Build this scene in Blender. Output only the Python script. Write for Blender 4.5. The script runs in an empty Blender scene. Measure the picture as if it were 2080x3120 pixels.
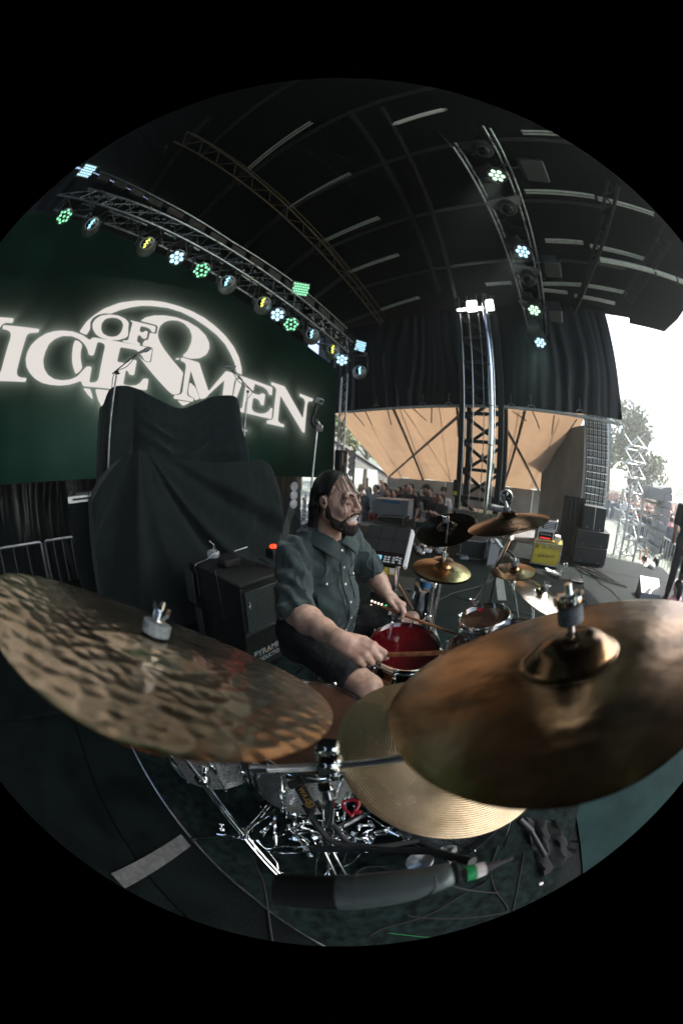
import bpy, math, random
import numpy as np
from mathutils import Vector, Matrix, Euler, Quaternion
R = math.radians
SC = bpy.context.scene
COL = SC.collection
random.seed(7)

# ---------------- camera ----------------
cam = bpy.data.cameras.new('camera')
cam_obj = bpy.data.objects.new('camera', cam)
COL.objects.link(cam_obj)
cam.type = 'PANO'                                # the photograph was taken through a circular fisheye lens
cam.panorama_type = 'FISHEYE_EQUISOLID'
cam.fisheye_lens = 10.8
cam.fisheye_fov = math.pi
cam.sensor_width = 36
cam.clip_start = .02
cam.clip_end = 2000
cam.dof.use_dof = True
cam.dof.focus_distance = 1.35
cam.dof.aperture_fstop = 9
cy, sy, cp, sp, cr, sr = (f(R(a)) for a in (40, -10, -2.5) for f in (math.cos, math.sin))
_M = (Matrix(((cy, -sy, 0), (sy, cy, 0), (0, 0, 1))) @ Matrix(((cp, 0, -sp), (0, 1, 0), (sp, 0, cp)))
      @ Matrix(((1, 0, 0), (0, cr, -sr), (0, sr, cr))))
_f, _l, _u = _M.col[0], _M.col[1], _M.col[2]
cam_obj.matrix_world = Matrix(((-_l[0], _u[0], -_f[0], 0), (-_l[1], _u[1], -_f[1], 0), (-_l[2], _u[2], -_f[2], 1.45), (0, 0, 0, 1)))
SC.camera = cam_obj

# ---------------- sky, sun, exposure ----------------
SUN_EL, SUN_AZ = 57, -52                         # azimuth counted from +X towards +Y
w = bpy.data.worlds.new('World'); SC.world = w; w.use_nodes = True
nt = w.node_tree
sky = nt.nodes.new('ShaderNodeTexSky'); sky.sky_type = 'NISHITA'; sky.sun_disc = False
sky.sun_elevation = R(SUN_EL); sky.sun_rotation = R(90 - SUN_AZ)
sky.dust_density = 4.5; sky.air_density = 1.0; sky.ozone_density = 1
bg = nt.nodes['Background']; bg.inputs[1].default_value = .15
nt.links.new(sky.outputs[0], bg.inputs[0])
sl = bpy.data.lights.new('sun', 'SUN'); sl.energy = 4.2; sl.angle = R(.6); sl.color = (1, .97, .91)
so = bpy.data.objects.new('sun', sl); COL.objects.link(so)
_d = Vector((math.cos(R(SUN_EL)) * math.cos(R(SUN_AZ)), math.cos(R(SUN_EL)) * math.sin(R(SUN_AZ)), math.sin(R(SUN_EL))))
so.rotation_euler = _d.to_track_quat('Z', 'Y').to_euler()
SC.view_settings.view_transform = 'Standard'; SC.view_settings.look = 'None'
SC.view_settings.exposure = 1.75; SC.view_settings.gamma = 1
SC.view_settings.use_curve_mapping = False
SC.render.image_settings.color_mode = 'RGB'
SC.cycles.use_denoising = True
SC.cycles.max_bounces = 8; SC.cycles.diffuse_bounces = 4; SC.cycles.glossy_bounces = 4
SC.cycles.transmission_bounces = 6; SC.cycles.transparent_max_bounces = 8
SC.cycles.sample_clamp_indirect = 4; SC.cycles.caustics_reflective = False; SC.cycles.caustics_refractive = False

# ---------------- materials ----------------
MATS = {}
def mat(name, col, rough=.6, metal=0, spec=.5, noise=0, nscale=8, bump=0, bscale=60, emit=None, estr=0, sheen=0, trans=0, alpha=1, sss=0, coat=0, col2=None, detail=4):
    m = bpy.data.materials.new(name); m.use_nodes = True
    n = m.node_tree; b = n.nodes['Principled BSDF']
    b.inputs['Base Color'].default_value = (*col, 1); b.inputs['Roughness'].default_value = rough
    b.inputs['Metallic'].default_value = metal; b.inputs['Specular IOR Level'].default_value = spec
    if coat: b.inputs['Coat Weight'].default_value = coat
    if trans: b.inputs['Transmission Weight'].default_value = trans
    if sss:
        b.inputs['Subsurface Weight'].default_value = sss; b.inputs['Subsurface Radius'].default_value = (.012, .005, .003); b.inputs['Subsurface Scale'].default_value = 1
    if sheen: b.inputs['Sheen Weight'].default_value = sheen; b.inputs['Sheen Roughness'].default_value = .5
    if emit: b.inputs['Emission Color'].default_value = (*emit, 1); b.inputs['Emission Strength'].default_value = estr
    tc = n.nodes.new('ShaderNodeTexCoord')
    if noise:
        nz = n.nodes.new('ShaderNodeTexNoise'); nz.inputs['Scale'].default_value = nscale; nz.inputs['Detail'].default_value = detail
        n.links.new(tc.outputs['Object'], nz.inputs['Vector'])
        mx = n.nodes.new('ShaderNodeMix'); mx.data_type = 'RGBA'
        c2 = col2 or tuple(min(1, c * (1 + noise)) for c in col)
        c1 = col if col2 else tuple(c * max(0, 1 - noise) for c in col)
        mx.inputs['A'].default_value = (*c1, 1); mx.inputs['B'].default_value = (*c2, 1)
        rp = n.nodes.new('ShaderNodeMapRange'); rp.inputs[1].default_value = .32; rp.inputs[2].default_value = .68
        n.links.new(nz.outputs[0], rp.inputs[0]); n.links.new(rp.outputs[0], mx.inputs['Factor']); n.links.new(mx.outputs['Result'], b.inputs['Base Color'])
    if bump:
        nb = n.nodes.new('ShaderNodeTexNoise'); nb.inputs['Scale'].default_value = bscale; nb.inputs['Detail'].default_value = 3
        n.links.new(tc.outputs['Object'], nb.inputs['Vector'])
        bp = n.nodes.new('ShaderNodeBump'); bp.inputs['Strength'].default_value = bump; bp.inputs['Distance'].default_value = .01
        n.links.new(nb.outputs[0], bp.inputs['Height']); n.links.new(bp.outputs[0], b.inputs['Normal'])
    MATS[name] = m
    return m
def emis(name, col, s):
    m = bpy.data.materials.new(name); m.use_nodes = True; n = m.node_tree
    n.nodes.remove(n.nodes['Principled BSDF']); e = n.nodes.new('ShaderNodeEmission')
    e.inputs[0].default_value = (*col, 1); e.inputs[1].default_value = s
    n.links.new(e.outputs[0], n.nodes['Material Output'].inputs[0]); MATS[name] = m
    return m
M = MATS
mat('black_metal', (.012, .013, .013), .45, 0, .5)
mat('black_paint', (.014, .016, .016), .5, noise=.4, nscale=20)
mat('black_rubber', (.012, .012, .012), .7)
mat('dark_carpet', (.010, .012, .012), .9, bump=.5, bscale=300)
mat('chrome', (.84, .89, .88), .09, 1, noise=.1, nscale=60)
mat('steel', (.5, .52, .52), .3, 1, noise=.25, nscale=30)
mat('galv', (.42, .44, .43), .42, 1, noise=.3, nscale=14)
mat('alu', (.62, .63, .62), .35, 1, noise=.2, nscale=20)
mat('dark_alu', (.12, .12, .115), .4, 1, noise=.3, nscale=20)
mat('white_plastic', (.72, .72, .7), .4)
mat('grey_plastic', (.22, .23, .23), .45)
mat('yellow', (.62, .47, .035), .5, noise=.12, nscale=6)
mat('wood', (.25, .10, .035), .45, noise=.5, nscale=40)
mat('red_light', (.4, .01, .005), .3, emit=(1, .04, .01), estr=.9)
mat('red_plastic', (.5, .01, .025), .3)
mat('green_tape', (.01, .28, .08), .5, noise=.3, nscale=60)
mat('white_tape', (.55, .52, .48), .6, noise=.2, nscale=80)
mat('clear', (.9, .95, .95), .05, trans=.95)
mat('blue_label', (.04, .16, .3), .4)

# ---------------- mesh helper ----------------
import bmesh
EYE = Vector((0, 0, 1.45))
def fix_normals(me, off):                             # closed pieces outwards, open sheets towards the room
    if len(me.polygons) > 40000: return
    bm = bmesh.new(); bm.from_mesh(me); bmesh.ops.recalc_face_normals(bm, faces=bm.faces); bm.faces.ensure_lookup_table(); seen = set()
    for f0 in bm.faces:
        if f0.index in seen: continue
        st = [f0]; seen.add(f0.index); isl = []; open_ = False
        while st:
            f = st.pop(); isl.append(f)
            for e in f.edges:
                if len(e.link_faces) < 2: open_ = True
                for q in e.link_faces:
                    if q.index not in seen: seen.add(q.index); st.append(q)
        if open_:
            s = 0.0
            for f in isl: s += (EYE - off - f.calc_center_median()).normalized().dot(f.normal) * f.calc_area()
            if s < 0: bmesh.ops.reverse_faces(bm, faces=isl)
        else:
            s = 0.0
            for f in isl: s += f.calc_center_median().dot(f.normal) * f.calc_area()
            if s < 0: bmesh.ops.reverse_faces(bm, faces=isl)
    bm.to_mesh(me); bm.free(); me.update()
class MB:
    def __init__(s): s.v = []; s.f = []
    def add(s, vs, fs):
        o = len(s.v); s.v += [tuple(map(float, a)) for a in vs]; s.f += [tuple(i + o for i in f) for f in fs]
    def box(s, c, size, rot=None, taper=1, bev=0):
        hx, hy, hz = (a / 2 for a in size)
        if bev:
            b = min(bev, hx * .9, hy * .9, hz * .9); vs = []; 
            for z, k in ((-hz, b), (-hz + b, 0), (hz - b, 0), (hz, b)):
                for x, y in ((-hx + k + (b if not k else 0), -hy + k), (hx - k - (b if not k else 0), -hy + k), (hx - k, -hy + k + (b if not k else 0)), (hx - k, hy - k - (b if not k else 0)),
                             (hx - k - (b if not k else 0), hy - k), (-hx + k + (b if not k else 0), hy - k), (-hx + k, hy - k - (b if not k else 0)), (-hx + k, -hy + k + (b if not k else 0))):
                    vs.append((x, y, z))
            fs = [tuple(range(7, -1, -1)), tuple(range(24, 32))]
            for r in range(3):
                for i in range(8): fs.append((r * 8 + i, r * 8 + (i + 1) % 8, r * 8 + 8 + (i + 1) % 8, r * 8 + 8 + i))
        else:
            vs = [(x * (taper if z > 0 else 1), y * (taper if z > 0 else 1), z) for z in (-hz, hz) for x, y in ((-hx, -hy), (hx, -hy), (hx, hy), (-hx, hy))]
            fs = [(3, 2, 1, 0), (4, 5, 6, 7), (0, 1, 5, 4), (1, 2, 6, 5), (2, 3, 7, 6), (3, 0, 4, 7)]
        m = rot if rot is not None else Matrix.Identity(3)
        c = Vector(c)
        s.add([m @ Vector(a) + c for a in vs], fs)
        return s
    def tube(s, p0, p1, r, n=8, r1=None, cap=True):
        return s.path([p0, p1], [r, r if r1 is None else r1], n, cap)
    def path(s, pts, r, n=8, cap=True, closed=False):
        pts = [Vector(p) for p in pts]; N = len(pts)
        rs = list(r) if isinstance(r, (list, tuple)) else [r] * N
        up = None; vs = []
        for i, p in enumerate(pts):
            if closed: t = pts[(i + 1) % N] - pts[i - 1]
            else: t = pts[min(i + 1, N - 1)] - pts[max(i - 1, 0)]
            if t.length < 1e-9: t = Vector((0, 0, 1))
            t.normalize()
            if up is None: up = t.orthogonal().normalized()
            up = (up - t * up.dot(t))
            if up.length < 1e-6: up = t.orthogonal()
            up.normalize(); q = t.cross(up)
            for k in range(n):
                a = 2 * math.pi * k / n
                vs.append(p + (up * math.cos(a) + q * math.sin(a)) * rs[i])
        fs = []
        for i in range(N if closed else N - 1):
            j = (i + 1) % N
            for k in range(n): fs.append((i * n + k, i * n + (k + 1) % n, j * n + (k + 1) % n, j * n + k))
        if cap and not closed: fs += [tuple(range(n - 1, -1, -1)), tuple((N - 1) * n + k for k in range(n))]
        s.add(vs, fs); return s
    def lathe(s, prof, c=(0, 0, 0), axis=(0, 0, 1), n=32, xref=None, cap=True):
        ax = Vector(axis).normalized(); u = Vector(xref) if xref else ax.orthogonal(); u = (u - ax * u.dot(ax)).normalized(); q = ax.cross(u); c = Vector(c)
        vs = []; fs = []
        for r, h in prof:
            for k in range(n):
                a = 2 * math.pi * k / n
                vs.append(c + ax * h + (u * math.cos(a) + q * math.sin(a)) * r)
        for i in range(len(prof) - 1):
            for k in range(n): fs.append((i * n + k, i * n + (k + 1) % n, (i + 1) * n + (k + 1) % n, (i + 1) * n + k))
        if cap and prof[0][0] > .002: fs.append(tuple(range(n - 1, -1, -1)))
        if cap and prof[-1][0] > .002: fs.append(tuple((len(prof) - 1) * n + k for k in range(n)))
        s.add(vs, fs); return s
    def cyl(s, c, axis, r, h, n=20, bev=0):
        b = bev or min(r, h) * .06
        return s.lathe([(r - b, -h / 2), (r, -h / 2 + b), (r, h / 2 - b), (r - b, h / 2)], c, axis, n)
    def ball(s, c, r, n=10, sc=(1, 1, 1)):
        pr = [(max(1e-4, math.sin(math.pi * i / n)), -math.cos(math.pi * i / n)) for i in range(n + 1)]
        o = len(s.v); s.lathe(pr, (0, 0, 0), (0, 0, 1), n + 4)
        for i in range(o, len(s.v)): a = s.v[i]; s.v[i] = (c[0] + a[0] * r * sc[0], c[1] + a[1] * r * sc[1], c[2] + a[2] * r * sc[2])
        return s
    def poly(s, pts, thick=None):
        pts = [Vector(p) for p in pts]; n = len(pts)
        if thick is None: s.add(pts, [tuple(range(n))])
        else:
            t = Vector(thick); s.add(pts + [p + t for p in pts], [tuple(range(n - 1, -1, -1)), tuple(range(n, 2 * n))] + [(i, (i + 1) % n, n + (i + 1) % n, n + i) for i in range(n)])
        return s
    def grid(s, P):                                   # P[i][j] points
        a = len(P); b = len(P[0]); s.add([p for row in P for p in row], [(i * b + j, i * b + j + 1, (i + 1) * b + j + 1, (i + 1) * b + j) for i in range(a - 1) for j in range(b - 1)]); return s
    def build(s, name, m, parent=None, smooth=True, label=None, local=False):
        o = Vector((0, 0, 0))
        if parent is not None and not local: o = world_loc(parent)
        me = bpy.data.meshes.new(name); me.from_pydata([(a[0] - o.x, a[1] - o.y, a[2] - o.z) for a in s.v], [], s.f); me.validate(); me.update(); fix_normals(me, o)
        me.materials.append(M[m] if isinstance(m, str) else m)
        if smooth:
            me.polygons.foreach_set('use_smooth', [True] * len(me.polygons))
            try: me.set_sharp_from_angle(angle=R(38))
            except Exception: pass
        ob = bpy.data.objects.new(name, me); COL.objects.link(ob)
        if parent is not None: ob.parent = parent
        if label: ob['label'] = label
        return ob
def world_loc(o):
    v = Vector((0, 0, 0))
    while o is not None: v += o.location; o = o.parent
    return v
def tag(o, label=None, cat=None, group=None, kind=None):
    for k, v in (('label', label), ('category', cat), ('group', group), ('kind', kind)):
        if v: o[k] = v
    return o
def thing(name, label, cat, loc=(0, 0, 0), rotz=0, group=None):
    o = bpy.data.objects.new(name, None); COL.objects.link(o); o.location = loc; o.rotation_euler = (0, 0, rotz); o.empty_display_size = .1
    return tag(o, label, cat, group)
def single(name, mb, m, label, cat, group=None, origin=None, smooth=True):    # a thing that is one mesh
    ob = mb.build(name, m, None, smooth)
    if origin is None:
        origin = (sum(v[0] for v in mb.v) / len(mb.v), sum(v[1] for v in mb.v) / len(mb.v), min(v[2] for v in mb.v))
    ob.data.transform(Matrix.Translation(-Vector(origin))); ob.location = origin
    return tag(ob, label, cat, group)
def struct(name, mb, m, smooth=False, kind='structure'):
    ob = mb.build(name, m, None, smooth); ob['kind'] = kind; return ob
def copy_tree(o, parent=None):
    c = o.copy(); COL.objects.link(c)
    if parent is not None: c.parent = parent
    for ch in list(o.children): copy_tree(ch, c)
    return c
def text_mesh(txt, size, extrude=.0006, shear=0, space=1):
    cu = bpy.data.curves.new('t', 'FONT'); cu.body = txt; cu.size = size; cu.extrude = extrude; cu.shear = shear; cu.align_x = 'CENTER'; cu.align_y = 'CENTER'; cu.space_character = space; cu.resolution_u = 3
    o = bpy.data.objects.new('t', cu); COL.objects.link(o)
    bpy.context.view_layer.update()
    me = bpy.data.meshes.new_from_object(o.evaluated_get(bpy.context.evaluated_depsgraph_get()))
    bpy.data.objects.remove(o); return me
def lettering(txt, size, pos, xdir, ydir, m, parent, name='lettering', shear=0, space=1, width=None):
    me = text_mesh(txt, size, shear=shear, space=space)
    if width:
        xs = [v.co.x for v in me.vertices]; k = width / (max(xs) - min(xs)); me.transform(Matrix.Diagonal((k, 1, 1, 1)))
    x = Vector(xdir).normalized(); z = x.cross(Vector(ydir)).normalized(); y = z.cross(x)
    mw = Matrix(((x.x, y.x, z.x, pos[0]), (x.y, y.y, z.y, pos[1]), (x.z, y.z, z.z, pos[2]), (0, 0, 0, 1)))
    if parent is not None: mw = Matrix.Translation(-world_loc(parent)) @ mw
    me.transform(mw); me.materials.append(M[m]); ob = bpy.data.objects.new(name, me); COL.objects.link(ob)
    if parent is not None: ob.parent = parent
    return ob
def frame(z, x=None):
    z = Vector(z).normalized(); x = Vector(x) if x is not None else z.orthogonal(); x = (x - z * x.dot(z)).normalized(); y = z.cross(x)
    return Matrix((x, y, z)).transposed()
def lerp(a, b, t): return tuple(a[i] + (b[i] - a[i]) * t for i in range(len(a)))
def interp(pts, t):                                  # t in 0..1 along polyline (by index)
    n = len(pts) - 1; i = min(int(t * n), n - 1); return lerp(pts[i], pts[i + 1], t * n - i)
def smoothline(pts, n):                              # catmull-rom
    P = [Vector(p) for p in pts]; P = [P[0] * 2 - P[1]] + P + [P[-1] * 2 - P[-2]]; out = []
    segs = len(P) - 3
    for i in range(n):
        t = i / (n - 1) * segs; k = min(int(t), segs - 1); u = t - k; a, b, c, d = P[k:k + 4]
        out.append(.5 * ((2 * b) + (c - a) * u + (2 * a - 5 * b + 4 * c - d) * u * u + (3 * b - a - 3 * c + d) * u ** 3))
    return out

# ================= large structure =================
GZ = -1.0                                            # ground; the stage floor is z = 0
mat('ground', (.15, .17, .14), .9, noise=.25, nscale=.6, bump=.3, bscale=6)
mat('asphalt', (.11, .11, .108), .85, noise=.25, nscale=3, bump=.3, bscale=120)
mat('paint_white', (.65, .65, .62), .6)
mat('hill', (.055, .075, .05), .95, noise=.4, nscale=.08)
mat('grass', (.10, .12, .05), .95, noise=.3, nscale=.15)
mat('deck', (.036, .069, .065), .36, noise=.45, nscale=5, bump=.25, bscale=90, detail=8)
mat('deck_shaded', (.0030, .0066, .0060), .7, spec=.15, noise=.6, nscale=5, bump=.25, bscale=90, detail=8)  # darker copy of the deck, left-side shade and vignette put into its colour
mat('deck_frame', (.25, .26, .26), .4, 1)
mat('carpet', (.0085, .0185, .0172), .85, spec=.15, noise=.85, nscale=26, bump=.7, bscale=420, detail=6)
mat('deck_sheet', (.018, .040, .040), .9, spec=.08, noise=.25, nscale=4)
mat('floor_tape', (.15, .155, .15), .55, noise=.3, nscale=25)
mat('canopy', (.0028, .0038, .0036), .75, spec=.06, noise=.3, nscale=2, bump=.2, bscale=5)
mat('curtain', (.0045, .0068, .0066), .42, spec=.3, noise=.3, nscale=9, bump=.25, bscale=25)
mat('satin', (.010, .0145, .014), .28, spec=.8, noise=.3, nscale=9, bump=.35, bscale=40)
mat('scrim', (.075, .082, .078), .8, noise=.25, nscale=1.2)
mat('tent_wall', (.20, .20, .185), .85, noise=.2, nscale=1.5, bump=.3, bscale=4)

g = MB(); g.box((40, -60, GZ - .5), (1800, 1800, 1)); struct('ground', g, 'ground')
g = MB(); g.box((16, 7, GZ - .04), (22, 14, .1)); struct('backstage_pavement', g, 'asphalt')
for i in range(6):
    g = MB(); g.box((8.2 + i * 1.5, 8.5, GZ + .014), (.1, 7, .004)); ob = g.build('parking_line', 'paint_white'); ob['kind'] = 'structure'
# far hills
g = MB(); P = []
for i in range(30):
    a = R(-85 + i * 4.6); row = []
    for j, (rad, h) in enumerate(((110, 0), (150, 5), (200, 13), (260, 9))):
        row.append((rad * math.cos(a), rad * math.sin(a), GZ - .1 + h * (.45 + .35 * math.sin(i * .9 + j) + .2 * math.sin(i * 2.3))))
    P.append(row)
g.grid(P); struct('hills', g, 'hill', True)

# stage floor: slab plus deck panels
g = MB(); g.box((-.2, 1.2, -.55), (13.4, 6.3, .86)); floor = struct('stage_floor', g, 'black_paint')
pm = MB(); pm.box((0, 0, 0), (1.212, 2.43, .06), bev=.004); proto = None
for i in range(11):
    for j in range(-1, 2):
        y0 = .46 + j * 2.44
        sy_ = 2.43
        if proto is None:
            proto = pm.build('deck_panel', 'deck', floor, smooth=False, local=True); ob = proto
        else: ob = proto.copy(); COL.objects.link(ob); ob.parent = floor
        if -6.0 + i * 1.22 < 0: ob.material_slots[0].link = 'OBJECT'; ob.material_slots[0].material = M['deck_shaded']  # left panels take the deck copy with shade in its colour
        ob.location = (-6.0 + i * 1.22, y0 + .0, -.031 + .0015 * ((i * 7 + j * 3) % 3 - 1))
g = MB()
for i in range(1, 11): g.box((-6.61 + i * 1.22, -1.99, -.05), (1.2, .03, .09))
g.build('stage_edge_trim', 'alu', floor, smooth=False)
g = MB(); g.poly([(-.17, 1.95, .004), (-.17, .2, .004), (-.24, -.92, .004), (.86, -.80, .004), (2.35, -.62, .004), (2.3, 1.95, .004)][::-1], (0, 0, .006)); ob = struct('drum_carpet', g, 'carpet')
g = MB(); g.path([(-.17, 1.95, .008), (-.168, .2, .008), (-.24, -.92, .008)], .006, 5); ob = g.build('carpet_edging', 'steel', ob)
for pts, lab in (([(-.20, .555), (-.20, .63), (-.70, .51), (-.68, .42)], 'grey gaffer tape strip on the dark deck left of the drum carpet'), ([(4.57,0.765), (3.343,0.426), (3.403,0.326), (4.65,0.656)], 'pale tape strip on the stage floor under the hi-hat and splash')):
    g = MB(); g.poly([(x, y, .006) for x, y in pts], (0, 0, .002))
    single('floor_tape', g, 'floor_tape', lab, 'tape', smooth=False)
g = MB(); g.poly([(.42, -1.02, .004), (.87, -.80, .004), (1.5, -.75, .004), (1.5, -1.9, .004), (.3, -1.9, .004)], (0, 0, .004)); g2 = g.build('bare_deck_sheet', 'deck_sheet', floor, smooth=False)

# ---------------- stage roof ----------------
roof = thing('stage_roof', 'dark sloping stage roof with pale purlins and trusses overhead', 'stage roof', (0, 0, 9))
def rz(x, off=0): return 5.45 - off + (6.5 - x) * .48
def roofpt(x, y, off=0): return (x, y, rz(x, off))
g = MB(); P = []
for i in range(24):
    x = -7 + i * 13.7 / 23; row = []
    for j in range(16):
        y = -2.35 + j * 9.1 / 15
        row.append((x, y, rz(x) + .03 * math.sin(i * 1.9) * math.sin(j * 1.3)))
    P.append(row)
g.grid(P)
g.grid([[(p[0], p[1], p[2] + .12) for p in r] for r in P]); g.build('canopy', 'canopy', roof)
# front valance, sagging to a point; unseen part lengthened to shade the stage
g = MB(); F = [(-7, -5.6), (-3, -5.5), (1, -5.4), (4.2, -5.2), (5.6, -4.2), (6.38, -3.74), (6.83, -3.36), (6.7, -2.8), (6.554, -2.29)]
g.grid([[(x, -2.27 - (-2.27 - y) * t, rz(x, .02)) for t in (0, .33, .66, 1)] for x, y in F]); g.build('canopy_flap', 'canopy', roof)
def rail_pair(p0, p1, w=.03, gap=.062, m='alu', name='roof_purlin'):
    g = MB()
    for s in (-1, 1):
        a = Vector(p0) + Vector((s * gap / 2, 0, 0)); b = Vector(p1) + Vector((s * gap / 2, 0, 0))
        d = (b - a); q = frame(d, (0, 0, 1)); g.box((a + b) / 2, (w, w, d.length), q)
    return g.build(name, m, roof, smooth=False)
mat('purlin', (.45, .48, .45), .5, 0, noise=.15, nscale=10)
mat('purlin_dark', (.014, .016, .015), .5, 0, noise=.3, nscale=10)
for a, b in (((1.417,4.051,7.77), (1.355,2.193,7.8)), ((2.792,4.106,7.11), (2.771,2.46,7.12)), ((3.902,4.1,6.577), (3.895,2.632,6.581)), ((4.875,4.172,6.11), (4.843,2.784,6.126)), ((6.137,4.153,5.504), (6.023,2.943,5.559))):
    rail_pair(a, b, m='purlin')
for a, b in (((3.916,-0.426,6.57), (3.92,-1.83,6.569)), ((3.944,-1.896,6.557), (3.974,-3.165,6.542)), ((4.954,-0.449,6.072), (4.948,-1.279,6.075)), ((4.997,-1.426,6.051), (5.056,-2.756,6.023)),
             ((5.924,1.213,5.607), (5.921,0.605,5.608)), ((5.955,-0.091,5.591), (5.924,-1.082,5.607)), ((5.924,-1.082,5.607), (5.958,-2.17,5.59)), ((6.038,-0.054,5.472), (6.078,-0.657,5.452)), ((6.135,-0.814,5.425), (6.205,-1.828,5.392)),
             ((2.685,-0.985,7.161), (2.662,-1.745,7.172))):
    rail_pair(a, b, .035, .075, m='purlin')
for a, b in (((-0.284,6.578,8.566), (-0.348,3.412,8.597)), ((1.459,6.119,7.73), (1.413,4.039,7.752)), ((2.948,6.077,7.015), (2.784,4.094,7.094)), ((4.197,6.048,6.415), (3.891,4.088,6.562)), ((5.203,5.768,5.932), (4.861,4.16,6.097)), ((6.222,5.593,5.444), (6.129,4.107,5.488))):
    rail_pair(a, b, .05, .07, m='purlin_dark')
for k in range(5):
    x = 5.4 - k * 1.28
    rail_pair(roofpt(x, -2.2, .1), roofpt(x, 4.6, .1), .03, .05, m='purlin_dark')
def lattice_truss(parent, a0, a1, b0, b1, r, n, m, names=('truss_chord', 'truss_lattice'), rb=None):    # two chords plus a zigzag
    g = MB(); g.tube(a0, a1, r, 7); g.build(names[0], m, parent)
    g = MB(); g.tube(b0, b1, r, 7); g.build(names[0], m, parent)
    g = MB()
    for i in range(n):
        t0, t1 = i / n, (i + 1) / n
        g.tube(lerp(a0, a1, t0), lerp(b0, b1, (t0 + t1) / 2), rb or r * .55, 5); g.tube(lerp(b0, b1, (t0 + t1) / 2), lerp(a0, a1, t1), rb or r * .55, 5)
    return g.build(names[1], m, parent)
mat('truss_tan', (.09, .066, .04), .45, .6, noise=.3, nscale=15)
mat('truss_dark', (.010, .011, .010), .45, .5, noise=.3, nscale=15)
lattice_truss(roof, (-0.523,3.934,8.521), (6.36,4.19,5.217), (-0.591,4.07,8.104), (6.029,4.023,4.926), .022, 13, 'truss_tan')
lattice_truss(roof, (-0.318,3.958,8.502), (6.25,4.064,5.35), (-0.523,3.934,8.521), (6.36,4.19,5.217), .014, 1, 'truss_tan')
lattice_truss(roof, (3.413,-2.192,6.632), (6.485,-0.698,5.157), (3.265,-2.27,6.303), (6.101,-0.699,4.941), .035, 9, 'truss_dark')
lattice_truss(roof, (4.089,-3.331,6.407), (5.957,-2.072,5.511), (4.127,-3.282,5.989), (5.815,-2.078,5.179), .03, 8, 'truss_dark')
for p0, p1 in (((1.49,1.451,7.555), (5.823,2.32,5.475)), ((1.629,0.935,7.488), (6.016,2.017,5.382))):
    g = MB(); g.tube(p0, p1, .05, 6); g.tube(lerp(p0, p0, 0), lerp(p1, p1, 0), .03, 6); g.build('ridge_beam', 'truss_dark', roof)
g = MB(); g.tube((4.912,-1.425,5.612), (4.928,-3.546,5.605), .06, 14); pipe = g.build('front_pipe', 'purlin', roof)
for q in ((4.909,-1.445,5.614), (4.941,-2.765,5.598), (4.937,-3.351,5.6)): g = MB(); g.cyl(q, (0, 1, 0), .075, .05, 14); g.build('pipe_clamp', 'black_metal', pipe)
for a, b in (((2.174,2.451,7.426), (3.239,1.91,6.915)), ((4.135,3.794,6.485), (5.99,2.577,5.595)), ((1.702,2.783,7.653), (3.318,2.629,6.877))): g = MB(); g.tube(a, b, .008, 4); g.build('bracing_wire', 'truss_dark', roof)
# tube work light under the ridge
t = thing('tube_light', 'unlit greenish white tube lamp hanging alone under the dark roof', 'tube light', (2.04,0.522,7.241))
a, b = (2.049,0.967,7.237), (2.002,0.058,7.259)
g = MB(); g.tube(a, b, .045, 12); g.build('tube', 'white_plastic', t)
for p in (a, b):
    g = MB(); g.cyl(p, Vector(b) - Vector(a), .03, .12, 10); g.build('end_cap', 'alu', t)

# ---------------- curtains ----------------
from mathutils import noise as mnoise
def curtain(name, x0, x1, top, bot, fold, nfold, mm, label, cat, axis='x', pos=0, seed=1, ny=14, nx=None, rootfold=.6):
    rnd = random.Random(seed); ph = [rnd.uniform(0, 6.28) for _ in range(8)]; nx = nx or nfold * 8
    g = MB(); P = []
    for i in range(nx + 1):
        u = i / nx; s = x0 + (x1 - x0) * u; row = []
        for j in range(ny + 1):
            v = j / ny; zt = top(u); zb = bot(u); z = zt + (zb - zt) * v
            amp = fold * (rootfold + (1 - rootfold) * v)
            q = s * (nfold / max(abs(x1 - x0), .1)); q += .9 * mnoise.noise(Vector((s * .7, z * .35, seed))) + .35 * mnoise.noise(Vector((s * 2.1, z * .8, seed + 3)))
            k_ = .35 + .65 * abs(mnoise.noise(Vector((s * .8, z * .25, seed + 9)))) * 1.8
            d = amp * k_ * (1.6 * abs(math.sin(q * 3.1416)) ** .7 + .5 * math.sin(q * 7.3 + ph[2])) + amp * 1.3 * mnoise.noise(Vector((s * 1.1, z * .9, seed + 20)))
            dg = math.sin((s * .9 + z * 1.1) * 5 + ph[4]); d += .5 * amp * max(0, mnoise.noise(Vector((s * .5, z * .5, seed + 30)))) * dg * 2
            row.append((s, pos + d, z) if axis == 'x' else (pos + d, s, z))
        P.append(row)
    g.grid(P); return single(name, g, mm, label, cat, origin=None)
side = thing('stage_curtain', 'black side curtain with pale hem pipe hanging above the brown tent', 'curtain', (6.5, 1.9, 2.77))
c1 = curtain('drape', 6.7, -1.57, lambda u: 5.35, lambda u: 2.79 - .03 * math.cos(u * 3.1), .05, 26, 'curtain', None, None, 'y', 6.52, 5, 18, 260, .5)
c1.parent = side; c1.location -= side.location
g = MB(); g.path([(6.49, 5.36, 2.75), (6.49, 3, 2.79), (6.49, 1.2, 2.81), (6.49, -.3, 2.76), (6.49, -1.53, 2.71)], .035, 10); g.build('hem_pipe', 'purlin', side)
for y in (4.4, 3.1, 2.45, 1.0, .55, -.55):
    g = MB(); g.path([(6.44, y - .08, 2.83), (6.44, y - .05, 2.87), (6.44, y + .05, 2.87), (6.44, y + .08, 2.83)], .008, 5); g.tube((6.44, y, 2.87), (6.46, y, 3.1), .004, 4); g.build('hook', 'alu', side)
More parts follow.
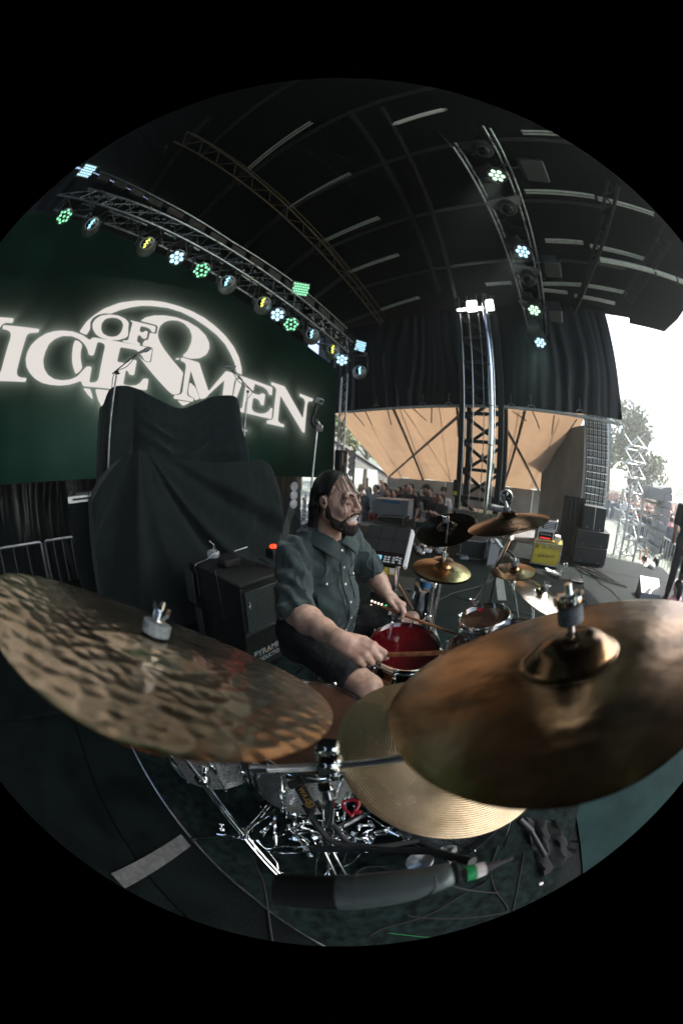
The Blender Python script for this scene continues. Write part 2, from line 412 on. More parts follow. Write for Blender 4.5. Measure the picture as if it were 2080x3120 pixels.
curtain('stage_curtain', -6.5, 5.9, lambda u: 1.6, lambda u: GZ + .02, .07, 40, 'satin', 'shiny black curtain hanging below the big video screen', 'curtain', 'x', 6.45, 3)
curtain('wing_curtain', 5.2, -2.2, lambda u: 11, lambda u: GZ, .1, 20, 'curtain', 'tall black curtain closing the near wing behind the camera', 'curtain', 'y', -6.6, 9)
curtain('wing_curtain', -6.6, -1.3, lambda u: 9.4, lambda u: GZ, .08, 16, 'curtain', 'unseen tall black curtain added behind the camera to block light at the near front corner', 'curtain', 'x', -2.7, 17)  # added out of view to cut light from the front left opening
curtain('backcloth', -6.6, 6.0, lambda u: 11.4 - u * 5.6, lambda u: 1.5, .06, 20, 'curtain', 'black backcloth hanging behind the video screen up to the roof', 'curtain', 'x', 6.6, 13)
curtain('masking_drape', -0.244, -0.714, lambda u: 1.15 - .0 * u, lambda u: .01, .02, 5, 'curtain', 'narrow black masking drape between yellow case and black loudspeaker stack', 'curtain', 'y', 6.12, 21)

# ---------------- side tent ----------------
tent = thing('canvas_tent', 'sunlit brown canvas tent with poles beside the stage', 'tent', (11, 4, GZ))
m = mat('canvas', (.28, .20, .135), .8, noise=.22, nscale=1.4, bump=.35, bscale=9, detail=8)
nn = m.node_tree; pb = nn.nodes['Principled BSDF']; tr = nn.nodes.new('ShaderNodeBsdfTranslucent'); tr.inputs[0].default_value = (.20, .130, .078, 1)
ms = nn.nodes.new('ShaderNodeMixShader'); ms.inputs[0].default_value = .45; nn.links.new(pb.outputs[0], ms.inputs[1]); nn.links.new(tr.outputs[0], ms.inputs[2]); nn.links.new(ms.outputs[0], nn.nodes['Material Output'].inputs[0])
EL, ER = (14.736,9.047,0.532), (14.201,0.563,0.799)
TL, TR = (9.281,8.056,3.259), (9.309,-1.018,3.245)
TL = (7.4, TL[1], .9 + (14 - 7.4) * .5); TR = (7.4, TR[1] - .5, .9 + (14 - 7.4) * .5)
g = MB(); P = []
for i in range(110):
    u = i / 109; row = []
    for j in range(40):
        v = j / 39; p = lerp(lerp(TL, TR, u), lerp(EL, ER, u), v)
        row.append((p[0], p[1], p[2] - .10 * abs(math.sin(u * 3.14159 * 3)) * math.sin(v * 3.14) * 1.4 + .03 * math.sin(u * 37 + v * 9) + .05 * mnoise.noise(Vector((u * 9, v * 4, 3))) + .025 * mnoise.noise(Vector((u * 30, v * 7, 8)))))
    P.append(row)
g.grid(P); g.build('canvas_roof', m, tent)
mat('pole', (.09, .088, .08), .5, .7)
for a, b, r in (((9.003,5.444,3.249), (14.384,6.725,0.608), .05), ((9.095,3.084,3.052), (14.394,8.836,0.553), .05), ((9.345,1.747,2.927), (14.234,0.608,0.633), .05), ((9.022,0.978,3.239), (14.118,2.429,0.741), .05), ((8.894,3.101,3.253), (10.466,3.553,2.517), .045)):
    g = MB(); g.tube(a, b, r, 8); g.build('tent_pole', 'pole', tent)
for a, b in (((9.152,6.752,3.264), (14.37,8.033,0.655)), ((9.144,5.276,3.268), (14.379,6.617,0.651)), ((9.064,3.787,3.308), (14.35,5.209,0.665)), ((9.111,1.146,3.284), (14.224,2.509,0.728)), ((9.306,-0.121,3.187), (13.818,1.06,0.931)), ((9.151,5.131,3.264), (14.723,5.124,0.478))): g = MB(); g.tube(a, b, .012, 4); g.build('guy_rope', 'black_rubber', tent)
for a, b in (((9.12,7.288,3.24), (9.954,7.346,2.823)), ((9.095,6.71,3.253), (10.008,6.984,2.796)), ((9.08,5.732,3.26), (9.911,6.071,2.845)), ((9.045,4.727,3.278), (9.704,4.498,2.948)), ((9.015,4.019,3.292), (9.805,4.362,2.898)), ((9.094,0.729,3.253), (9.836,0.547,2.882)), ((9.086,1.361,3.257), (9.508,0.982,3.046)), ((9.154,0.058,3.223), (9.994,0.13,2.803)), ((9.223,-0.663,3.188), (9.983,-0.344,2.808))): g = MB(); g.tube(a, b, .02, 5); g.build('strap', 'black_rubber', tent)
def wall(name, a, b, zt0, zt1, zb=GZ, m='tent_wall', parent=None, wob=.03, n=16):
    g = MB(); P = []
    for i in range(n + 1):
        u = i / n; P.append([(a[0] + (b[0] - a[0]) * u + wob * math.sin(u * 20), a[1] + (b[1] - a[1]) * u + wob * math.cos(u * 17), zb + (zt0 + (zt1 - zt0) * u - zb) * v / 6) for v in range(7)])
    g.grid(P); return g.build(name, m, parent)
wall('canvas_wall', EL, ER, EL[2], ER[2], parent=tent)
for t_ in (.0, .42, .95):
    p = lerp(EL, ER, t_); g = MB(); g.tube((p[0] - .08, p[1], GZ), (p[0] - .08, p[1], p[2]), .045, 8); g.build('wall_post', 'purlin', tent)
wall('canvas_wall', (12.5,0.532,0.649), (8.6,-0.949,1.082), 3.0, 3.0, m='scrim', parent=tent)
# gable end at the left, with an opening to the trees
ga, gb = (EL[0] + .2, EL[1] + .1), (7.9, EL[1] + 2.2)
g = MB(); gl, gr = .30, .78
def gp(u, z): return (ga[0] + (gb[0] - ga[0]) * u, ga[1] + (gb[1] - ga[1]) * u, z)
O1, O2 = (14.602,9.6,-0.051), (12.041,9.6,1.19)
g.poly([gp(0, GZ), gp(.08, GZ), gp(.12, .9), gp(0, .55)]); g.poly([gp(0, .55), gp(.12, .9), gp(.8, 1.15), gp(1, 4.4), gp(.85, 3.9)]); g.poly([gp(.8, 1.15), gp(.8, GZ), gp(1, GZ), gp(1, 4.4)])
g.build('gable_wall', 'tent_wall', tent, smooth=False)
g = MB(); g.path([gp(.0, .6), gp(.5, 2.3), gp(1, 4.4)], .07, 8); g.build('gable_beam', 'pole', tent)

# ---------------- lift tower ----------------
tw = thing('lift_tower', 'black lattice lift tower with a bright chrome tube against brown tent', 'tower', (6.2, 1.65, 0))
tx = 6.15
mat('tower_black', (.018, .02, .02), .4, .2)
for y0, y1, r in ((2.07, 1.98, .055), (1.17, 1.17, .055)):
    for dx in (0, .55):
        g = MB(); g.box((tx + dx, (y0 + y1) / 2, 2.7), (.11, .11, 5.4)); g.build('mast_leg', 'tower_black', tw, smooth=False)
for i in range(9):
    z = .25 + i * .58
    g = MB(); g.box((tx, 1.62, z), (.06, .85, .07)); g.build('cross_bar', 'tower_black', tw, smooth=False)
    for dx, sgn in ((0, 1), (.55, -1)):
        a = Vector((tx + dx, 1.62 - .42 * sgn, z)); b = Vector((tx + dx, 1.62 + .42 * sgn, z + .58)); g = MB(); g.box((a + b) / 2, (.04, .07, (b - a).length), frame(b - a, (1, 0, 0))); g.build('diagonal_brace', 'tower_black', tw, smooth=False)
g = MB(); g.tube((tx - .12, 1.36, .55), (tx - .12, 1.35, 5.4), .058, 16); g.build('chrome_tube', 'chrome', tw)
for z in (1.93, 2.72, 3.6, 4.4): g = MB(); g.cyl((tx - .12, 1.36, z), (0, 0, 1), .062, .02, 16); g.build('tube_joint', 'black_metal', tw)
for y in (1.95, 1.75, 1.52, 1.28):
    g = MB(); g.tube((tx - .1, y, .3), (tx - .1, y, 5.4), .009, 5); g.build('chain', 'steel', tw)
    g = MB(); g.box((tx - .1, y, 1.6 + .1 * math.sin(y * 9)), (.04, .045, .12), bev=.006); g.build('turnbuckle', 'steel', tw)
g = MB(); g.box((tx + .1, 1.5, .56), (.5, 1.2, .05)); g.box((tx + .1, 1.5, .28), (.4, 1.0, .5)); g.build('winch_base', 'galv', tw, smooth=False)
g = MB(); g.box((tx - .08, 2.05, 1.0), (.12, .12, .34), bev=.01); mb_ = g.build('motor_box', 'black_metal', tw)
g = MB(); g.box((tx - .143, 2.05, .9), (.004, .08, .08)); g.build('warning_sticker', 'yellow', mb_, smooth=False)
g = MB(); g.tube((tx - .1, 1.27, .72), (tx - .1, .98, .70), .07, 12); g.build('winch_motor', 'grey_plastic', tw)

# ================= video screen with the band logo =================
led = thing('video_screen', 'big dark green video screen with glowing white band logo', 'video screen', (2, 5.0, 1.1))
LW = 5.0
g = MB(); g.poly([(-4.2, LW, 1.36), (-1.599,5.0,1.267), (5.60, LW, .965), (5.55, LW, 3.7), (-4.2, LW, 6.9)], (0, .12, 0)); g.build('screen_housing', 'black_metal', led, smooth=False)
# panel: dark green picture, lighter towards the logo (the picture on the screen), with the fine pixel lines of LED tiles
m = bpy.data.materials.new('screen_picture'); m.use_nodes = True; n = m.node_tree; n.nodes.remove(n.nodes['Principled BSDF'])
e = n.nodes.new('ShaderNodeEmission'); tc = n.nodes.new('ShaderNodeTexCoord'); mp = n.nodes.new('ShaderNodeMapping'); mp.inputs['Location'].default_value = (.35, 0, -.5); mp.inputs['Scale'].default_value = (.26, 1, .62)
gr = n.nodes.new('ShaderNodeTexGradient'); gr.gradient_type = 'SPHERICAL'; nz = n.nodes.new('ShaderNodeTexNoise'); nz.inputs['Scale'].default_value = 1.1
ad = n.nodes.new('ShaderNodeMath'); ad.operation = 'MULTIPLY_ADD'; ad.inputs[1].default_value = .5; ad.inputs[2].default_value = -.2
a2 = n.nodes.new('ShaderNodeMath'); rp = n.nodes.new('ShaderNodeValToRGB')
rp.color_ramp.elements[0].position = .0; rp.color_ramp.elements[0].color = (.0022, .0085, .0055, 1)
rp.color_ramp.elements[1].position = .95; rp.color_ramp.elements[1].color = (.022, .052, .040, 1)
el = rp.color_ramp.elements.new(.4); el.color = (.0045, .020, .0135, 1)
n.links.new(tc.outputs['Object'], mp.inputs[0]); n.links.new(mp.outputs[0], gr.inputs[0]); n.links.new(tc.outputs['Object'], nz.inputs['Vector'])
n.links.new(nz.outputs[0], ad.inputs[0]); n.links.new(gr.outputs[1], a2.inputs[0]); n.links.new(ad.outputs[0], a2.inputs[1]); n.links.new(a2.outputs[0], rp.inputs[0])
at = n.nodes.new('ShaderNodeAttribute'); at.attribute_name = 'picture'; ga_ = n.nodes.new('ShaderNodeMix'); ga_.data_type = 'RGBA'; ga_.inputs['B'].default_value = (.60, .70, .58, 1); n.links.new(at.outputs['Fac'], ga_.inputs['Factor']); n.links.new(rp.outputs[0], ga_.inputs['A'])
n.links.new(ga_.outputs['Result'], e.inputs[0]); e.inputs[1].default_value = .22; n.links.new(e.outputs[0], n.nodes['Material Output'].inputs[0])
emis('logo_white', (1, .94, .88), .235)
emis('halo1', (.11, .16, .125), .5); emis('halo2', (.045, .085, .06), .5)
def flat(name, loops, y, m):
    cu = bpy.data.curves.new(name, 'CURVE'); cu.dimensions = '2D'; cu.fill_mode = 'BOTH'
    for L in loops:
        sp = cu.splines.new('POLY'); sp.points.add(len(L) - 1); sp.use_cyclic_u = True
        for p, q in zip(sp.points, L): p.co = (q[0], q[2], 0, 1)
    o = bpy.data.objects.new(name, cu); COL.objects.link(o); bpy.context.view_layer.update()
    me = bpy.data.meshes.new_from_object(o.evaluated_get(bpy.context.evaluated_depsgraph_get())); bpy.data.objects.remove(o)
    me.transform(Matrix.Rotation(R(90), 4, 'X')); me.transform(Matrix.Translation(Vector((0, y, 0)) - led.location)); me.materials.append(M[m])
    ob = bpy.data.objects.new(name, me); COL.objects.link(ob); ob.parent = scr if False else led
    return ob
def rnd_loop(L, it=1):                                # soften the corners of a letter outline
    L = [Vector(p) for p in L]
    for _ in range(it):
        out = []
        for i, p in enumerate(L):
            a, b = L[i - 1], L[(i + 1) % len(L)]
            ka = min(.25, .02 / max((p - a).length, 1e-6)); kb = min(.25, .02 / max((b - p).length, 1e-6))
            out += [p.lerp(a, ka), p.lerp(b, kb)]
        L = out
    return L
def offs(L, d):
    L = [Vector(p) for p in L]; A = sum(L[i - 1].x * L[i].z - L[i].x * L[i - 1].z for i in range(len(L))); s = 1 if A > 0 else -1; out = []
    for i, p in enumerate(L):
        t1 = (p - L[i - 1]); t2 = (L[(i + 1) % len(L)] - p); t1.y = t2.y = 0
        t1.normalize(); t2.normalize(); nn = Vector(((t1.z + t2.z), 0, -(t1.x + t2.x))); l = nn.length
        nn = nn / l if l > .3 else Vector((t1.z, 0, -t1.x)); out.append(p + nn * d * s)
    return out
LOGO = [
 ('letter', (((-2.345,4.985,3.935),(-1.827,4.985,3.843),(-1.812,4.985,3.755),(-1.976,4.985,3.779),(-2.041,4.985,3.764),(-2.076,4.985,3.722),(-2.096,4.985,3.671),(-2.227,4.985,3.688)),)),
 ('letter', (((-2.021,4.985,3.747),(-1.18,4.985,3.593),(-1.18,4.985,3.533),(-1.311,4.985,3.538),(-1.384,4.985,3.531),(-1.413,4.985,3.489),(-1.428,4.985,2.929),(-1.411,4.985,2.87),(-1.369,4.985,2.834),(-1.288,4.985,2.807),(-1.195,4.985,2.8),(-1.2,4.985,2.734),(-1.856,4.985,2.815),(-1.793,4.985,2.918),(-1.771,4.985,2.997),(-1.755,4.985,3.505),(-1.785,4.985,3.579),(-1.837,4.985,3.621),(-1.921,4.985,3.652),(-2.021,4.985,3.676)),)),
 ('letter', (((-0.706,4.985,3.546),(-0.868,4.985,3.539),(-1.023,4.985,3.505),(-1.164,4.985,3.425),(-1.259,4.985,3.327),(-1.302,4.985,3.21),(-1.298,4.985,3.1),(-1.248,4.985,2.979),(-1.157,4.985,2.873),(-1.029,4.985,2.774),(-0.88,4.985,2.699),(-0.711,4.985,2.656),(-0.53,4.985,2.635),(-0.357,4.985,2.639),(-0.229,4.985,2.667),(-0.149,4.985,2.698),(-0.095,4.985,2.609),(0.409,4.985,2.562),(0.499,4.985,2.584),(0.725,4.985,2.57),(1.056,4.985,2.55),(1.062,4.985,2.744),(0.966,4.985,2.75),(0.926,4.985,2.677),(0.848,4.985,2.625),(0.737,4.985,2.619),(0.618,4.985,2.637),(0.63,4.985,2.878),(0.678,4.985,2.847),(0.7,4.985,2.799),(0.792,4.985,2.79),(0.798,4.985,3.051),(0.682,4.985,3.059),(0.661,4.985,3.016),(0.6,4.985,2.99),(0.445,4.985,3.008),(0.453,4.985,3.262),(0.744,4.985,3.232),(0.811,4.985,3.184),(0.879,4.985,3.129),(0.943,4.985,3.045),(1.04,4.985,3.039),(1.04,4.985,3.255),(1.005,4.985,3.285),(-0.092,4.985,3.42),(-0.137,4.985,3.369),(-0.299,4.985,3.46),(-0.496,4.985,3.522)),((-0.492,4.985,3.44),(-0.337,4.985,3.383),(-0.217,4.985,3.301),(-0.137,4.985,3.203),(-0.093,4.985,3.115),(0.0,4.985,3.103),(0.017,4.985,3.34),(0.097,4.985,3.328),(0.158,4.985,3.297),(0.171,4.985,3.243),(0.166,4.985,2.735),(0.146,4.985,2.685),(0.093,4.985,2.665),(0.008,4.985,2.666),(0.007,4.985,2.92),(-0.09,4.985,2.929),(-0.135,4.985,2.874),(-0.228,4.985,2.766),(-0.335,4.985,2.725),(-0.488,4.985,2.714),(-0.65,4.985,2.742),(-0.785,4.985,2.815),(-0.881,4.985,2.919),(-0.937,4.985,3.056),(-0.934,4.985,3.192),(-0.901,4.985,3.321),(-0.804,4.985,3.405),(-0.675,4.985,3.448)))),
 ('ring', (((-0.413,4.985,3.375),(-0.327,4.985,3.347),(-0.251,4.985,3.284),(-0.255,4.985,3.186),(-0.235,4.985,3.081),(-0.196,4.985,2.977),(-0.162,4.985,2.908),(-0.197,4.985,2.849),(-0.264,4.985,2.801),(-0.322,4.985,2.894),(-0.371,4.985,2.997),(-0.404,4.985,3.119),(-0.426,4.985,3.277)),)),
 ('ring', (((-0.374,4.985,3.512),(-0.292,4.985,3.7),(-0.188,4.985,3.819),(-0.03,4.985,3.955),(0.232,4.985,4.086),(0.516,4.985,4.156),(0.819,4.985,4.195),(1.066,4.985,4.2),(1.347,4.985,4.17),(1.637,4.985,4.113),(1.918,4.985,4.023),(2.162,4.985,3.904),(2.416,4.985,3.743),(2.63,4.985,3.552),(2.773,4.985,3.358),(2.857,4.985,3.155),(2.881,4.985,3.009),(2.753,4.985,3.042),(2.698,4.985,3.214),(2.583,4.985,3.388),(2.444,4.985,3.559),(2.239,4.985,3.717),(1.995,4.985,3.846),(1.71,4.985,3.969),(1.437,4.985,4.051),(1.155,4.985,4.091),(0.848,4.985,4.084),(0.65,4.985,4.063),(0.462,4.985,4.011),(0.281,4.985,3.943),(0.125,4.985,3.861),(-0.001,4.985,3.861),(-0.112,4.985,3.831),(-0.193,4.985,3.77),(-0.219,4.985,3.692),(-0.183,4.985,3.568),(-0.22,4.985,3.456)),)),
 ('ring', (((-0.09,4.985,2.581),(0.044,4.985,2.565),(0.084,4.985,2.487),(0.12,4.985,2.391),(0.012,4.985,2.472)),)),
 ('ring', (((0.133,4.985,2.56),(0.394,4.985,2.538),(0.357,4.985,2.4),(0.296,4.985,2.262),(0.21,4.985,2.386),(0.171,4.985,2.469)),)),
 ('letter', (((0.104,4.985,3.846),(0.266,4.985,3.836),(0.42,4.985,3.78),(0.5,4.985,3.716),(0.548,4.985,3.465),(0.508,4.985,3.428),(0.383,4.985,3.383),(0.23,4.985,3.377),(0.056,4.985,3.414),(-0.058,4.985,3.477),(-0.137,4.985,3.569),(-0.17,4.985,3.664),(-0.137,4.985,3.751),(-0.048,4.985,3.819)),((0.17,4.985,3.79),(0.05,4.985,3.758),(0.004,4.985,3.678),(0.017,4.985,3.573),(0.075,4.985,3.489),(0.174,4.985,3.446),(0.274,4.985,3.435),(0.364,4.985,3.464),(0.405,4.985,3.533),(0.415,4.985,3.65),(0.363,4.985,3.736),(0.272,4.985,3.78)))),
 ('letter', (((0.504,4.985,3.763),(1.018,4.985,3.694),(1.025,4.985,3.573),(0.963,4.985,3.58),(0.922,4.985,3.632),(0.847,4.985,3.658),(0.735,4.985,3.671),(0.737,4.985,3.562),(0.815,4.985,3.555),(0.832,4.985,3.591),(0.892,4.985,3.583),(0.895,4.985,3.441),(0.811,4.985,3.447),(0.776,4.985,3.493),(0.726,4.985,3.498),(0.728,4.985,3.382),(0.802,4.985,3.346),(0.798,4.985,3.308),(0.47,4.985,3.36),(0.468,4.985,3.384),(0.567,4.985,3.39),(0.568,4.985,3.642),(0.575,4.985,3.719)),)),
 ('ampersand', (((0.707,4.985,3.766),(0.787,4.985,3.846),(0.934,4.985,3.902),(1.132,4.985,3.93),(1.36,4.985,3.927),(1.6,4.985,3.882),(1.831,4.985,3.792),(2.004,4.985,3.672),(2.102,4.985,3.539),(2.128,4.985,3.415),(2.086,4.985,3.294),(1.972,4.985,3.206),(1.81,4.985,3.17),(1.686,4.985,3.178),(1.621,4.985,3.2),(1.705,4.985,3.31),(1.749,4.985,3.48),(1.742,4.985,3.605),(1.672,4.985,3.731),(1.548,4.985,3.829),(1.415,4.985,3.865),(1.273,4.985,3.853),(1.161,4.985,3.8),(1.098,4.985,3.719),(1.081,4.985,3.614),(1.096,4.985,3.515),(1.152,4.985,3.412),(1.267,4.985,3.277),(1.411,4.985,3.137),(1.549,4.985,3.017),(1.687,4.985,2.897),(1.663,4.985,2.522),(1.538,4.985,2.496),(1.433,4.985,2.563),(1.194,4.985,2.765),(0.971,4.985,2.97),(0.812,4.985,3.129),(0.874,4.985,3.081),(0.961,4.985,3.028),(1.062,4.985,3.031),(1.052,4.985,3.272),(1.014,4.985,3.303),(0.857,4.985,3.312),(0.843,4.985,3.342),(0.867,4.985,3.413),(0.931,4.985,3.425),(0.933,4.985,3.563),(1.064,4.985,3.551),(1.058,4.985,3.699),(1.013,4.985,3.722)),)),
 ('ampersand', (((1.5,4.985,3.137),(1.557,4.985,3.157),(1.587,4.985,3.133),(1.514,4.985,3.115)),)),
 ('letter', (((1.605,4.985,3.176),(1.596,4.985,3.111),(1.691,4.985,3.082),(1.72,4.985,3.027),(1.711,4.985,2.545),(1.666,4.985,2.506),(1.559,4.985,2.49),(1.556,4.985,2.431),(1.928,4.985,2.394),(1.941,4.985,2.459),(1.848,4.985,2.481),(1.8,4.985,2.514),(1.802,4.985,2.626),(1.822,4.985,2.951),(2.065,4.985,2.449),(2.176,4.985,2.486),(2.232,4.985,2.558),(2.515,4.985,2.851),(2.505,4.985,2.515),(2.704,4.985,2.525),(2.729,4.985,2.853),(2.755,4.985,2.925),(2.816,4.985,2.942),(2.793,4.985,3.002),(2.531,4.985,3.036),(2.216,4.985,2.609),(1.964,4.985,3.12)),)),
 ('ring', (((1.829,4.985,2.741),(1.951,4.985,2.657),(2.054,4.985,2.458),(1.959,4.985,2.423),(1.947,4.985,2.46),(1.835,4.985,2.508),(1.816,4.985,2.59)),)),
 ('ring', (((2.773,4.985,2.915),(2.892,4.985,2.911),(2.892,4.985,2.802),(2.824,4.985,2.588),(2.792,4.985,2.513),(2.727,4.985,2.521),(2.747,4.985,2.721)),)),
 ('ring', (((2.921,4.985,1.985),(3.106,4.985,1.935),(2.926,4.985,1.893)),)),
 ('ring', (((1.627,4.985,2.406),(1.887,4.985,2.386),(1.744,4.985,2.312)),)),
 ('letter', (((2.825,4.985,2.992),(3.626,4.985,2.866),(3.628,4.985,2.699),(3.549,4.985,2.699),(3.502,4.985,2.781),(3.408,4.985,2.833),(3.19,4.985,2.876),(3.159,4.985,2.68),(3.309,4.985,2.656),(3.368,4.985,2.707),(3.458,4.985,2.698),(3.439,4.985,2.458),(3.362,4.985,2.471),(3.332,4.985,2.542),(3.266,4.985,2.581),(3.175,4.985,2.587),(3.16,4.985,2.377),(3.201,4.985,2.319),(3.326,4.985,2.289),(3.477,4.985,2.303),(3.575,4.985,2.366),(3.609,4.985,2.434),(3.662,4.985,2.429),(3.652,4.985,2.201),(2.861,4.985,2.289),(2.867,4.985,2.35),(2.948,4.985,2.357),(2.98,4.985,2.793),(2.939,4.985,2.85),(2.908,4.985,2.92)),)),
 ('letter', (((3.577,4.985,2.975),(3.936,4.985,2.935),(4.491,4.985,2.306),(4.537,4.985,2.668),(4.5,4.985,2.747),(4.358,4.985,2.785),(4.362,4.985,2.85),(4.776,4.985,2.791),(4.758,4.985,2.726),(4.645,4.985,2.716),(4.602,4.985,2.642),(4.567,4.985,1.986),(4.505,4.985,1.993),(3.842,4.985,2.718),(3.814,4.985,2.183),(3.885,4.985,2.135),(3.983,4.985,2.121),(3.981,4.985,2.061),(3.536,4.985,2.107),(3.537,4.985,2.17),(3.653,4.985,2.191),(3.69,4.985,2.226),(3.723,4.985,2.836),(3.664,4.985,2.895),(3.583,4.985,2.908)),))]
for k, (nm, loops) in enumerate(LOGO):
    flat(nm, [rnd_loop(L) for L in loops], 4.985 - .0004 * k, 'logo_white')
# the screen picture: a fine grid of pixels with the soft glow that the logo animation draws round its letters
def edge_bot(x): return 1.40 - (x + 4.2) / 2.6 * .125 if x < -1.6 else 1.275 - (x + 1.6) / 7.16 * .30
def edge_top(x): return 6.85 - (x + 4.2) / 9.71 * 3.17
NX, NY = 340, 150; g = MB()
xs = [-4.2] + [-1.9 + i * (5.55 + 1.9) / NX for i in range(NX + 1)]
P = [[(x, LW - .004, edge_bot(x) + (edge_top(x) - edge_bot(x)) * (j / NY) ** 1.2) for j in range(NY + 1)] for x in xs]
g.grid(P); scr = g.build('screen_panel', m, led, smooth=False)
V = np.array(g.v)[:, [0, 2]]; dist = np.full(len(V), 9.0)
near = (V[:, 1] < 4.6) & (V[:, 0] > -2.2); VN = V[near]; dn = np.full(len(VN), 9.0)
for nm, loops in LOGO:
    for L in loops:
        L2 = np.array(L)[:, [0, 2]]
        for i in range(len(L2)):
            a, b = L2[i - 1], L2[i]; ab = b - a; t_ = np.clip(((VN - a) @ ab) / max(ab @ ab, 1e-9), 0, 1); dn = np.minimum(dn, np.hypot(*(VN - a - t_[:, None] * ab).T))
dist[near] = dn
rnw = .75 + .25 * np.sin(V[:, 0] * 2.1 + 1) * np.sin(V[:, 1] * 3.1)
pic = np.clip(.34 * np.exp(-dist / .06) + .13 * np.exp(-dist / .22), 0, 1) * rnw
att = scr.data.attributes.new('picture', 'FLOAT', 'POINT'); att.data.foreach_set('value', pic.astype(np.float32))

# ================= lighting trusses =================
mat('truss_black', (.03, .032, .032), .35, .9, noise=.4, nscale=20)
mat('truss_alu', (.40, .44, .43), .35, 1, noise=.35, nscale=20)
lt = thing('lighting_truss', 'long cluttered lighting truss hanging in front of the video screen', 'truss', (2, 4.1, 4.4))
L0, L1 = (-2.014,4.0,5.81), (4.762,4.0,3.729)
U0, U1 = (-1.458,4.0,5.944), (4.903,4.0,4.019)
def truss_box(th, A0, A1, B0, B1, dy, r, n, m):
    k = Vector(dy)
    ch = [(Vector(A0), Vector(A1)), (Vector(B0), Vector(B1)), (Vector(A0) + k, Vector(A1) + k), (Vector(B0) + k, Vector(B1) + k)]
    for a, b in ch: g = MB(); g.tube(a, b, r, 8); g.build('truss_chord', m, th)
    g = MB()
    for p, q in ((0, 1), (1, 3), (3, 2), (2, 0)):
        for i in range(n):
            a = ch[p][0].lerp(ch[p][1], (i + .5 * (i % 2)) / n) if False else ch[p][0].lerp(ch[p][1], i / n); b = ch[q][0].lerp(ch[q][1], (i + 1) / n)
            if i % 2: a, b = ch[q][0].lerp(ch[q][1], i / n), ch[p][0].lerp(ch[p][1], (i + 1) / n)
            g.tube(a, b, r * .45, 5)
    o = g.build('truss_lattice', m, th); o['kind'] = 'stuff'; return ch
ch = truss_box(lt, L0, L1, U0, U1, (0, .42, 0), .020, 26, 'truss_alu')
pp = [(-1.546,4.1,6.617), (0.016,4.1,5.924), (1.721,4.1,5.285), (3.187,4.1,4.895), (4.806,4.1,4.366)]
g = MB(); g.path(pp, .014, 8); g.build('cable_pipe', 'truss_alu', lt)
mat('cable_tray', (.05, .045, .036), .6, 0, noise=.5, nscale=8)
for i in range(14):
    a, b = interp(pp, (i + .1) / 14), interp(pp, (i + .8) / 14); g = MB(); g.poly([Vector(a) - Vector((0, 0, .05)), Vector(b) - Vector((0, 0, .05)), Vector(b) - Vector((0, 0, .2)), Vector(a) - Vector((0, 0, .2))], (0, .06, 0)); g.build('side_panel', 'cable_tray', lt, smooth=False)
# cables, clamps and tape clutter on the truss
g = MB(); rn = random.Random(4)
for i in range(26):
    t = rn.random() * .95; a = Vector(L0).lerp(Vector(L1), t); b = Vector(L0).lerp(Vector(L1), t + .05 + .1 * rn.random()); up = Vector(U0) - Vector(L0)
    a += up * rn.random() * .9 + Vector((0, -.02 + .4 * rn.random(), 0)); b += up * rn.random() * .9 + Vector((0, -.02 + .4 * rn.random(), 0)); mid = (a + b) / 2 - Vector((0, 0, .05 + .12 * rn.random()))
    g.path(smoothline([a, mid, b], 8), .009, 5)
o = g.build('cable', 'black_rubber', lt); o['kind'] = 'stuff'
g = MB()
for i in range(120):
    t = rn.random(); p = Vector(L0).lerp(Vector(L1), t) + (Vector(U0) - Vector(L0)) * (rn.random() * 1.05) + Vector((0, -.03, 0)); l = .02 + .07 * rn.random() ** 2
    g.box(p, (l, .015, .012 + .012 * rn.random()), Euler((0, .35 + rn.uniform(-.7, .7), 0)).to_matrix())
o = g.build('clamp', 'alu', lt); o['kind'] = 'stuff'
rt = thing('lighting_truss', 'lighting truss above the kit running away towards the side curtain', 'truss', (4, .2, 5.6))
A0, A1 = (2.288,-0.408,6.572), (6.752,0.08,4.429)
B0, B1 = (2.554,0.351,6.444), (6.434,0.469,4.582)
ch2 = []
for a, b in ((A0, A1), (B0, B1), (Vector(A0) + Vector((.15, .05, .5)), Vector(A1) + Vector((.1, .05, .4))), (Vector(B0) + Vector((.15, -.05, .5)), Vector(B1) + Vector((.1, -.05, .4)))):
    g = MB(); g.tube(a, b, .021, 8); g.build('truss_chord', 'truss_alu', rt); ch2.append((Vector(a), Vector(b)))
g = MB()
for p, q in ((0, 2), (1, 3), (2, 3)):
    for i in range(16):
        a, b = ch2[p][0].lerp(ch2[p][1], i / 16), ch2[q][0].lerp(ch2[q][1], (i + 1) / 16)
        if i % 2: a, b = ch2[q][0].lerp(ch2[q][1], i / 16), ch2[p][0].lerp(ch2[p][1], (i + 1) / 16)
        g.tube(a, b, .01, 5)
o = g.build('truss_lattice', 'truss_black', rt); o['kind'] = 'stuff'
for t in (.30, .62, .82):
    a, b = ch2[0][0].lerp(ch2[0][1], t), ch2[1][0].lerp(ch2[1][1], t)
    g = MB(); d = b - a; g.box((a + b) / 2 + Vector((0, 0, .02)), (.2, .05, d.length), frame(d, (1, 0, 0))); g.build('spreader_plate', 'grey_plastic', rt, smooth=False)
g = MB(); a = ch2[1][0]; g.path([a + Vector((0, .1, .9)), a + Vector((0, .02, .02))], .012, 5); g.build('hoist_chain', 'steel', rt)
g = MB()
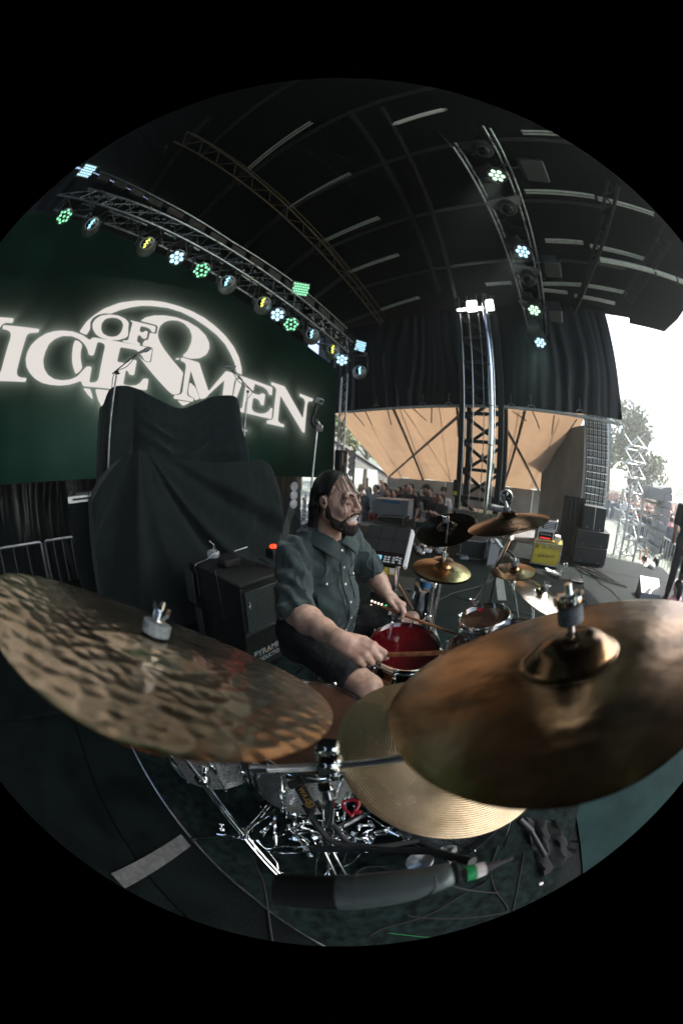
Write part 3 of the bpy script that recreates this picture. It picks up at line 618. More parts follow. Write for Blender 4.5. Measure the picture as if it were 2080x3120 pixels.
for i in range(14):
    t = rn.random() * .9; a = ch2[1][0].lerp(ch2[1][1], t); b = ch2[0][0].lerp(ch2[0][1], min(1, t + .1 * rn.random())); g.path(smoothline([a + Vector((0, 0, .1)), (a + b) / 2 - Vector((0, 0, .1 * rn.random())), b + Vector((0, 0, .15))], 8), .009, 5)
g.path(smoothline([(6.635,1.087,4.385), (6.977,0.983,4.121), (6.94,0.781,4.139), (6.757,0.571,4.327)], 12), .012, 5)
o = g.build('cable', 'black_rubber', rt); o['kind'] = 'stuff'

# ================= lamps =================
emis('lens_green', (.28, 1, .5), .5); emis('lens_blue', (.42, .78, 1), .7); emis('lens_cyan', (.3, .75, .95), .8); emis('lens_yellow', (.85, .95, .12), .7); emis('lens_pale', (.6, 1, .7), .6); emis('lens_white', (1, 1, .97), 3.0)
mat('lamp_body', (.02, .022, .022), .35, 0, .6)
mat('lamp_silver', (.36, .38, .37), .35, .4)
mat('lens_glass', (.01, .012, .012), .06, 0, .9)
mat('lens_rim', (.16, .17, .17), .3, .8)
def moving_head(name, label, pos, aim, lens, kind, size=1.0, hang=(0, 0, .32), group=None, watt=0, col=(1, 1, 1), cone=50):
    t = thing(name, label, 'stage light', pos, group=group)
    p = Vector(pos); d = Vector(aim).normalized(); s = size
    side_ = d.cross(Vector((0, 0, 1))).normalized()
    top = p + Vector(hang) * s
    g = MB(); g.box(top, (.24 * s, .2 * s, .09 * s), frame((0, 0, 1), side_), bev=.012); g.tube(top, top + Vector((0, 0, .12 * s)), .02 * s, 6); g.build('base', 'lamp_body', t)
    g = MB()
    for k in (-1, 1): g.path([top + side_ * k * .06 * s, top + side_ * k * .15 * s - Vector((0, 0, .05 * s)), p + side_ * k * .15 * s], .018 * s, 6)
    g.build('yoke', 'lamp_body', t)
    r = .115 * s
    if kind == 'wash':
        g = MB(); g.lathe([(.06 * s, -.2 * s), (.1 * s, -.18 * s), (r, -.06 * s), (r * 1.05, .055 * s), (r * .97, .06 * s), (r * .95, .035 * s), (.001, .035 * s)], p, d, 24); h = g.build('head', 'lamp_body', t)
        g = MB(); g.lathe([(r * 1.04, .02 * s), (r * 1.08, .03 * s), (r * 1.08, .062 * s), (r * .98, .066 * s)], p, d, 24, cap=False); g.build('lens_rim', 'lens_rim', h)
        g = MB(); fr = frame(d)
        cells = [(0, 0)] + [(.62 * math.cos(a * math.pi / 3), .62 * math.sin(a * math.pi / 3)) for a in range(6)]
        cr_ = .26
        if lens == 'lens_green': cells += [(.86 * math.cos((a + .5) * math.pi / 3), .86 * math.sin((a + .5) * math.pi / 3)) for a in range(6)]; cr_ = .17
        for a, b in cells:
            q = p + fr @ Vector((a * r, b * r, .036 * s)); g.lathe([(cr_ * r, 0), (cr_ * r * .8, .014 * s), (.001, .02 * s)], q, d, 10)
        g.build('lens_cell', lens, h)['kind'] = 'stuff'
        if watt:                                        # the lamp is lit in the photograph
            ld = bpy.data.lights.new('lamp_beam', 'SPOT'); ld.energy = watt; ld.color = col; ld.spot_size = R(cone); ld.spot_blend = .8; ld.shadow_soft_size = .1
            lo_ = bpy.data.objects.new('lamp_beam', ld); COL.objects.link(lo_); lo_.parent = t; lo_.location = d * .12; lo_.rotation_euler = (-d).to_track_quat('Z', 'Y').to_euler()
    else:
        g = MB(); g.lathe([(.09 * s, -.26 * s), (.13 * s, -.22 * s), (.13 * s, -.02 * s), (r * .82, .08 * s), (r * .8, .1 * s), (r * .72, .09 * s), (.001, .085 * s)], p, d, 24); h = g.build('head', 'lamp_silver' if kind == 'spot' else 'lamp_body', t)
        g = MB(); g.lathe([(r * .74, .086 * s), (r * .5, .1 * s), (.001, .105 * s)], p, d, 20); g.build('front_lens', 'lens_glass', h)
        g = MB(); g.lathe([(r * .72, .08 * s), (r * .84, .085 * s), (r * .84, .102 * s), (r * .74, .104 * s)], p, d, 24, cap=False); g.build('lens_rim', 'lens_rim', h)
        if lens:
            fr = frame(d, Vector((1, 0, .6)))
            g = MB(); g.path([p + fr @ Vector((a * r, b * r, .112 * s)) for a, b in ((-.42, -.4), (-.2, -.38), (-.22, -.05), (.05, -.02), (.0, .28), (.3, .3), (.34, .45))], .013 * s, 6); g.build('lit_filament', lens, h)
    return t
rear = [
 ('wash', 'lens_green', (-1.581,4.2,5.393), 'green lit wash light with dotted lens, leftmost on the rear truss'),
 ('spot', 'lens_cyan', (-0.911,4.2,5.152), 'spotlight with cyan zigzag glow, next to the leftmost green wash light'),
 ('spot', 'lens_yellow', (0.264,4.2,4.815), 'spotlight with yellow zigzag glow and silver body, left of the large bluish wash light'),
 ('wash', 'lens_blue', (0.864,4.2,4.659), 'bluish white wash light above the top of the logo ring, leftmost of the blue ones'),
 ('wash', 'lens_green', (1.364,4.2,4.514), 'green lit wash light just right of the leftmost bluish wash light'),
 ('spot', 'lens_cyan', (1.886,4.2,4.395), 'silver bodied spotlight with blue glow between two hanging brackets on the rear truss'),
 ('spot', 'lens_yellow', (2.663,4.2,4.193), 'spotlight with small yellow glow left of the middle bluish wash light'),
 ('wash', 'lens_blue', (3.004,4.2,4.067), 'bluish wash light in the middle of the right half of the rear truss'),
 ('wash', 'lens_green', (3.336,4.2,3.965), 'green lit wash light just below the green blinder panel'),
 ('spot', 'lens_cyan', (3.882,4.2,3.898), 'small spotlight with blue glow right of the green wash light below the green blinder'),
 ('spot', 'lens_yellow', (4.5,4.2,3.737), 'small spotlight with yellow glow left of the last bluish wash light'),
 ('wash', 'lens_blue', (4.801,4.2,3.598), 'bluish wash light below the blue blinder near the right truss end'),
 ('spot', 'lens_cyan', (5.434,4.2,3.496), 'small spotlight with cyan glow at the right end of the rear truss')]
for i, (kd, ln, ps, lb) in enumerate(rear):
    aim = (Vector((0, -.3, 1.3)) - Vector(ps)).normalized() if kd == 'wash' else (Vector((-.5, -.6, 2.6)) - Vector(ps)).normalized()
    pos = Vector(ps) + (Vector((.0, .12, -.1)) if kd == 'spot' else Vector((0, 0, 0)))
    moving_head('moving_head_light', lb, ps, aim, ln, kd, 1.2 if kd == 'wash' else 1.25, group='moving heads along the rear truss', watt=0, col={'lens_green': (.3, 1, .5), 'lens_blue': (.6, .85, 1)}.get(ln, (1, 1, 1)))
def blinder(label, c, aim, lens, wd=.34, ht=.3):
    t = thing('led_blinder', label, 'blinder light', c); d = Vector(aim).normalized(); fr = frame(d, Vector((0, 0, 1)).cross(d))
    g = MB(); g.box(Vector(c) - d * .09, (wd + .05, ht + .05, .14), fr, bev=.012); b = g.build('housing', 'lamp_body', t)
    g = MB(); g.box(Vector(c) - d * .0195, (wd + .02, ht + .02, .006), fr); g.build('front_plate', 'lens_rim', t, smooth=False)
    g = MB()
    for i in range(6):
        for j in range(5): g.lathe([(wd / 15, 0), (wd / 22, .012), (.001, .016)], Vector(c) + fr @ Vector(((i - 2.5) * wd / 6 + (j % 2) * wd / 14, (j - 2) * ht / 5, -.016)), d, 8)
    g.build('led_cell', lens, t)['kind'] = 'stuff'
blinder('blue lit blinder panel at the far left end of the rear truss', (-1.876,4.1,6.654), (.25, -.75, -.62), 'lens_blue', .30, .26)
blinder('green lit blinder panel on top of the rear truss', (3.307,4.0,4.71), (-.35, -.75, -.45), 'lens_green', .30, .26)
blinder('pale blue lit blinder panel near the right end of the rear truss', (5.175,4.0,4.021), (-.25, -.85, -.3), 'lens_blue', .26, .24)
for (x, y, k, ln, lb) in (((2.642,-0.074,6.302), 0, 'spotdark', None, 'unlit spotlight with square lens at the upper end of the front truss'),
                      ((3.079,-0.049,6.042), 0, 'wash', 'lens_pale', 'large pale green wash light with seven bulbs on the front truss'),
                      ((3.681,0.058,5.753), 0, 'spotdark', None, 'unlit black spotlight between the pale green and bluish lamps of the front truss'),
                      ((4.463,0.097,5.328), 0, 'wash', 'lens_blue', 'bluish white wash light halfway along the front truss'),
                      ((5.015,0.167,5.063), 0, 'spotdark', None, 'unlit dark spotlight just past the bluish lamp of the front truss'),
                      ((5.637,0.207,4.714), 0, 'wash', 'lens_pale', 'small yellow green wash light near the side curtain'),
                      ((6.441,0.223,4.328), 0, 'wash', 'lens_blue', 'lowest wash light of the front truss, blue, against the side curtain')):
    aim = (Vector((1.02, .92, 1.15)) if 'seven bulbs' in lb or 'halfway' in lb else Vector((3.0, .7, .0))) - Vector(x) if k == 'wash' else Vector((1, .3, 0)) - Vector(x)
    moving_head('moving_head_light', lb, x, aim, ln, k, 1.25, (.1, .1, .3), 'moving heads on the front truss', (110 if 'seven bulbs' in lb or 'halfway' in lb else 70) if k == 'wash' else 0, (.9, 1, .95) if 'seven bulbs' in lb or 'halfway' in lb else (.62, 1, .92), 15 if 'seven bulbs' in lb or 'halfway' in lb else 40)
for (c, sz, lb) in (((3.031,-0.678,6.115), (.42, .36, .34), 'large black strobe box at the upper end beside the front truss'), ((4.83,-0.356,5.251), (.34, .3, .36), 'middle black strobe box beside the front truss'), ((5.826,-0.218,4.774), (.3, .26, .36), 'small black strobe box nearest the side curtain')):
    t = thing('strobe_light', lb, 'strobe light', c); g = MB(); g.box(c, sz, Euler((0, .42, .1)).to_matrix(), bev=.01); g.build('housing', 'lamp_body', t)
    g = MB(); g.box(Vector(c) + Vector((0, -sz[1] / 2 - .008, 0)), (sz[0] * .96, .012, sz[2] * .96), Euler((0, .42, .1)).to_matrix()); g.build('front_plate', 'steel', t, smooth=False)
    g = MB(); g.path([Vector(c) + Vector((0, sz[1] / 2 + .02, .1)), Vector(c) + Vector((-.02, sz[1] / 2 + .12, .05)), Vector(c) + Vector((0, sz[1] / 2 + .2, .2))], .012, 6); g.build('clamp', 'steel', t)
for (c, sz, lb) in (((6.0,1.847,4.999), (.05, .30, .07), 'flat white work lamp, leftmost on the tower head'), ((6.0,1.633,5.069), (.05, .24, .30), 'biggest white work lamp on the tower head'), ((6.0,1.42,4.987), (.05, .18, .09), 'smallest white work lamp on the tower head'), ((6.0,1.211,5.062), (.05, .16, .30), 'upright white work lamp, rightmost on the tower head')):
    t = thing('work_lamp', lb, 'work lamp', c, group='work lamps on the tower head'); g = MB(); g.box(Vector(c) + Vector((.05, 0, 0)), (.07, sz[1] + .04, sz[2] + .04), bev=.01); g.build('housing', 'lamp_body', t)
    g = MB(); g.box(c, sz, bev=.02); g.build('lamp_glass', 'lens_white', t)
    g = MB(); g.tube(Vector(c) + Vector((.07, 0, .02)), Vector(c) + Vector((.15, 0, .2)), .015, 6); g.build('bracket', 'steel', t)

# ================= drum kit =================
def bronze(name, c1, c2, rough, kind, amp=.3, nsc=7):
    m = bpy.data.materials.new(name); m.use_nodes = True; n = m.node_tree; b = n.nodes['Principled BSDF']; b.inputs['Metallic'].default_value = 1
    tc = n.nodes.new('ShaderNodeTexCoord'); nz = n.nodes.new('ShaderNodeTexNoise'); nz.inputs['Scale'].default_value = nsc; nz.inputs['Detail'].default_value = 6
    n.links.new(tc.outputs['Object'], nz.inputs['Vector'])
    mx = n.nodes.new('ShaderNodeMix'); mx.data_type = 'RGBA'; mx.inputs['A'].default_value = (*c1, 1); mx.inputs['B'].default_value = (*c2, 1)
    mr = n.nodes.new('ShaderNodeMapRange'); mr.inputs[1].default_value = .35; mr.inputs[2].default_value = .65
    n.links.new(nz.outputs[0], mr.inputs[0]); n.links.new(mr.outputs[0], mx.inputs['Factor']); n.links.new(mx.outputs['Result'], b.inputs['Base Color'])
    r2 = n.nodes.new('ShaderNodeMapRange'); r2.inputs[3].default_value = rough * .7; r2.inputs[4].default_value = rough * 1.5; n.links.new(nz.outputs[0], r2.inputs[0]); n.links.new(r2.outputs[0], b.inputs['Roughness'])
    sx = n.nodes.new('ShaderNodeVectorMath'); sx.operation = 'MULTIPLY'; sx.inputs[1].default_value = (1, 1, 0); n.links.new(tc.outputs['Object'], sx.inputs[0])
    ln = n.nodes.new('ShaderNodeVectorMath'); ln.operation = 'LENGTH'; n.links.new(sx.outputs[0], ln.inputs[0])
    ml = n.nodes.new('ShaderNodeMath'); ml.operation = 'MULTIPLY'; ml.inputs[1].default_value = 2400 if kind != 'groove' else 1300; n.links.new(ln.outputs['Value'], ml.inputs[0])
    si = n.nodes.new('ShaderNodeMath'); si.operation = 'SINE'; n.links.new(ml.outputs[0], si.inputs[0])
    bp = n.nodes.new('ShaderNodeBump'); bp.inputs['Strength'].default_value = {'groove': .35, 'hammer': .04, 'smooth': .045}[kind]; bp.inputs['Distance'].default_value = .001; n.links.new(si.outputs[0], bp.inputs['Height'])
    last = bp
    if kind == 'hammer':
        vo = n.nodes.new('ShaderNodeTexVoronoi'); vo.feature = 'SMOOTH_F1'; vo.inputs['Scale'].default_value = 50; vo.inputs['Smoothness'].default_value = .6; n.links.new(tc.outputs['Object'], vo.inputs['Vector'])
        b2 = n.nodes.new('ShaderNodeBump'); b2.inputs['Strength'].default_value = amp; b2.inputs['Distance'].default_value = .012; n.links.new(vo.outputs['Distance'], b2.inputs['Height']); n.links.new(bp.outputs[0], b2.inputs['Normal']); last = b2
    else:
        n2 = n.nodes.new('ShaderNodeTexNoise'); n2.inputs['Scale'].default_value = 16; n2.inputs['Detail'].default_value = 2; n.links.new(tc.outputs['Object'], n2.inputs['Vector'])
        b2 = n.nodes.new('ShaderNodeBump'); b2.inputs['Strength'].default_value = .12 if kind == 'groove' else .2; b2.inputs['Distance'].default_value = .01; n.links.new(n2.outputs[0], b2.inputs['Height']); n.links.new(bp.outputs[0], b2.inputs['Normal']); last = b2
    tg = n.nodes.new('ShaderNodeTangent'); tg.direction_type = 'RADIAL'; tg.axis = 'Z'; n.links.new(tg.outputs[0], b.inputs['Tangent']); b.inputs['Anisotropic'].default_value = {'groove': .8, 'hammer': .35, 'smooth': .7}[kind]
    n.links.new(last.outputs[0], b.inputs['Normal']); MATS[name] = m
bronze('bronze_hammered', (.48, .35, .23), (.76, .61, .45), .19, 'hammer', .20)
bronze('bronze_far', (.055, .038, .024), (.50, .31, .16), .17, 'smooth', nsc=5)
bronze('bronze_dark', (.16, .09, .045), (.42, .24, .11), .16, 'smooth')
bronze('bronze_warm', (.30, .18, .085), (.52, .33, .17), .22, 'smooth')
bronze('bronze_groove', (.36, .29, .18), (.56, .46, .30), .24, 'groove')
bronze('bronze_bright', (.62, .50, .36), (.74, .64, .50), .13, 'smooth')
bronze('bronze_black', (.035, .025, .018), (.10, .06, .035), .12, 'smooth')
mat('felt', (.20, .22, .21), .95, noise=.3, nscale=200)
def cymbal(name, label, c, nrm, r, m, bell=.055, bow=.02, bellh=.028, group=None, xdir=None, prof=None, seg=72, warp=0):
    pr = prof or [(r, 0), (r * .97, .0012), (r * .8, bow * .34), (r * .55, bow * .72), (bell * 1.35, bow * .96), (bell * 1.08, bow * 1.02), (bell * .92, bow + bellh * .28), (bell * .7, bow + bellh * .68), (bell * .42, bow + bellh * .92), (.008, bow + bellh)]
    P = smoothline([(a, b, 0) for a, b in pr[1:]], 30); top = [(r, 0)] + [(p.x, p.y) for p in P]
    g = MB(); g.lathe(top + [(a, b - .0016) for a, b in reversed(top)], n=seg)
    o = g.build(name, m); q = frame(nrm, xdir or (1, 0, 0)); o.matrix_world = Matrix.Translation(Vector(c)) @ q.to_4x4()
    return tag(o, label, 'cymbal', group)
CY = {
 'left': ((.056, .370, 1.203), (.507, .144, .850)), 'right': ((.382, -.087, 1.218), (.098, .383, .918)), 'mid': ((.409, .038, .937), (.124, -.128, .984)),
 'china': ((1.786, .638, 1.061), (-.377, .117, .919)), 'ride': ((1.517, .210, 1.200), (-.095, .262, .961)), 'hat': ((1.639, .585, .845), (-.038, -.056, .998)),
 'splash': ((1.552, .145, .958), (-.071, .098, .993)), 'white': ((1.705, -.033, .797), (.030, -.347, .937))}
cymbal('crash_cymbal', 'large hammered bronze crash cymbal tilted in the left foreground', *CY['left'], .254, 'bronze_hammered', .085, .006, .013)
cymbal('crash_cymbal', 'large dark bronze cymbal with shiny bell filling the right foreground', *CY['right'], .254, 'bronze_far', .068, .012, .034)
cymbal('ride_cymbal', 'grooved golden cymbal lying low under the two foreground cymbals', *CY['mid'], .228, 'bronze_groove', .05, .016, .024)
cymbal('china_cymbal', 'black faced cymbal with worn bronze edge behind the hi-hat rod', *CY['china'], .203, 'bronze_black', .06, .014, .03)
cymbal('crash_cymbal', 'dark copper crash cymbal overlapping the black faced one', *CY['ride'], .216, 'bronze_dark', .055, .034, .03)
hat = thing('hi_hat', 'bronze hi-hat cymbals on a chrome stand by the drummer', 'hi-hat', (1.639, .585, 0))
for k, (dz, flip) in enumerate(((0, 1), (-.012, -1))):
    c, nv = CY['hat']; o = cymbal('hi_hat_cymbal', None, Vector(c) + Vector((0, 0, dz)) - Vector((1.639, .585, 0)), Vector(nv) * flip, .178, 'bronze_warm', .05, .022, .024); o.parent = hat
    del_keys = [k_ for k_ in ('label', 'category') if k_ in o.keys()]
    for k_ in del_keys: del o[k_]
g = MB(); g.tube((1.639, .585, .87), (1.639, .585, 1.16), .0045, 8); g.build('pull_rod', 'chrome', hat)
g = MB(); g.cyl((1.639, .585, .93), (0, 0, 1), .014, .05, 12); g.box((1.66, .575, .925), (.04, .012, .02)); g.build('clutch', 'chrome', hat)
g = MB(); g.lathe([(.05, .0), (.06, .004), (.03, .012), (.012, .016)], (1.639, .585, .905), (0, 0, 1), 24, cap=False); g.build('upper_cup', 'bronze_bright', hat)
g = MB(); g.tube((1.639, .585, .12), (1.639, .585, .83), .013, 10); g.tube((1.639, .585, .12), (1.639, .585, .45), .016, 10); g.build('stand_tube', 'chrome', hat)
for a in (.3, 2.4, 4.5):
    g = MB(); g.path([(1.639 + .016 * math.cos(a), .585 + .016 * math.sin(a), .40), (1.639 + .12 * math.cos(a), .585 + .12 * math.sin(a), .22), (1.639 + .26 * math.cos(a), .585 + .26 * math.sin(a), .012)], .007, 6); g.cyl((1.639 + .26 * math.cos(a), .585 + .26 * math.sin(a), .015), (0, 0, 1), .014, .03, 10); g.build('leg', 'chrome', hat)
g = MB(); g.poly([(1.59, .38, .03), (1.69, .38, .03), (1.69, .66, .09), (1.59, .66, .09)], (0, 0, .012)); g.build('foot_pedal', 'alu', hat)
cymbal('splash_cymbal', 'small dark splash cymbal in front of the yellow case', *CY['splash'], .127, 'bronze_dark', .03, .012, .018)
cymbal('crash_cymbal', 'tilted polished cymbal reflecting white sky beside the stage floor', *CY['white'], .203, 'bronze_bright', .05, .02, .025)

# ---- hardware helpers ----
def wing_top(parent, c, nv, felt=.021, m2='chrome', s=1):
    nv = Vector(nv).normalized(); c = Vector(c)
    g = MB(); g.cyl(c + nv * .010 * s, nv, felt, .018 * s, 18); g.build('felt', 'felt', parent)
    g = MB(); g.tube(c, c + nv * .05 * s, .004 * s, 8); g.cyl(c + nv * .028 * s, nv, .010 * s, .016 * s, 12); fr = frame(nv, (0, 1, 0))
    for k in (-1, 1): g.poly([c + nv * .022 * s + fr @ Vector((k * .008 * s, -.003, 0)), c + nv * .022 * s + fr @ Vector((k * .026 * s, -.003, .014 * s)), c + nv * .034 * s + fr @ Vector((k * .026 * s, -.003, .012 * s)), c + nv * .036 * s + fr @ Vector((k * .008 * s, -.003, 0))], fr @ Vector((0, .006, 0)))
    g.build('wing_nut', m2, parent)
def clamp_block(g, c, s=.03, ax=(0, 0, 1)):
    fr = frame(ax); c = Vector(c); g.box(c, (s * 1.1, s * 1.2, s * 1.3), fr, bev=s * .18); g.cyl(c + fr @ Vector((s * .9, 0, 0)), fr @ Vector((1, 0, 0)), s * .32, s * .8, 10)
    g.path([c + fr @ Vector((s * 1.3, -s * .5, 0)), c + fr @ Vector((s * 1.35, 0, 0)), c + fr @ Vector((s * 1.3, s * .6, s * .2))], s * .16, 6)
    return g
def stand(label, c, nv, base, bowtop, tube=.0125, legs=(.3, 2.4, 4.5), legr=.27, hub=None, group='cymbal stands', wing=True):
    c = Vector(c); nv = Vector(nv).normalized(); b = Vector(base); t = thing('cymbal_stand', label, 'cymbal stand', base, group=group)
    top = c - nv * .07
    g = MB(); g.tube(c - nv * .075, c + nv * bowtop, .006, 8); g.build('tilter_rod', 'chrome', t)
    g = MB(); clamp_block(g, top, .024, nv); g.build('tilter', 'chrome', t)
    mid = Vector((b.x, b.y, top.z * .62)); g = MB(); g.tube(top, mid, tube * .75, 10); g.build('upper_tube', 'chrome', t)
    g = MB(); g.tube(mid + (top - mid) * .02, (b.x, b.y, .1), tube, 12); g.build('lower_tube', 'chrome', t)
    g = MB(); clamp_block(g, mid, .03); g.build('height_clamp', 'chrome', t)
    h = hub or .36
    g = MB(); clamp_block(g, (b.x, b.y, h), .03); g.build('leg_collar', 'chrome', t); g = MB(); g.cyl((b.x, b.y, .12), (0, 0, 1), .02, .04, 12); g.build('leg_collar', 'chrome', t)
    for a in legs:
        d = Vector((math.cos(a), math.sin(a), 0)); g = MB()
        for k in (-1, 1):
            sd = Vector((-d.y, d.x, 0)) * .008 * k; g.path([b * 1 + sd + Vector((0, 0, h)) + d * .02, Vector((b.x, b.y, 0)) + sd + d * legr * .6 + Vector((0, 0, h * .42)), Vector((b.x, b.y, .012)) + sd + d * legr], .0045, 6)
            g.tube(Vector((b.x, b.y, .12)) + sd, Vector((b.x, b.y, h * .42)) + sd + d * legr * .6, .0035, 5)
        g.build('leg', 'chrome', t)
        g = MB(); g.ball((b.x + d.x * legr, b.y + d.y * legr, .014), .014, 8); g.build('rubber_foot', 'black_rubber', t)
    if wing: wing_top(t, c + nv * bowtop * .82, nv)
    return t
def topz(k, h): return Vector(CY[k][0]) + Vector(CY[k][1]) * h
stand('chrome stand whose wing nut pokes through the left foreground cymbal', CY['left'][0], CY['left'][1], (.05, .45, 0), .025, legs=(-1.75, .5, 2.6), legr=.25, hub=.14)
stand('chrome stand carrying the black faced cymbal', CY['china'][0], CY['china'][1], (1.90, .72, 0), .06)
stand('chrome stand carrying the dark copper crash cymbal', CY['ride'][0], CY['ride'][1], (1.62, .34, 0), .075, tube=.015)
stand('chrome stand carrying the small splash cymbal', CY['splash'][0], CY['splash'][1], (1.66, .02, 0), .04)
stand('chrome stand carrying the tilted polished cymbal', CY['white'][0], CY['white'][1], (1.52, -.10, 0), .055)
# the right foreground cymbal has a fat felt and a big nut
t = thing('cymbal_stand', 'chrome stand with fat felt and knurled nut through the right foreground cymbal', 'cymbal stand', (.62, -.30, 0), group='cymbal stands')
c, nv = Vector(CY['right'][0]), Vector(CY['right'][1]).normalized()
g = MB(); g.tube(c - nv * .05, c + nv * .115, .0055, 10); g.build('tilter_rod', 'chrome', t)
g = MB(); g.lathe([(.012, .060), (.0185, .062), (.019, .072), (.0185, .083), (.012, .085)], c, nv, 24); g.build('felt', 'felt', t)
g = MB(); g.lathe([(.008, .086), (.018, .088), (.021, .093), (.0205, .098), (.016, .101), (.007, .102)], c, nv, 18)
for k in range(9): a = k * 2 * math.pi / 9; fr = frame(nv); g.tube(c + nv * .088 + fr @ Vector((.0205 * math.cos(a), .0205 * math.sin(a), 0)), c + nv * .1 + fr @ Vector((.0205 * math.cos(a), .0205 * math.sin(a), 0)), .003, 6)
g.build('wing_nut', 'chrome', t)
g = MB(); g.path([c - nv * .045, (.40, -.26, 1.22), (.62, -.30, .95)], .010, 10); g.build('boom_arm', 'chrome', t)
g = MB(); g.tube((.62, -.30, .95), (.62, -.30, .1), .0125, 10); g.build('lower_tube', 'chrome', t)
for a in (-.4, 1.7, 3.8):
    g = MB(); g.path([(.62, -.30, .4), (.62 + .16 * math.cos(a), -.30 + .16 * math.sin(a), .2), (.62 + .28 * math.cos(a), -.30 + .28 * math.sin(a), .012)], .006, 6); g.build('leg', 'chrome', t)

# ---- drums ----
def sparkle(name, c):
    m = mat(name, c, .28, .55, coat=.6); n = m.node_tree; b = n.nodes['Principled BSDF']; tc = n.nodes.new('ShaderNodeTexCoord'); vo = n.nodes.new('ShaderNodeTexVoronoi'); vo.inputs['Scale'].default_value = 260
    n.links.new(tc.outputs['Object'], vo.inputs['Vector']); mx = n.nodes.new('ShaderNodeMix'); mx.data_type = 'RGBA'; mx.inputs['A'].default_value = (*[a * .6 for a in c], 1); mx.inputs['B'].default_value = (.8, .8, .76, 1)
    ra = n.nodes.new('ShaderNodeMapRange'); ra.inputs[1].default_value = .45; ra.inputs[2].default_value = .95; sp_ = n.nodes.new('ShaderNodeSeparateColor'); n.links.new(vo.outputs['Color'], sp_.inputs[0]); n.links.new(sp_.outputs[0], ra.inputs[0]); n.links.new(ra.outputs[0], mx.inputs['Factor']); n.links.new(mx.outputs['Result'], b.inputs['Base Color'])
sparkle('silver_sparkle', (.42, .42, .39))
mat('head_brown', (.085, .045, .028), .16, 0, .6, noise=.5, nscale=9, coat=.5)
mat('head_red', (.10, .003, .006), .12, 0, .7, noise=.5, nscale=5, coat=.8)
mat('head_black', (.012, .012, .012), .2, coat=.4)
def drum(name, label, c, nv, r, depth, head, shell, lugs=8, hoop='chrome', legs=None, cat='drum'):
    c = Vector(c); nv = Vector(nv).normalized(); t = thing(name, label, cat, c - nv * depth if not legs else (c.x, c.y, 0))
    fr = frame(nv, (1, 0, 0))
    g = MB(); g.lathe([(r * .965, -.012), (r * .965, -depth + .012)], c, nv, 48, cap=False); sh = g.build('shell', shell, t)
    g = MB(); g.lathe([(r * .95, .0), (r * .8, .0005), (.001, .0008)], c, nv, 48); g.build('batter_head', head, t)
    for z, nm in ((0, 'top_hoop'), (-depth, 'bottom_hoop')):
        g = MB(); s = 1 if z == 0 else -1
        g.lathe([(r * .955, z), (r * .955, z + .012 * s), (r * .985, z + .014 * s), (r * 1.0, z + .010 * s), (r * 1.0, z - .012 * s), (r * 1.045, z - .014 * s), (r * 1.045, z - .019 * s), (r * .97, z - .019 * s)], c, nv, 48, cap=False); g.build(nm, hoop, t)
    if depth > .1 and legs: g = MB(); g.lathe([(r * .95, -depth), (.001, -depth)], c, nv, 40); g.build('resonant_head', 'head_black', t)
    for k in range(lugs):
        a = (k + .5) * 2 * math.pi / lugs; d = fr @ Vector((math.cos(a), math.sin(a), 0)); g = MB()
        g.tube(c + d * r * 1.03 + nv * .016, c + d * r * 1.03 - nv * depth * .42, .0034, 6); g.cyl(c + d * r * 1.03 + nv * .006, nv, .007, .014, 8)
        g.tube(c + d * r * 1.03 - nv * (depth + .016), c + d * r * 1.03 - nv * depth * .6, .0034, 6); g.cyl(c + d * r * 1.03 - nv * (depth + .006), nv, .007, .014, 8)
        g.box(c + d * r * 1.0 - nv * depth * .5, (.022, .02, min(.07, depth * .45)), frame(nv, d), bev=.006); g.build('tension_lug', 'chrome', t)
    if legs:
        for a in legs:
            d = fr @ Vector((math.cos(a), math.sin(a), 0)); p = c + d * (r + .022); g = MB(); g.path([p - nv * .1, (p.x, p.y, .06), (p.x + d.x * .05, p.y + d.y * .05, .01)], .006, 7); g.box(p - nv * (depth * .7) - d * .01, (.03, .03, .05), fr, bev=.005); g.build('leg', 'chrome', t)
    return t
sn = drum('snare_drum', 'snare drum with glossy dark red head before the drummer', (1.139, .522, .597), (-.133, -.091, .987), .178, .13, 'head_red', 'bronze_dark', 10)
g = MB(); g.path([(1.139, .522, .46), (1.139, .522, .05)], .012, 8); g.build('stand_post', 'chrome', sn)
for a in (.2, 2.3, 4.4):
    g = MB(); g.path([(1.139, .522, .3), (1.139 + .22 * math.cos(a), .522 + .22 * math.sin(a), .012)], .007, 6); g.build('stand_leg', 'chrome', sn)
    g = MB(); g.path([(1.139, .522, .42), (1.139 + .18 * math.cos(a), .522 + .18 * math.sin(a), .47), (1.139 + .19 * math.cos(a), .522 + .19 * math.sin(a), .50)], .006, 6); g.build('basket_arm', 'chrome', sn)
t1 = drum('rack_tom', 'small rack tom with scratched clear brown head and red sticker', (1.299, .206, .791), (-.078, .257, .963), .127, .17, 'head_brown', 'silver_sparkle', 6)
fr = frame((-.078, .257, .963), (1, 0, 0)); g = MB(); g.poly([Vector((1.299, .206, .7925)) + fr @ Vector(p) for p in ((.05, .035, .001), (.085, .03, .001), (.088, .06, .001), (.055, .062, .001))], fr @ Vector((0, 0, .0006))); g.build('red_sticker', 'red_plastic', t1, smooth=False)
g = MB(); g.path([(1.30, .22, .68), (1.18, .12, .60), (1.02, .05, .58)], .011, 8); g.build('mount_arm', 'chrome', t1)
drum('rack_tom', 'second rack tom below the scratched one, mostly behind the drumstick', (1.128, .160, .721), (-.057, .131, .990), .152, .19, 'head_brown', 'silver_sparkle', 6)
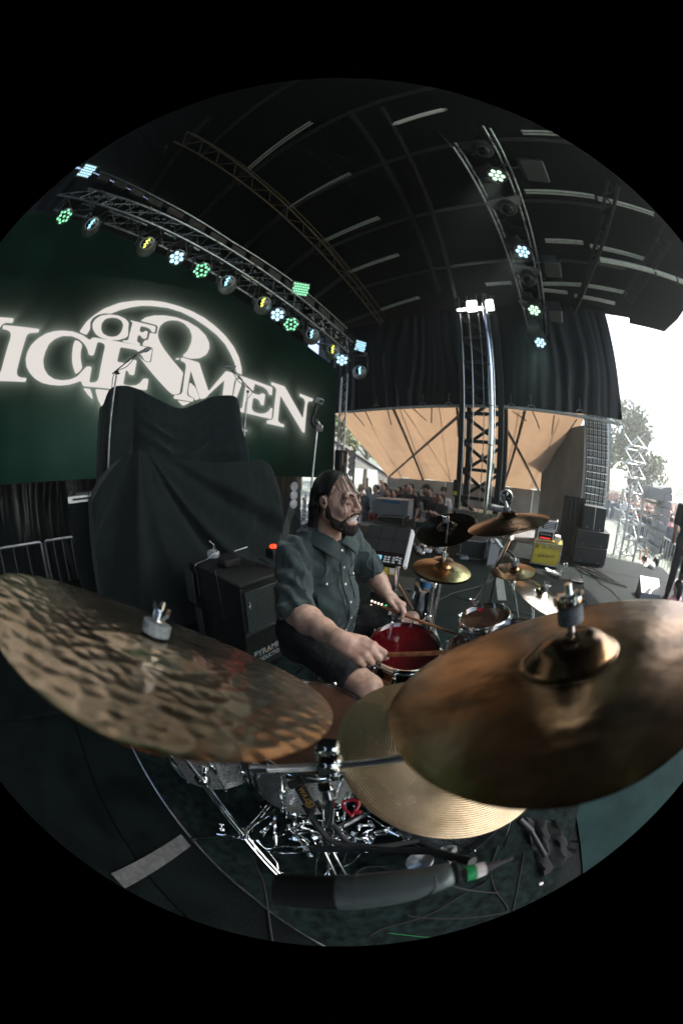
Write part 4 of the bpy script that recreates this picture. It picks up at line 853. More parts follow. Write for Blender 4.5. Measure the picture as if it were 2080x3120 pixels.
drum('rack_tom', 'third rack tom rim peeking out behind the right foreground cymbal', (1.14,0.011,0.826), (-.05, .15, .987), .14, .18, 'head_black', 'silver_sparkle', 6)
drum('floor_tom', 'silver sparkle floor tom below the hammered left cymbal, nearer the curtain', (.195, .765, .69), (0, 0, 1), .19, .35, 'head_brown', 'silver_sparkle', 8, legs=(.6, 2.7, 4.8))
drum('floor_tom', 'silver sparkle floor tom with brown head beside the bare knee', (.415, .425, .725), (.03, -.09, .995), .195, .35, 'head_brown', 'silver_sparkle', 8, legs=(.2, 2.3, 4.4))
bd = drum('bass_drum', 'silver sparkle bass drum lying under the grooved cymbal', (.74, .22, .29), (.12, .98, .03), .28, .48, 'head_black', 'silver_sparkle', 8, hoop='black_paint')
for s in (-1, 1):
    g = MB(); g.path([(.70 + s * .25, -.16, .36), (.70 + s * .36, -.27, .12), (.70 + s * .40, -.31, .012)], .009, 8); g.build('spur_leg', 'chrome', bd)
# kick pedal
pd = thing('kick_pedal', 'chrome kick drum pedal on the carpet under the snare', 'pedal', (.86, .42, 0))
g = MB(); g.poly([(.82, .34, .05), (.90, .34, .05), (.91, .62, .02), (.83, .62, .02)], (0, 0, .01)); g.build('foot_board', 'alu', pd)
g = MB(); g.path([(.79, .30, .01), (.79, .30, .2), (.93, .30, .2), (.93, .30, .01)], .009, 8); g.build('pedal_frame', 'chrome', pd)
g = MB(); g.tube((.86, .30, .2), (.86, .265, .36), .005, 6); g.cyl((.86, .262, .36), (0, 1, 0), .022, .04, 12); g.build('beater', 'felt', pd)
# drum stool
st = thing('drum_throne', 'round black drum stool under the drummer', 'stool', (1.01, 1.02, 0))
g = MB(); g.lathe([(.17, .42), (.185, .435), (.185, .475), (.17, .495), (.001, .5)], (1.01, 1.02, 0), (0, 0, 1), 32); g.build('seat', 'black_rubber', st)
g = MB(); g.tube((1.01, 1.02, .42), (1.01, 1.02, .12), .02, 10); g.build('post', 'chrome', st)
for a in (.1, 2.2, 4.3): g = MB(); g.path([(1.01, 1.02, .33), (1.01 + .26 * math.cos(a), 1.02 + .26 * math.sin(a), .01)], .011, 7); g.build('leg', 'chrome', st)

# ---- horizontal boom with clamps in front of the grooved cymbal ----
t = thing('boom_stand', 'chrome boom stand with knurled horizontal arm and stacked clamps', 'boom stand', (0.32,0.264,0.652))
b0, b1, b2 = Vector((0.134,0.299,0.912)), Vector((0.219,0.19,0.971)), Vector((0.284,0.085,1.023))
g = MB(); g.path([b0, b0.lerp(b1, .25)], .010, 12); g.build('boom_end', 'steel', t)
g = MB(); g.path([b1.lerp(b2, .1), b2, b2 + (b2 - b1) * .6], .008, 12); g.build('boom_arm', 'steel', t)
g = MB(); g.path([b0.lerp(b1, .24), b1], .0085, 12)
for k in range(60):
    q = b0.lerp(b1, .25 + .7 * k / 60); g.lathe([(.0085, -.0006), (.0093, 0), (.0085, .0006)], q, b1 - b0, 8)
g.build('knurled_grip', 'alu', t)
g = MB(); dd = (b1 - Vector((0, 0, 1.45))).normalized(); upv = Vector((0, 0, 1)); sd = (b1 - b0).normalized()
g.box(b1, (.035, .035, .05), frame(upv, sd), bev=.006); g.box(b1 + Vector((0.238,0.208,0.988)) * 1 - b1, (.04, .03, .045), frame(upv, sd), bev=.005); g.build('arm_clamp', 'chrome', t)
g = MB(); g.box(Vector((0.239,0.215,0.98)), (.03, .03, .05), frame(upv, sd), bev=.006); g.build('memory_lock', 'black_metal', t)
g = MB(); clamp_block(g, (0.23,0.185,0.986), .018, sd); clamp_block(g, (0.218,0.177,0.954), .020, upv); clamp_block(g, (0.206,0.178,0.915), .022, sd); g.build('wing_screw', 'chrome', t)
vt = Vector((0.208,0.175,0.915)); g = MB(); g.tube(vt, (vt.x, vt.y, .12), .013, 12); g.build('lower_tube', 'chrome', t)
g = MB(); g.tube((vt.x, vt.y, .60), (vt.x, vt.y, .12), .016, 12); g.build('outer_tube', 'chrome', t)
for a in (-2.0, .1, 2.2):
    for k in (-1, 1):
        d = Vector((math.cos(a), math.sin(a), 0)); s = Vector((-d.y, d.x, 0)) * .012 * k
        g = MB(); g.path([Vector((vt.x, vt.y, .34)) + s, Vector((vt.x, vt.y, .17)) + d * .15 + s * 1.4, Vector((vt.x, vt.y, .012)) + d * .27 + s * .6], .005, 6); g.build('leg', 'chrome', t)

# ---- black goose-neck drum mic with clip, red clip ----
t = thing('drum_mic_clip', 'black drum microphone clamp with orange lettering on the tom rim', 'mic clamp', (0.215,0.245,0.741))
c0, c1 = Vector((0.215,0.266,0.771)), Vector((0.195,0.208,0.746))
g = MB(); fr = frame(c1 - c0, Vector((0, 0, 1.45)) - c0); g.box((c0 + c1) / 2, (.016, .026, (c1 - c0).length * 1.05), fr, bev=.004); g.build('clamp_body', 'black_metal', t)
g = MB(); g.box(c0 + fr @ Vector((0, .002, -.012)), (.022, .04, .022), fr, bev=.004); g.build('clamp_jaw', 'black_rubber', t); g = MB(); g.tube(c1, c1 + fr @ Vector((0, .02, .02)), .008, 8); g.build('clamp_joint', 'black_rubber', t)
emis_o = mat('orange_print', (.75, .42, .08), .5)
lettering('CLAW', .017, (c0 + c1) / 2 + fr @ Vector((.0088, 0, -.006)), fr @ Vector((0, 0, 1)) * -1, fr @ Vector((0, 1, 0)) * -1, 'orange_print', t, 'lettering')
lettering('LP', .012, (c0 + c1) / 2 + fr @ Vector((.0088, 0, .018)), fr @ Vector((0, 0, 1)) * -1, fr @ Vector((0, 1, 0)) * -1, 'orange_print', t, 'lettering')
g = MB(); g.path([(c0 + c1) / 2 + fr @ Vector((.0086, .009 * math.cos(a * .5236), .018 + .009 * math.sin(a * .5236))) for a in range(12)], .0008, 4, closed=True); g.build('round_mark', 'orange_print', t)
g = MB(); g.path(smoothline([(0.2,0.238,0.713), (0.186,0.179,0.64), (0.181,0.129,0.619), (0.222,0.054,0.621), (0.301,-0.032,0.624)], 24), .009, 8); g.build('mic_arm', 'black_rubber', t)
g = MB(); g.path(smoothline([(0.238,0.241,0.681), (0.218,0.159,0.633), (0.207,0.106,0.601), (0.244,0.039,0.585)], 20), .008, 8); g.build('mic_cable', 'black_rubber', t)
g = MB(); p = Vector((0.265,0.156,0.711)); fr2 = frame(Vector((0, 0, 1.45)) - p)
g.path([p + fr2 @ Vector((.026 * math.cos(a * .4), .014 * math.sin(a * .4) + .008 * math.sin(a * .8), 0)) for a in range(16)], .0045, 6, closed=True); g.box(p + fr2 @ Vector((-.012, -.012, 0)), (.012, .022, .008), fr2, bev=.003)
single('spring_clip', g, 'red_plastic', 'red looped plastic clip on the hardware below the grooved cymbal', 'clip')
# ---- rack bars and pedals tangled on the carpet ----
def bar(name, label, pts, r, m='chrome', extra=None, cat='stand part', n=8):
    if not extra:
        g = MB(); g.path(pts, r, n); return single(name, g, m, label, cat)
    t = thing(name, label, cat, (Vector(pts[0]).x, Vector(pts[0]).y, 0)); g = MB(); g.path(pts, r, n); g.build('bar', m, t)
    for i, q in enumerate(extra or []):
        g = MB(); clamp_block(g, q, .02, Vector(pts[-1]) - Vector(pts[0])); g.build('clamp', 'chrome', t)
    return t
bar('pedal_link_bar', 'flat chrome bar running across the carpet under the red clip', [(0.253,0.284,0.1), (0.378,0.242,0.12), (0.511,0.211,0.12)], .016, 'steel', [(0.26,0.284,0.11)], 'pedal bar')
bar('pedal_link_bar', 'thin steel rod along the carpet above the big microphone', [(0.236,0.207,0.16), (0.345,0.171,0.16), (0.481,0.063,0.18)], .009, 'chrome', [(0.362,0.114,0.17), (0.442,0.078,0.18)], 'pedal bar')
bar('mic_boom', 'long dark boom pole running towards the big microphone', [(0.123,0.138,0.672), (0.179,0.057,0.734), (0.213,-0.059,0.828), (0.187,-0.129,0.916)], .010, 'black_metal', [(0.224,-0.09,0.836)], 'boom pole')
for k, (pts, lb) in enumerate((([(0.058,0.421,0.1), (0.027,0.375,0.05), (0.011,0.281,0.02), (0.01,0.245,0.01), (-0.02,0.194,0.005)], 'bent chrome wire leg left of the big microphone, outer one'), ([(0.076,0.417,0.1), (0.073,0.368,0.06), (0.055,0.294,0.03), (0.027,0.261,0.015), (0.033,0.217,0.008)], 'bent chrome wire leg left of the big microphone, inner one'),
        ([(0.2,0.203,0.16), (0.166,0.187,0.08), (0.101,0.137,0.01)], 'straight chrome wire leg just above the microphone, left of the pair'), ([(0.213,0.189,0.16), (0.196,0.157,0.08), (0.138,0.099,0.01)], 'straight chrome wire leg just above the microphone, right of the pair'),
        ([(0.276,0.137,0.14), (0.233,0.116,0.08), (0.177,0.133,0.03), (0.143,0.123,0.01)], 'crooked chrome wire leg crossing over towards the microphone head'), ([(0.3,0.09,0.14), (0.261,0.088,0.08), (0.22,0.103,0.03), (0.181,0.081,0.01)], 'crooked chrome wire leg right of the crossing pair'))):
    bar('wire_leg', lb, pts, .0055, 'chrome', None, 'stand leg')
rn = random.Random(12)
t = thing('drum_rack', 'tangle of chrome clamps and rods on the carpet under the grooved cymbal', 'drum rack', (0.402,0.14,0.0))
for (a, b, h, r) in ((zz0 := [((0.096,0.453,0.2), (0.207,0.408,0.34), 0, .007), ((0.207,0.408,0.34), (0.108,0.413,0.1), 0, .006), ((0.201,0.354,0.25), (0.209,0.259,0.2), 0, .008), ((0.205,0.336,0.2), (0.185,0.23,0.05), 0, .006), ((0.289,0.196,0.2), (0.39,0.113,0.25), 0, .008), ((0.326,0.141,0.15), (0.429,0.135,0.2), 0, .006), ((0.435,0.063,0.2), (0.459,-0.149,0.25), 0, .006), ((0.008,0.478,0.1), (0.057,0.415,0.12), 0, .009), ((-0.043,0.542,0.05), (-0.009,0.507,0.06), 0, .009)])):
    g = MB(); g.tube(a, b, r, 8); g.build('rod', 'chrome', t)
for p, s in (((0.173,0.235,0.2), .02), ((0.163,0.213,0.18), .016), ((0.245,0.437,0.42), .024), ((0.248,0.383,0.4), .028), ((0.232,0.353,0.36), .03), ((0.358,0.311,0.3), .022), ((0.356,0.257,0.26), .024), ((0.238,0.221,0.2), .016), ((0.249,0.199,0.2), .014), ((0.356,0.117,0.22), .018), ((0.425,-0.145,0.3), .018), ((0.44,-0.174,0.3), .018), ((0.194,0.339,0.26), .016), ((-0.008,0.554,0.06), .02), ((0.418,0.155,0.25), .014)):
    g = MB(); clamp_block(g, p, s, (rn.uniform(-1, 1), rn.uniform(-1, 1), 1)); g.build('rod_clamp', 'chrome', t)
for k in range(34):                                  # short rods, screws and clamps crowding the rack
    p = Vector(lerp(lerp((0.115,0.475,0.2), (0.205,0.243,0.2), rn.random()), lerp((0.368,0.339,0.2), (0.454,-0.048,0.2), rn.random()), rn.random())); p.z = rn.uniform(.04, .3)
    d = Vector((rn.uniform(-1, 1), rn.uniform(-1, 1), rn.uniform(-.6, .6))).normalized(); l = rn.uniform(.05, .18)
    g = MB(); g.tube(p - d * l / 2, p + d * l / 2, rn.choice((.004, .006, .008)), 7); g.build('rod', 'chrome', t)
    if k % 2: g = MB(); clamp_block(g, p + d * l * .4, rn.uniform(.012, .02), d); g.build('rod_clamp', 'chrome', t)
# ring pedal beater disc and black cloth at the lower right
g = MB(); c = Vector((0.349,-0.11,0.25)); g.lathe([(.045, -.02), (.05, 0), (.045, .004), (.001, .006)], c, (-.3, .35, .8), 24); single('cowbell_plate', g, 'steel', 'round metal disc lying above the connector end of the big microphone', 'disc')
g = MB(); P = []
for i in range(12):
    row = []
    for j in range(12):
        a = lerp((0.814,-0.465,0.02), (0.832,-0.634,0.02), i / 11); b = lerp((0.464,-0.747,0.02), (0.624,-0.877,0.02), i / 11); p = lerp(a, b, j / 11); row.append((p[0] + .008 * math.sin(j * 1.3), p[1] + .008 * math.sin(i * 1.7), .022 + .012 * math.sin(i * 1.1 + j * .7) + .008 * math.sin(j * 2.1)))
    P.append(row)
g.grid(P); single('black_cloth', g, 'dark_carpet', 'crumpled black cloth on the carpet edge right of the microphone', 'cloth')
g = MB(); g.tube((0.722,-0.408,0.16), (0.688,-0.511,0.12), .017, 12); g.tube((0.688,-0.511,0.12), (0.589,-0.676,0.05), .012, 12); single('stand_foot', g, 'black_metal', 'black tube end of a stand lying on the crumpled cloth', 'stand foot')
g = MB(); g.cyl((0.429,-0.753,0.012), (0, 0, 1), .012, .02, 14); single('bottle_cap', g, 'white_plastic', 'small white cap on the carpet right of the microphone', 'cap')
# cables on the carpet
for k, (pts, mm, lb) in enumerate(((( (0.611,-0.569,0.01), (0.457,-0.622,0.01), (0.276,-0.692,0.01), (0.184,-0.734,0.01)), 'black_rubber', 'thin black cable hanging down the carpet below the crumpled cloth'),
    (((0.624,-0.414,0.02), (0.484,-0.453,0.01), (0.37,-0.542,0.01), (0.265,-0.668,0.01), (0.219,-0.597,0.01), (0.156,-0.408,0.01), (0.127,-0.283,0.01)), 'black_rubber', 'black cable looping under the connector of the big microphone'),
    (((0.411,-0.474,0.02), (0.303,-0.41,0.01), (0.169,-0.357,0.01), (0.027,-0.257,0.01), (-0.039,-0.242,0.01)), 'black_rubber', 'black cable running left from the green taped connector across the carpet'),
    (((0.015,0.413,0.01), (-0.033,0.313,0.01), (-0.118,0.18,0.01), (-0.445,-0.192,0.01)), 'black_rubber', 'black cable leading down the carpet left of the microphone head'),
    (((0.229,0.049,0.02), (0.302,0.017,0.02), (0.312,-0.072,0.02), (0.254,-0.079,0.02), (0.209,0.017,0.02), (0.27,0.038,0.025), (0.329,-0.035,0.03)), 'black_rubber', 'coil of thin black cable directly above the microphone body'),
    (((0.007,-0.29,0.008), (0.025,-0.361,0.008), (0.043,-0.45,0.008)), 'green_tape', 'bright green cable at the lower rim of the view'))):
    g = MB(); g.path(smoothline(pts, 40), .0045 if mm != 'green_tape' else .003, 6); single('floor_cable', g, mm, lb, 'cable', 'cables on the drum carpet')

# ---- the big foreground microphone ----
mat('mic_grey', (.080, .102, .098), .30, .3, noise=.12, nscale=20)
mat('mic_mesh', (.008, .009, .009), .55, .4)
mic = thing('condenser_microphone', 'big dark grey condenser microphone lying across the bottom foreground', 'microphone', (0.053,-0.019,1.034))
ma, mb2 = Vector((-0.016,0.059,0.984)), Vector((0.115,-0.09,1.035))
ax = (mb2 - ma).normalized(); Lm = (mb2 - ma).length; up_ = (Vector((0, 0, 1.45)) - (ma + mb2) / 2); up_ = (up_ - ax * up_.dot(ax)).normalized(); sdv = ax.cross(up_)
def mic_loft(st, n=36):
    g = MB(); vs = []
    for s, hw, hh, off in st:
        c = ma + ax * (s * Lm) + sdv * off
        for k in range(n):
            a = 2 * math.pi * k / n; ca, sa = math.cos(a), math.sin(a); e_ = .75
            vs.append(c + sdv * (hw * math.copysign(abs(ca) ** e_, ca)) + up_ * (hh * math.copysign(abs(sa) ** e_, sa)))
    fs = [(i * n + k, i * n + (k + 1) % n, (i + 1) * n + (k + 1) % n, (i + 1) * n + k) for i in range(len(st) - 1) for k in range(n)]
    fs += [tuple(range(n - 1, -1, -1)), tuple((len(st) - 1) * n + k for k in range(n))]; g.add(vs, fs); return g
W0 = .0315
g = mic_loft([(.0, W0 * .80, W0 * .7, 0), (.012, W0 * .93, W0 * .9, 0), (.04, W0 * .985, W0 * .97, 0), (.37, W0 * .985, W0 * .97, 0)]); grille = g.build('grille', 'mic_mesh', mic)
g = MB(); nn_ = 56
def mic_pt(s_, a, k_=1.0): ca, sa = math.cos(a), math.sin(a); return ma + ax * (s_ * Lm) + sdv * (W0 * k_ * math.copysign(abs(ca) ** .75, ca)) + up_ * (W0 * .985 * k_ * math.copysign(abs(sa) ** .75, sa))
for i in range(46): g.path([mic_pt(.03 + .33 * i / 45, 2 * math.pi * k / nn_) for k in range(nn_)], .00035, 3, closed=True)
for k in range(nn_): g.tube(mic_pt(.03, 2 * math.pi * k / nn_), mic_pt(.36, 2 * math.pi * k / nn_), .00035, 3)
o = g.build('wire_mesh', 'black_metal', mic); o['kind'] = 'stuff'
g = mic_loft([(.368, W0 * .96, W0 * .95, 0), (.37, W0 * 1.03, W0 * 1.02, 0), (.462, W0 * 1.03, W0 * 1.02, 0), (.464, W0 * 1.01, W0 * 1.0, 0)]); g.build('collar', 'mic_grey', mic)
g = mic_loft([(.464, W0 * 1.0, W0 * 1.0, 0), (.466, W0 * 1.03, W0 * 1.02, 0), (.62, W0 * 1.0, W0 * .98, -.0005), (.80, W0 * .88, W0 * .88, -.0015), (.93, W0 * .74, W0 * .78, -.003), (.985, W0 * .68, W0 * .7, -.004), (1.0, W0 * .6, W0 * .62, -.004)]); g.build('body', 'mic_grey', mic)
g = mic_loft([(1.0, W0 * .62, W0 * .64, -.004), (1.012, W0 * .70, W0 * .70, -.004), (1.03, W0 * .70, W0 * .70, -.004), (1.04, W0 * .5, W0 * .5, -.004)]); g.build('end_ring', 'black_metal', mic)
lettering('beta', .010, ma + ax * (.415 * Lm) + up_ * (W0 * 1.022) - sdv * .006, sdv * -1, ax, 'steel', mic) if False else None
g = MB()
for k in range(6): g.box(ma + ax * (.405 * Lm) + up_ * (W0 * 1.021) + sdv * (-.010 + .0028 * k), (.0016, .005 + .001 * (k % 2), .0006), frame(up_, sdv))
g.build('engraved_mark', 'steel', mic, smooth=False)
g = MB(); pts = [ma + ax * ((.78 + .012 * math.cos(a)) * Lm) * 1 + ax * 0 for a in (0,)]
ring = []
for k in range(18):
    a = math.pi * (k / 17); s = .80 + .10 * math.sin(a); w = W0 * (.89 - (s - .8) * .9); ring.append(ma + ax * (s * Lm) + sdv * (w * 1.01 * math.cos(a)) + up_ * (w * 1.0 * math.sin(a) ** .75))
g.path(ring, .0011, 5); g.build('body_seam', 'black_metal', mic)
con = thing('mic_cable', 'microphone cable with chrome plug wrapped in green and white tape', 'cable', mb2)
e0, e1, e2, e3 = mb2 + ax * .012, Vector((0.123,-0.103,1.035)), Vector((0.137,-0.121,1.039)), Vector((0.157,-0.144,1.042))
g = MB(); g.tube(e0, e1, .0085, 14); g.build('plug', 'chrome', con)
g = MB(); g.tube(e1, e1.lerp(e2, .5), .0145, 14, .014); g.build('green_tape', 'green_tape', con)
g = MB(); g.tube(e1.lerp(e2, .5), e2, .0145, 14, .0125); g.build('white_tape', 'white_tape', con)
g = MB(); g.tube(e2, e3, .0095, 12, .0035); g.path(smoothline([e3, e3 + (e3 - e2) * .6 - Vector((0, 0, .05)), e3 + (e3 - e2) * .7 - Vector((0, 0, .3)), (0.353,-0.562,0.02)], 20), .0034, 7); g.build('strain_relief', 'black_rubber', con)

# ================= signed distance modelling for bodies and cloth =================
class SDF:
    def __init__(s, lo, hi, vox):
        s.lo = np.array(lo, float); s.vox = vox; s.n = np.ceil((np.array(hi) - s.lo) / vox).astype(int) + 1
        s.F = np.full(tuple(s.n), .5, np.float32)
    def _sub(s, lo, hi, k):
        m = k + 3 * s.vox
        a = np.clip(np.floor((np.array(lo) - m - s.lo) / s.vox).astype(int), 0, s.n - 1); b = np.clip(np.ceil((np.array(hi) + m - s.lo) / s.vox).astype(int) + 1, 1, s.n)
        if np.any(b <= a): return None
        ax = [s.lo[i] + s.vox * np.arange(a[i], b[i], dtype=np.float32) for i in range(3)]
        return tuple(slice(a[i], b[i]) for i in range(3)), ax
    def _op(s, sl, d, k, cut=False):
        f = s.F[sl]
        if cut: h = np.clip(.5 - .5 * (f + d) / k, 0, 1); s.F[sl] = f + (-d - f) * h + k * h * (1 - h)
        else: h = np.clip(.5 + .5 * (f - d) / k, 0, 1); s.F[sl] = f + (d - f) * h - k * h * (1 - h)
    def cap(s, a, b, ra, rb=None, k=.015, cut=False):
        rb = ra if rb is None else rb; a = np.array(a, float); b = np.array(b, float); r = max(ra, rb)
        q = s._sub(np.minimum(a, b) - r, np.maximum(a, b) + r, k)
        if q is None: return s
        sl, (X, Y, Z) = q; X = X[:, None, None]; Y = Y[None, :, None]; Z = Z[None, None, :]; ab = b - a; L = max(ab @ ab, 1e-9)
        t = np.clip(((X - a[0]) * ab[0] + (Y - a[1]) * ab[1] + (Z - a[2]) * ab[2]) / L, 0, 1)
        d = np.sqrt((X - a[0] - t * ab[0]) ** 2 + (Y - a[1] - t * ab[1]) ** 2 + (Z - a[2] - t * ab[2]) ** 2) - (ra + (rb - ra) * t)
        s._op(sl, d, k, cut); return s
    def ell(s, c, r, k=.015, rot=None, cut=False):
        c = np.array(c, float); r = np.array(r, float); R_ = r.max(); q = s._sub(c - R_, c + R_, k)
        if q is None: return s
        sl, (X, Y, Z) = q; X = X[:, None, None] - c[0]; Y = Y[None, :, None] - c[1]; Z = Z[None, None, :] - c[2]
        if rot is not None:
            m = np.array(rot).T; X, Y, Z = (m[0, 0] * X + m[0, 1] * Y + m[0, 2] * Z, m[1, 0] * X + m[1, 1] * Y + m[1, 2] * Z, m[2, 0] * X + m[2, 1] * Y + m[2, 2] * Z)
        k0 = np.sqrt((X / r[0]) ** 2 + (Y / r[1]) ** 2 + (Z / r[2]) ** 2); k1 = np.sqrt((X / r[0] ** 2) ** 2 + (Y / r[1] ** 2) ** 2 + (Z / r[2] ** 2) ** 2)
        s._op(sl, k0 * (k0 - 1) / np.maximum(k1, 1e-6), k, cut); return s
    def chain(s, pts, rs, k=.01):
        for i in range(len(pts) - 1): s.cap(pts[i], pts[i + 1], rs[i], rs[i + 1], k)
        return s
    def mesh(s):
        F = s.F; S = F < 0; n = F.shape
        c = np.zeros((n[0] - 1, n[1] - 1, n[2] - 1), np.uint8)
        for i in (0, 1):
            for j in (0, 1):
                for k in (0, 1): c += S[i:n[0] - 1 + i, j:n[1] - 1 + j, k:n[2] - 1 + k]
        I = np.argwhere((c > 0) & (c < 8)); idx = np.full(c.shape, -1, np.int32); idx[tuple(I.T)] = np.arange(len(I))
        acc = np.zeros((len(I), 3)); cnt = np.zeros(len(I)); cs = [(i, j, k) for i in (0, 1) for j in (0, 1) for k in (0, 1)]
        for a in cs:
            for d in range(3):
                if a[d] == 1: continue
                b = list(a); b[d] = 1; fa = F[I[:, 0] + a[0], I[:, 1] + a[1], I[:, 2] + a[2]]; fb = F[I[:, 0] + b[0], I[:, 1] + b[1], I[:, 2] + b[2]]
                m = (fa < 0) != (fb < 0); t = np.where(m, fa / np.where(m, fa - fb, 1), 0); p = np.array(a, float)[None, :].repeat(len(I), 0); p[:, d] += t
                acc[m] += p[m]; cnt[m] += 1
        V = s.lo + s.vox * (I + acc / np.maximum(cnt, 1)[:, None]); faces = []
        for d in range(3):
            u, v = (d + 1) % 3, (d + 2) % 3
            A = [slice(1, -1)] * 3; A[d] = slice(0, n[d] - 1); B = list(A); B[d] = slice(1, n[d])
            s0, s1 = S[tuple(A)], S[tuple(B)]; E_ = np.argwhere(s0 != s1); sg = s0[tuple(E_.T)]
            base = E_.copy(); base[:, u] += 1; base[:, v] += 1
            q = []
            for du, dv in ((0, 0), (1, 0), (1, 1), (0, 1)):
                p = base.copy(); p[:, u] -= du; p[:, v] -= dv; q.append(idx[p[:, 0], p[:, 1], p[:, 2]])
            q = np.stack(q, 1); q[~sg] = q[~sg][:, ::-1]; faces.append(q)
        return V, np.concatenate(faces)
def sdf_obj(sd, name, m, parent=None, disp=None, label=None, smooth_it=1):
    V, Fc = sd.mesh(); o = np.array(world_loc(parent)) if parent is not None else np.zeros(3)
    if smooth_it:
        e = np.concatenate([Fc[:, [0, 1]], Fc[:, [1, 2]], Fc[:, [2, 3]], Fc[:, [3, 0]]])
        for _ in range(smooth_it):
            S_ = np.zeros_like(V); np.add.at(S_, e[:, 0], V[e[:, 1]]); np.add.at(S_, e[:, 1], V[e[:, 0]]); ct = np.bincount(e.ravel(), minlength=len(V)); V = V * .5 + .5 * S_ / np.maximum(ct, 1)[:, None]
    if disp is not None:
        fn = np.cross(V[Fc[:, 2]] - V[Fc[:, 0]], V[Fc[:, 3]] - V[Fc[:, 1]]); N = np.zeros_like(V)
        for i in range(4): np.add.at(N, Fc[:, i], fn)
        N /= np.maximum(np.linalg.norm(N, axis=1), 1e-9)[:, None]; V = V + N * disp(V)[:, None]
    tv = V[Fc]; vol = np.einsum('ij,ij->i', tv[:, 0], np.cross(tv[:, 1], tv[:, 2])).sum() + np.einsum('ij,ij->i', tv[:, 0], np.cross(tv[:, 2], tv[:, 3])).sum()
    if vol < 0: Fc = Fc[:, ::-1]
    if vol < 0 and disp is not None: print('SDFFLIP', name)
    me = bpy.data.meshes.new(name); me.from_pydata((V - o).tolist(), [], Fc.tolist()); me.update(); me.materials.append(M[m] if isinstance(m, str) else m)
    me.polygons.foreach_set('use_smooth', [True] * len(me.polygons)); ob = bpy.data.objects.new(name, me); COL.objects.link(ob)
    if parent is not None: ob.parent = parent
    if label: ob['label'] = label
    return ob
from mathutils import noise as mnoise
from mathutils.bvhtree import BVHTree
def nz3(V, s, off=0): return np.array([mnoise.noise(Vector((p[0] * s + off, p[1] * s, p[2] * s))) for p in V])
mat('skin', (.50, .31, .23), .45, 0, .5, noise=.22, nscale=38, sss=.12, bump=.12, bscale=400)
mat('shirt', (.011, .026, .0245), .72, 0, .4, noise=.18, nscale=14, bump=.25, bscale=700, sheen=.25)
mat('shirt_seam', (.010, .019, .018), .7)
mat('shorts', (.010, .011, .011), .8, 0, .3, noise=.2, nscale=20, bump=.2, bscale=500)
mat('hair_wet', (.006, .005, .0045), .42, 0, .35)
mat('beard', (.028, .019, .015), .75, 0, .3, bump=1.0, bscale=420)
mat('teeth', (.75, .72, .66), .25)
mat('eye_line', (.02, .012, .01), .6)
mat('lip', (.40, .17, .14), .4)
mat('shoe', (.02, .02, .02), .6)

dr = thing('person', 'bearded long-haired drummer in dark green shirt and black shorts, grimacing while playing', 'person', (1.01, 1.0, 0))
H = np.array((1.01, .872, 1.262))
def h(x, y, z): return H + np.array((x, y, z))
sd = SDF((.55, .30, -.02), (1.75, 1.2, 1.42), .0042)
# skull and face (looking towards the audience, -Y)
sd.ell(h(0, .015, .035), (.077, .095, .088)); sd.ell(h(0, -.03, -.03), (.066, .068, .088), .02); sd.ell(h(0, -.076, -.102), (.027, .022, .022), .02)
for s in (-1, 1):
    sd.ell(h(.040 * s, -.072, -.028), (.027, .024, .024), .016); sd.cap(h(.060 * s, .0, -.055), h(.035 * s, -.06, -.098), .022, .022, .02)
sd.cap(h(-.042, -.083, .036), h(.042, -.083, .036), .014, .014, .012)
sd.cap(h(0, -.094, .024), h(0, -.117, -.018), .0085, .0125, .010)
for s in (-1, 1):
    sd.ell(h(.014 * s, -.106, -.022), (.010, .011, .009), .006); sd.ell(h(.034 * s, -.103, .012), (.019, .014, .012), .008, cut=True); sd.ell(h(.034 * s, -.083, .010), (.018, .012, .0115), .004)
    sd.cap(h(.016 * s, -.094, .001), h(.052 * s, -.080, -.001), .007, .006, .006)
sd.ell(h(0, -.105, -.066), (.030, .022, .0125), .006, cut=True)
sd.cap(h(-.028, -.094, -.052), h(.0, -.104, -.049), .006, .006, .006); sd.cap(h(.028, -.094, -.052), h(.0, -.104, -.049), .006, .006, .006)
sd.cap(h(-.026, -.090, -.081), h(.0, -.100, -.084), .0065, .0075, .006); sd.cap(h(.026, -.090, -.081), h(.0, -.100, -.084), .0065, .0075, .006)
for s in (-1, 1):
    sd.ell(h(.079 * s, .012, -.002), (.009, .022, .033), .006, Euler((0, .25 * s, 0)).to_matrix()); sd.ell(h(.089 * s, .006, .004), (.006, .010, .015), .004, cut=True)
sd.cap(h(0, .03, -.06), (1.01, .945, 1.04), .060, .066, .025)
# trunk (under the shirt)
sd.ell((1.01, .955, .95), (.19, .115, .17), .03); sd.ell((1.01, .93, .73), (.185, .14, .17), .05); sd.cap((.92, 1.02, .58), (1.10, 1.02, .58), .11, .11, .05)
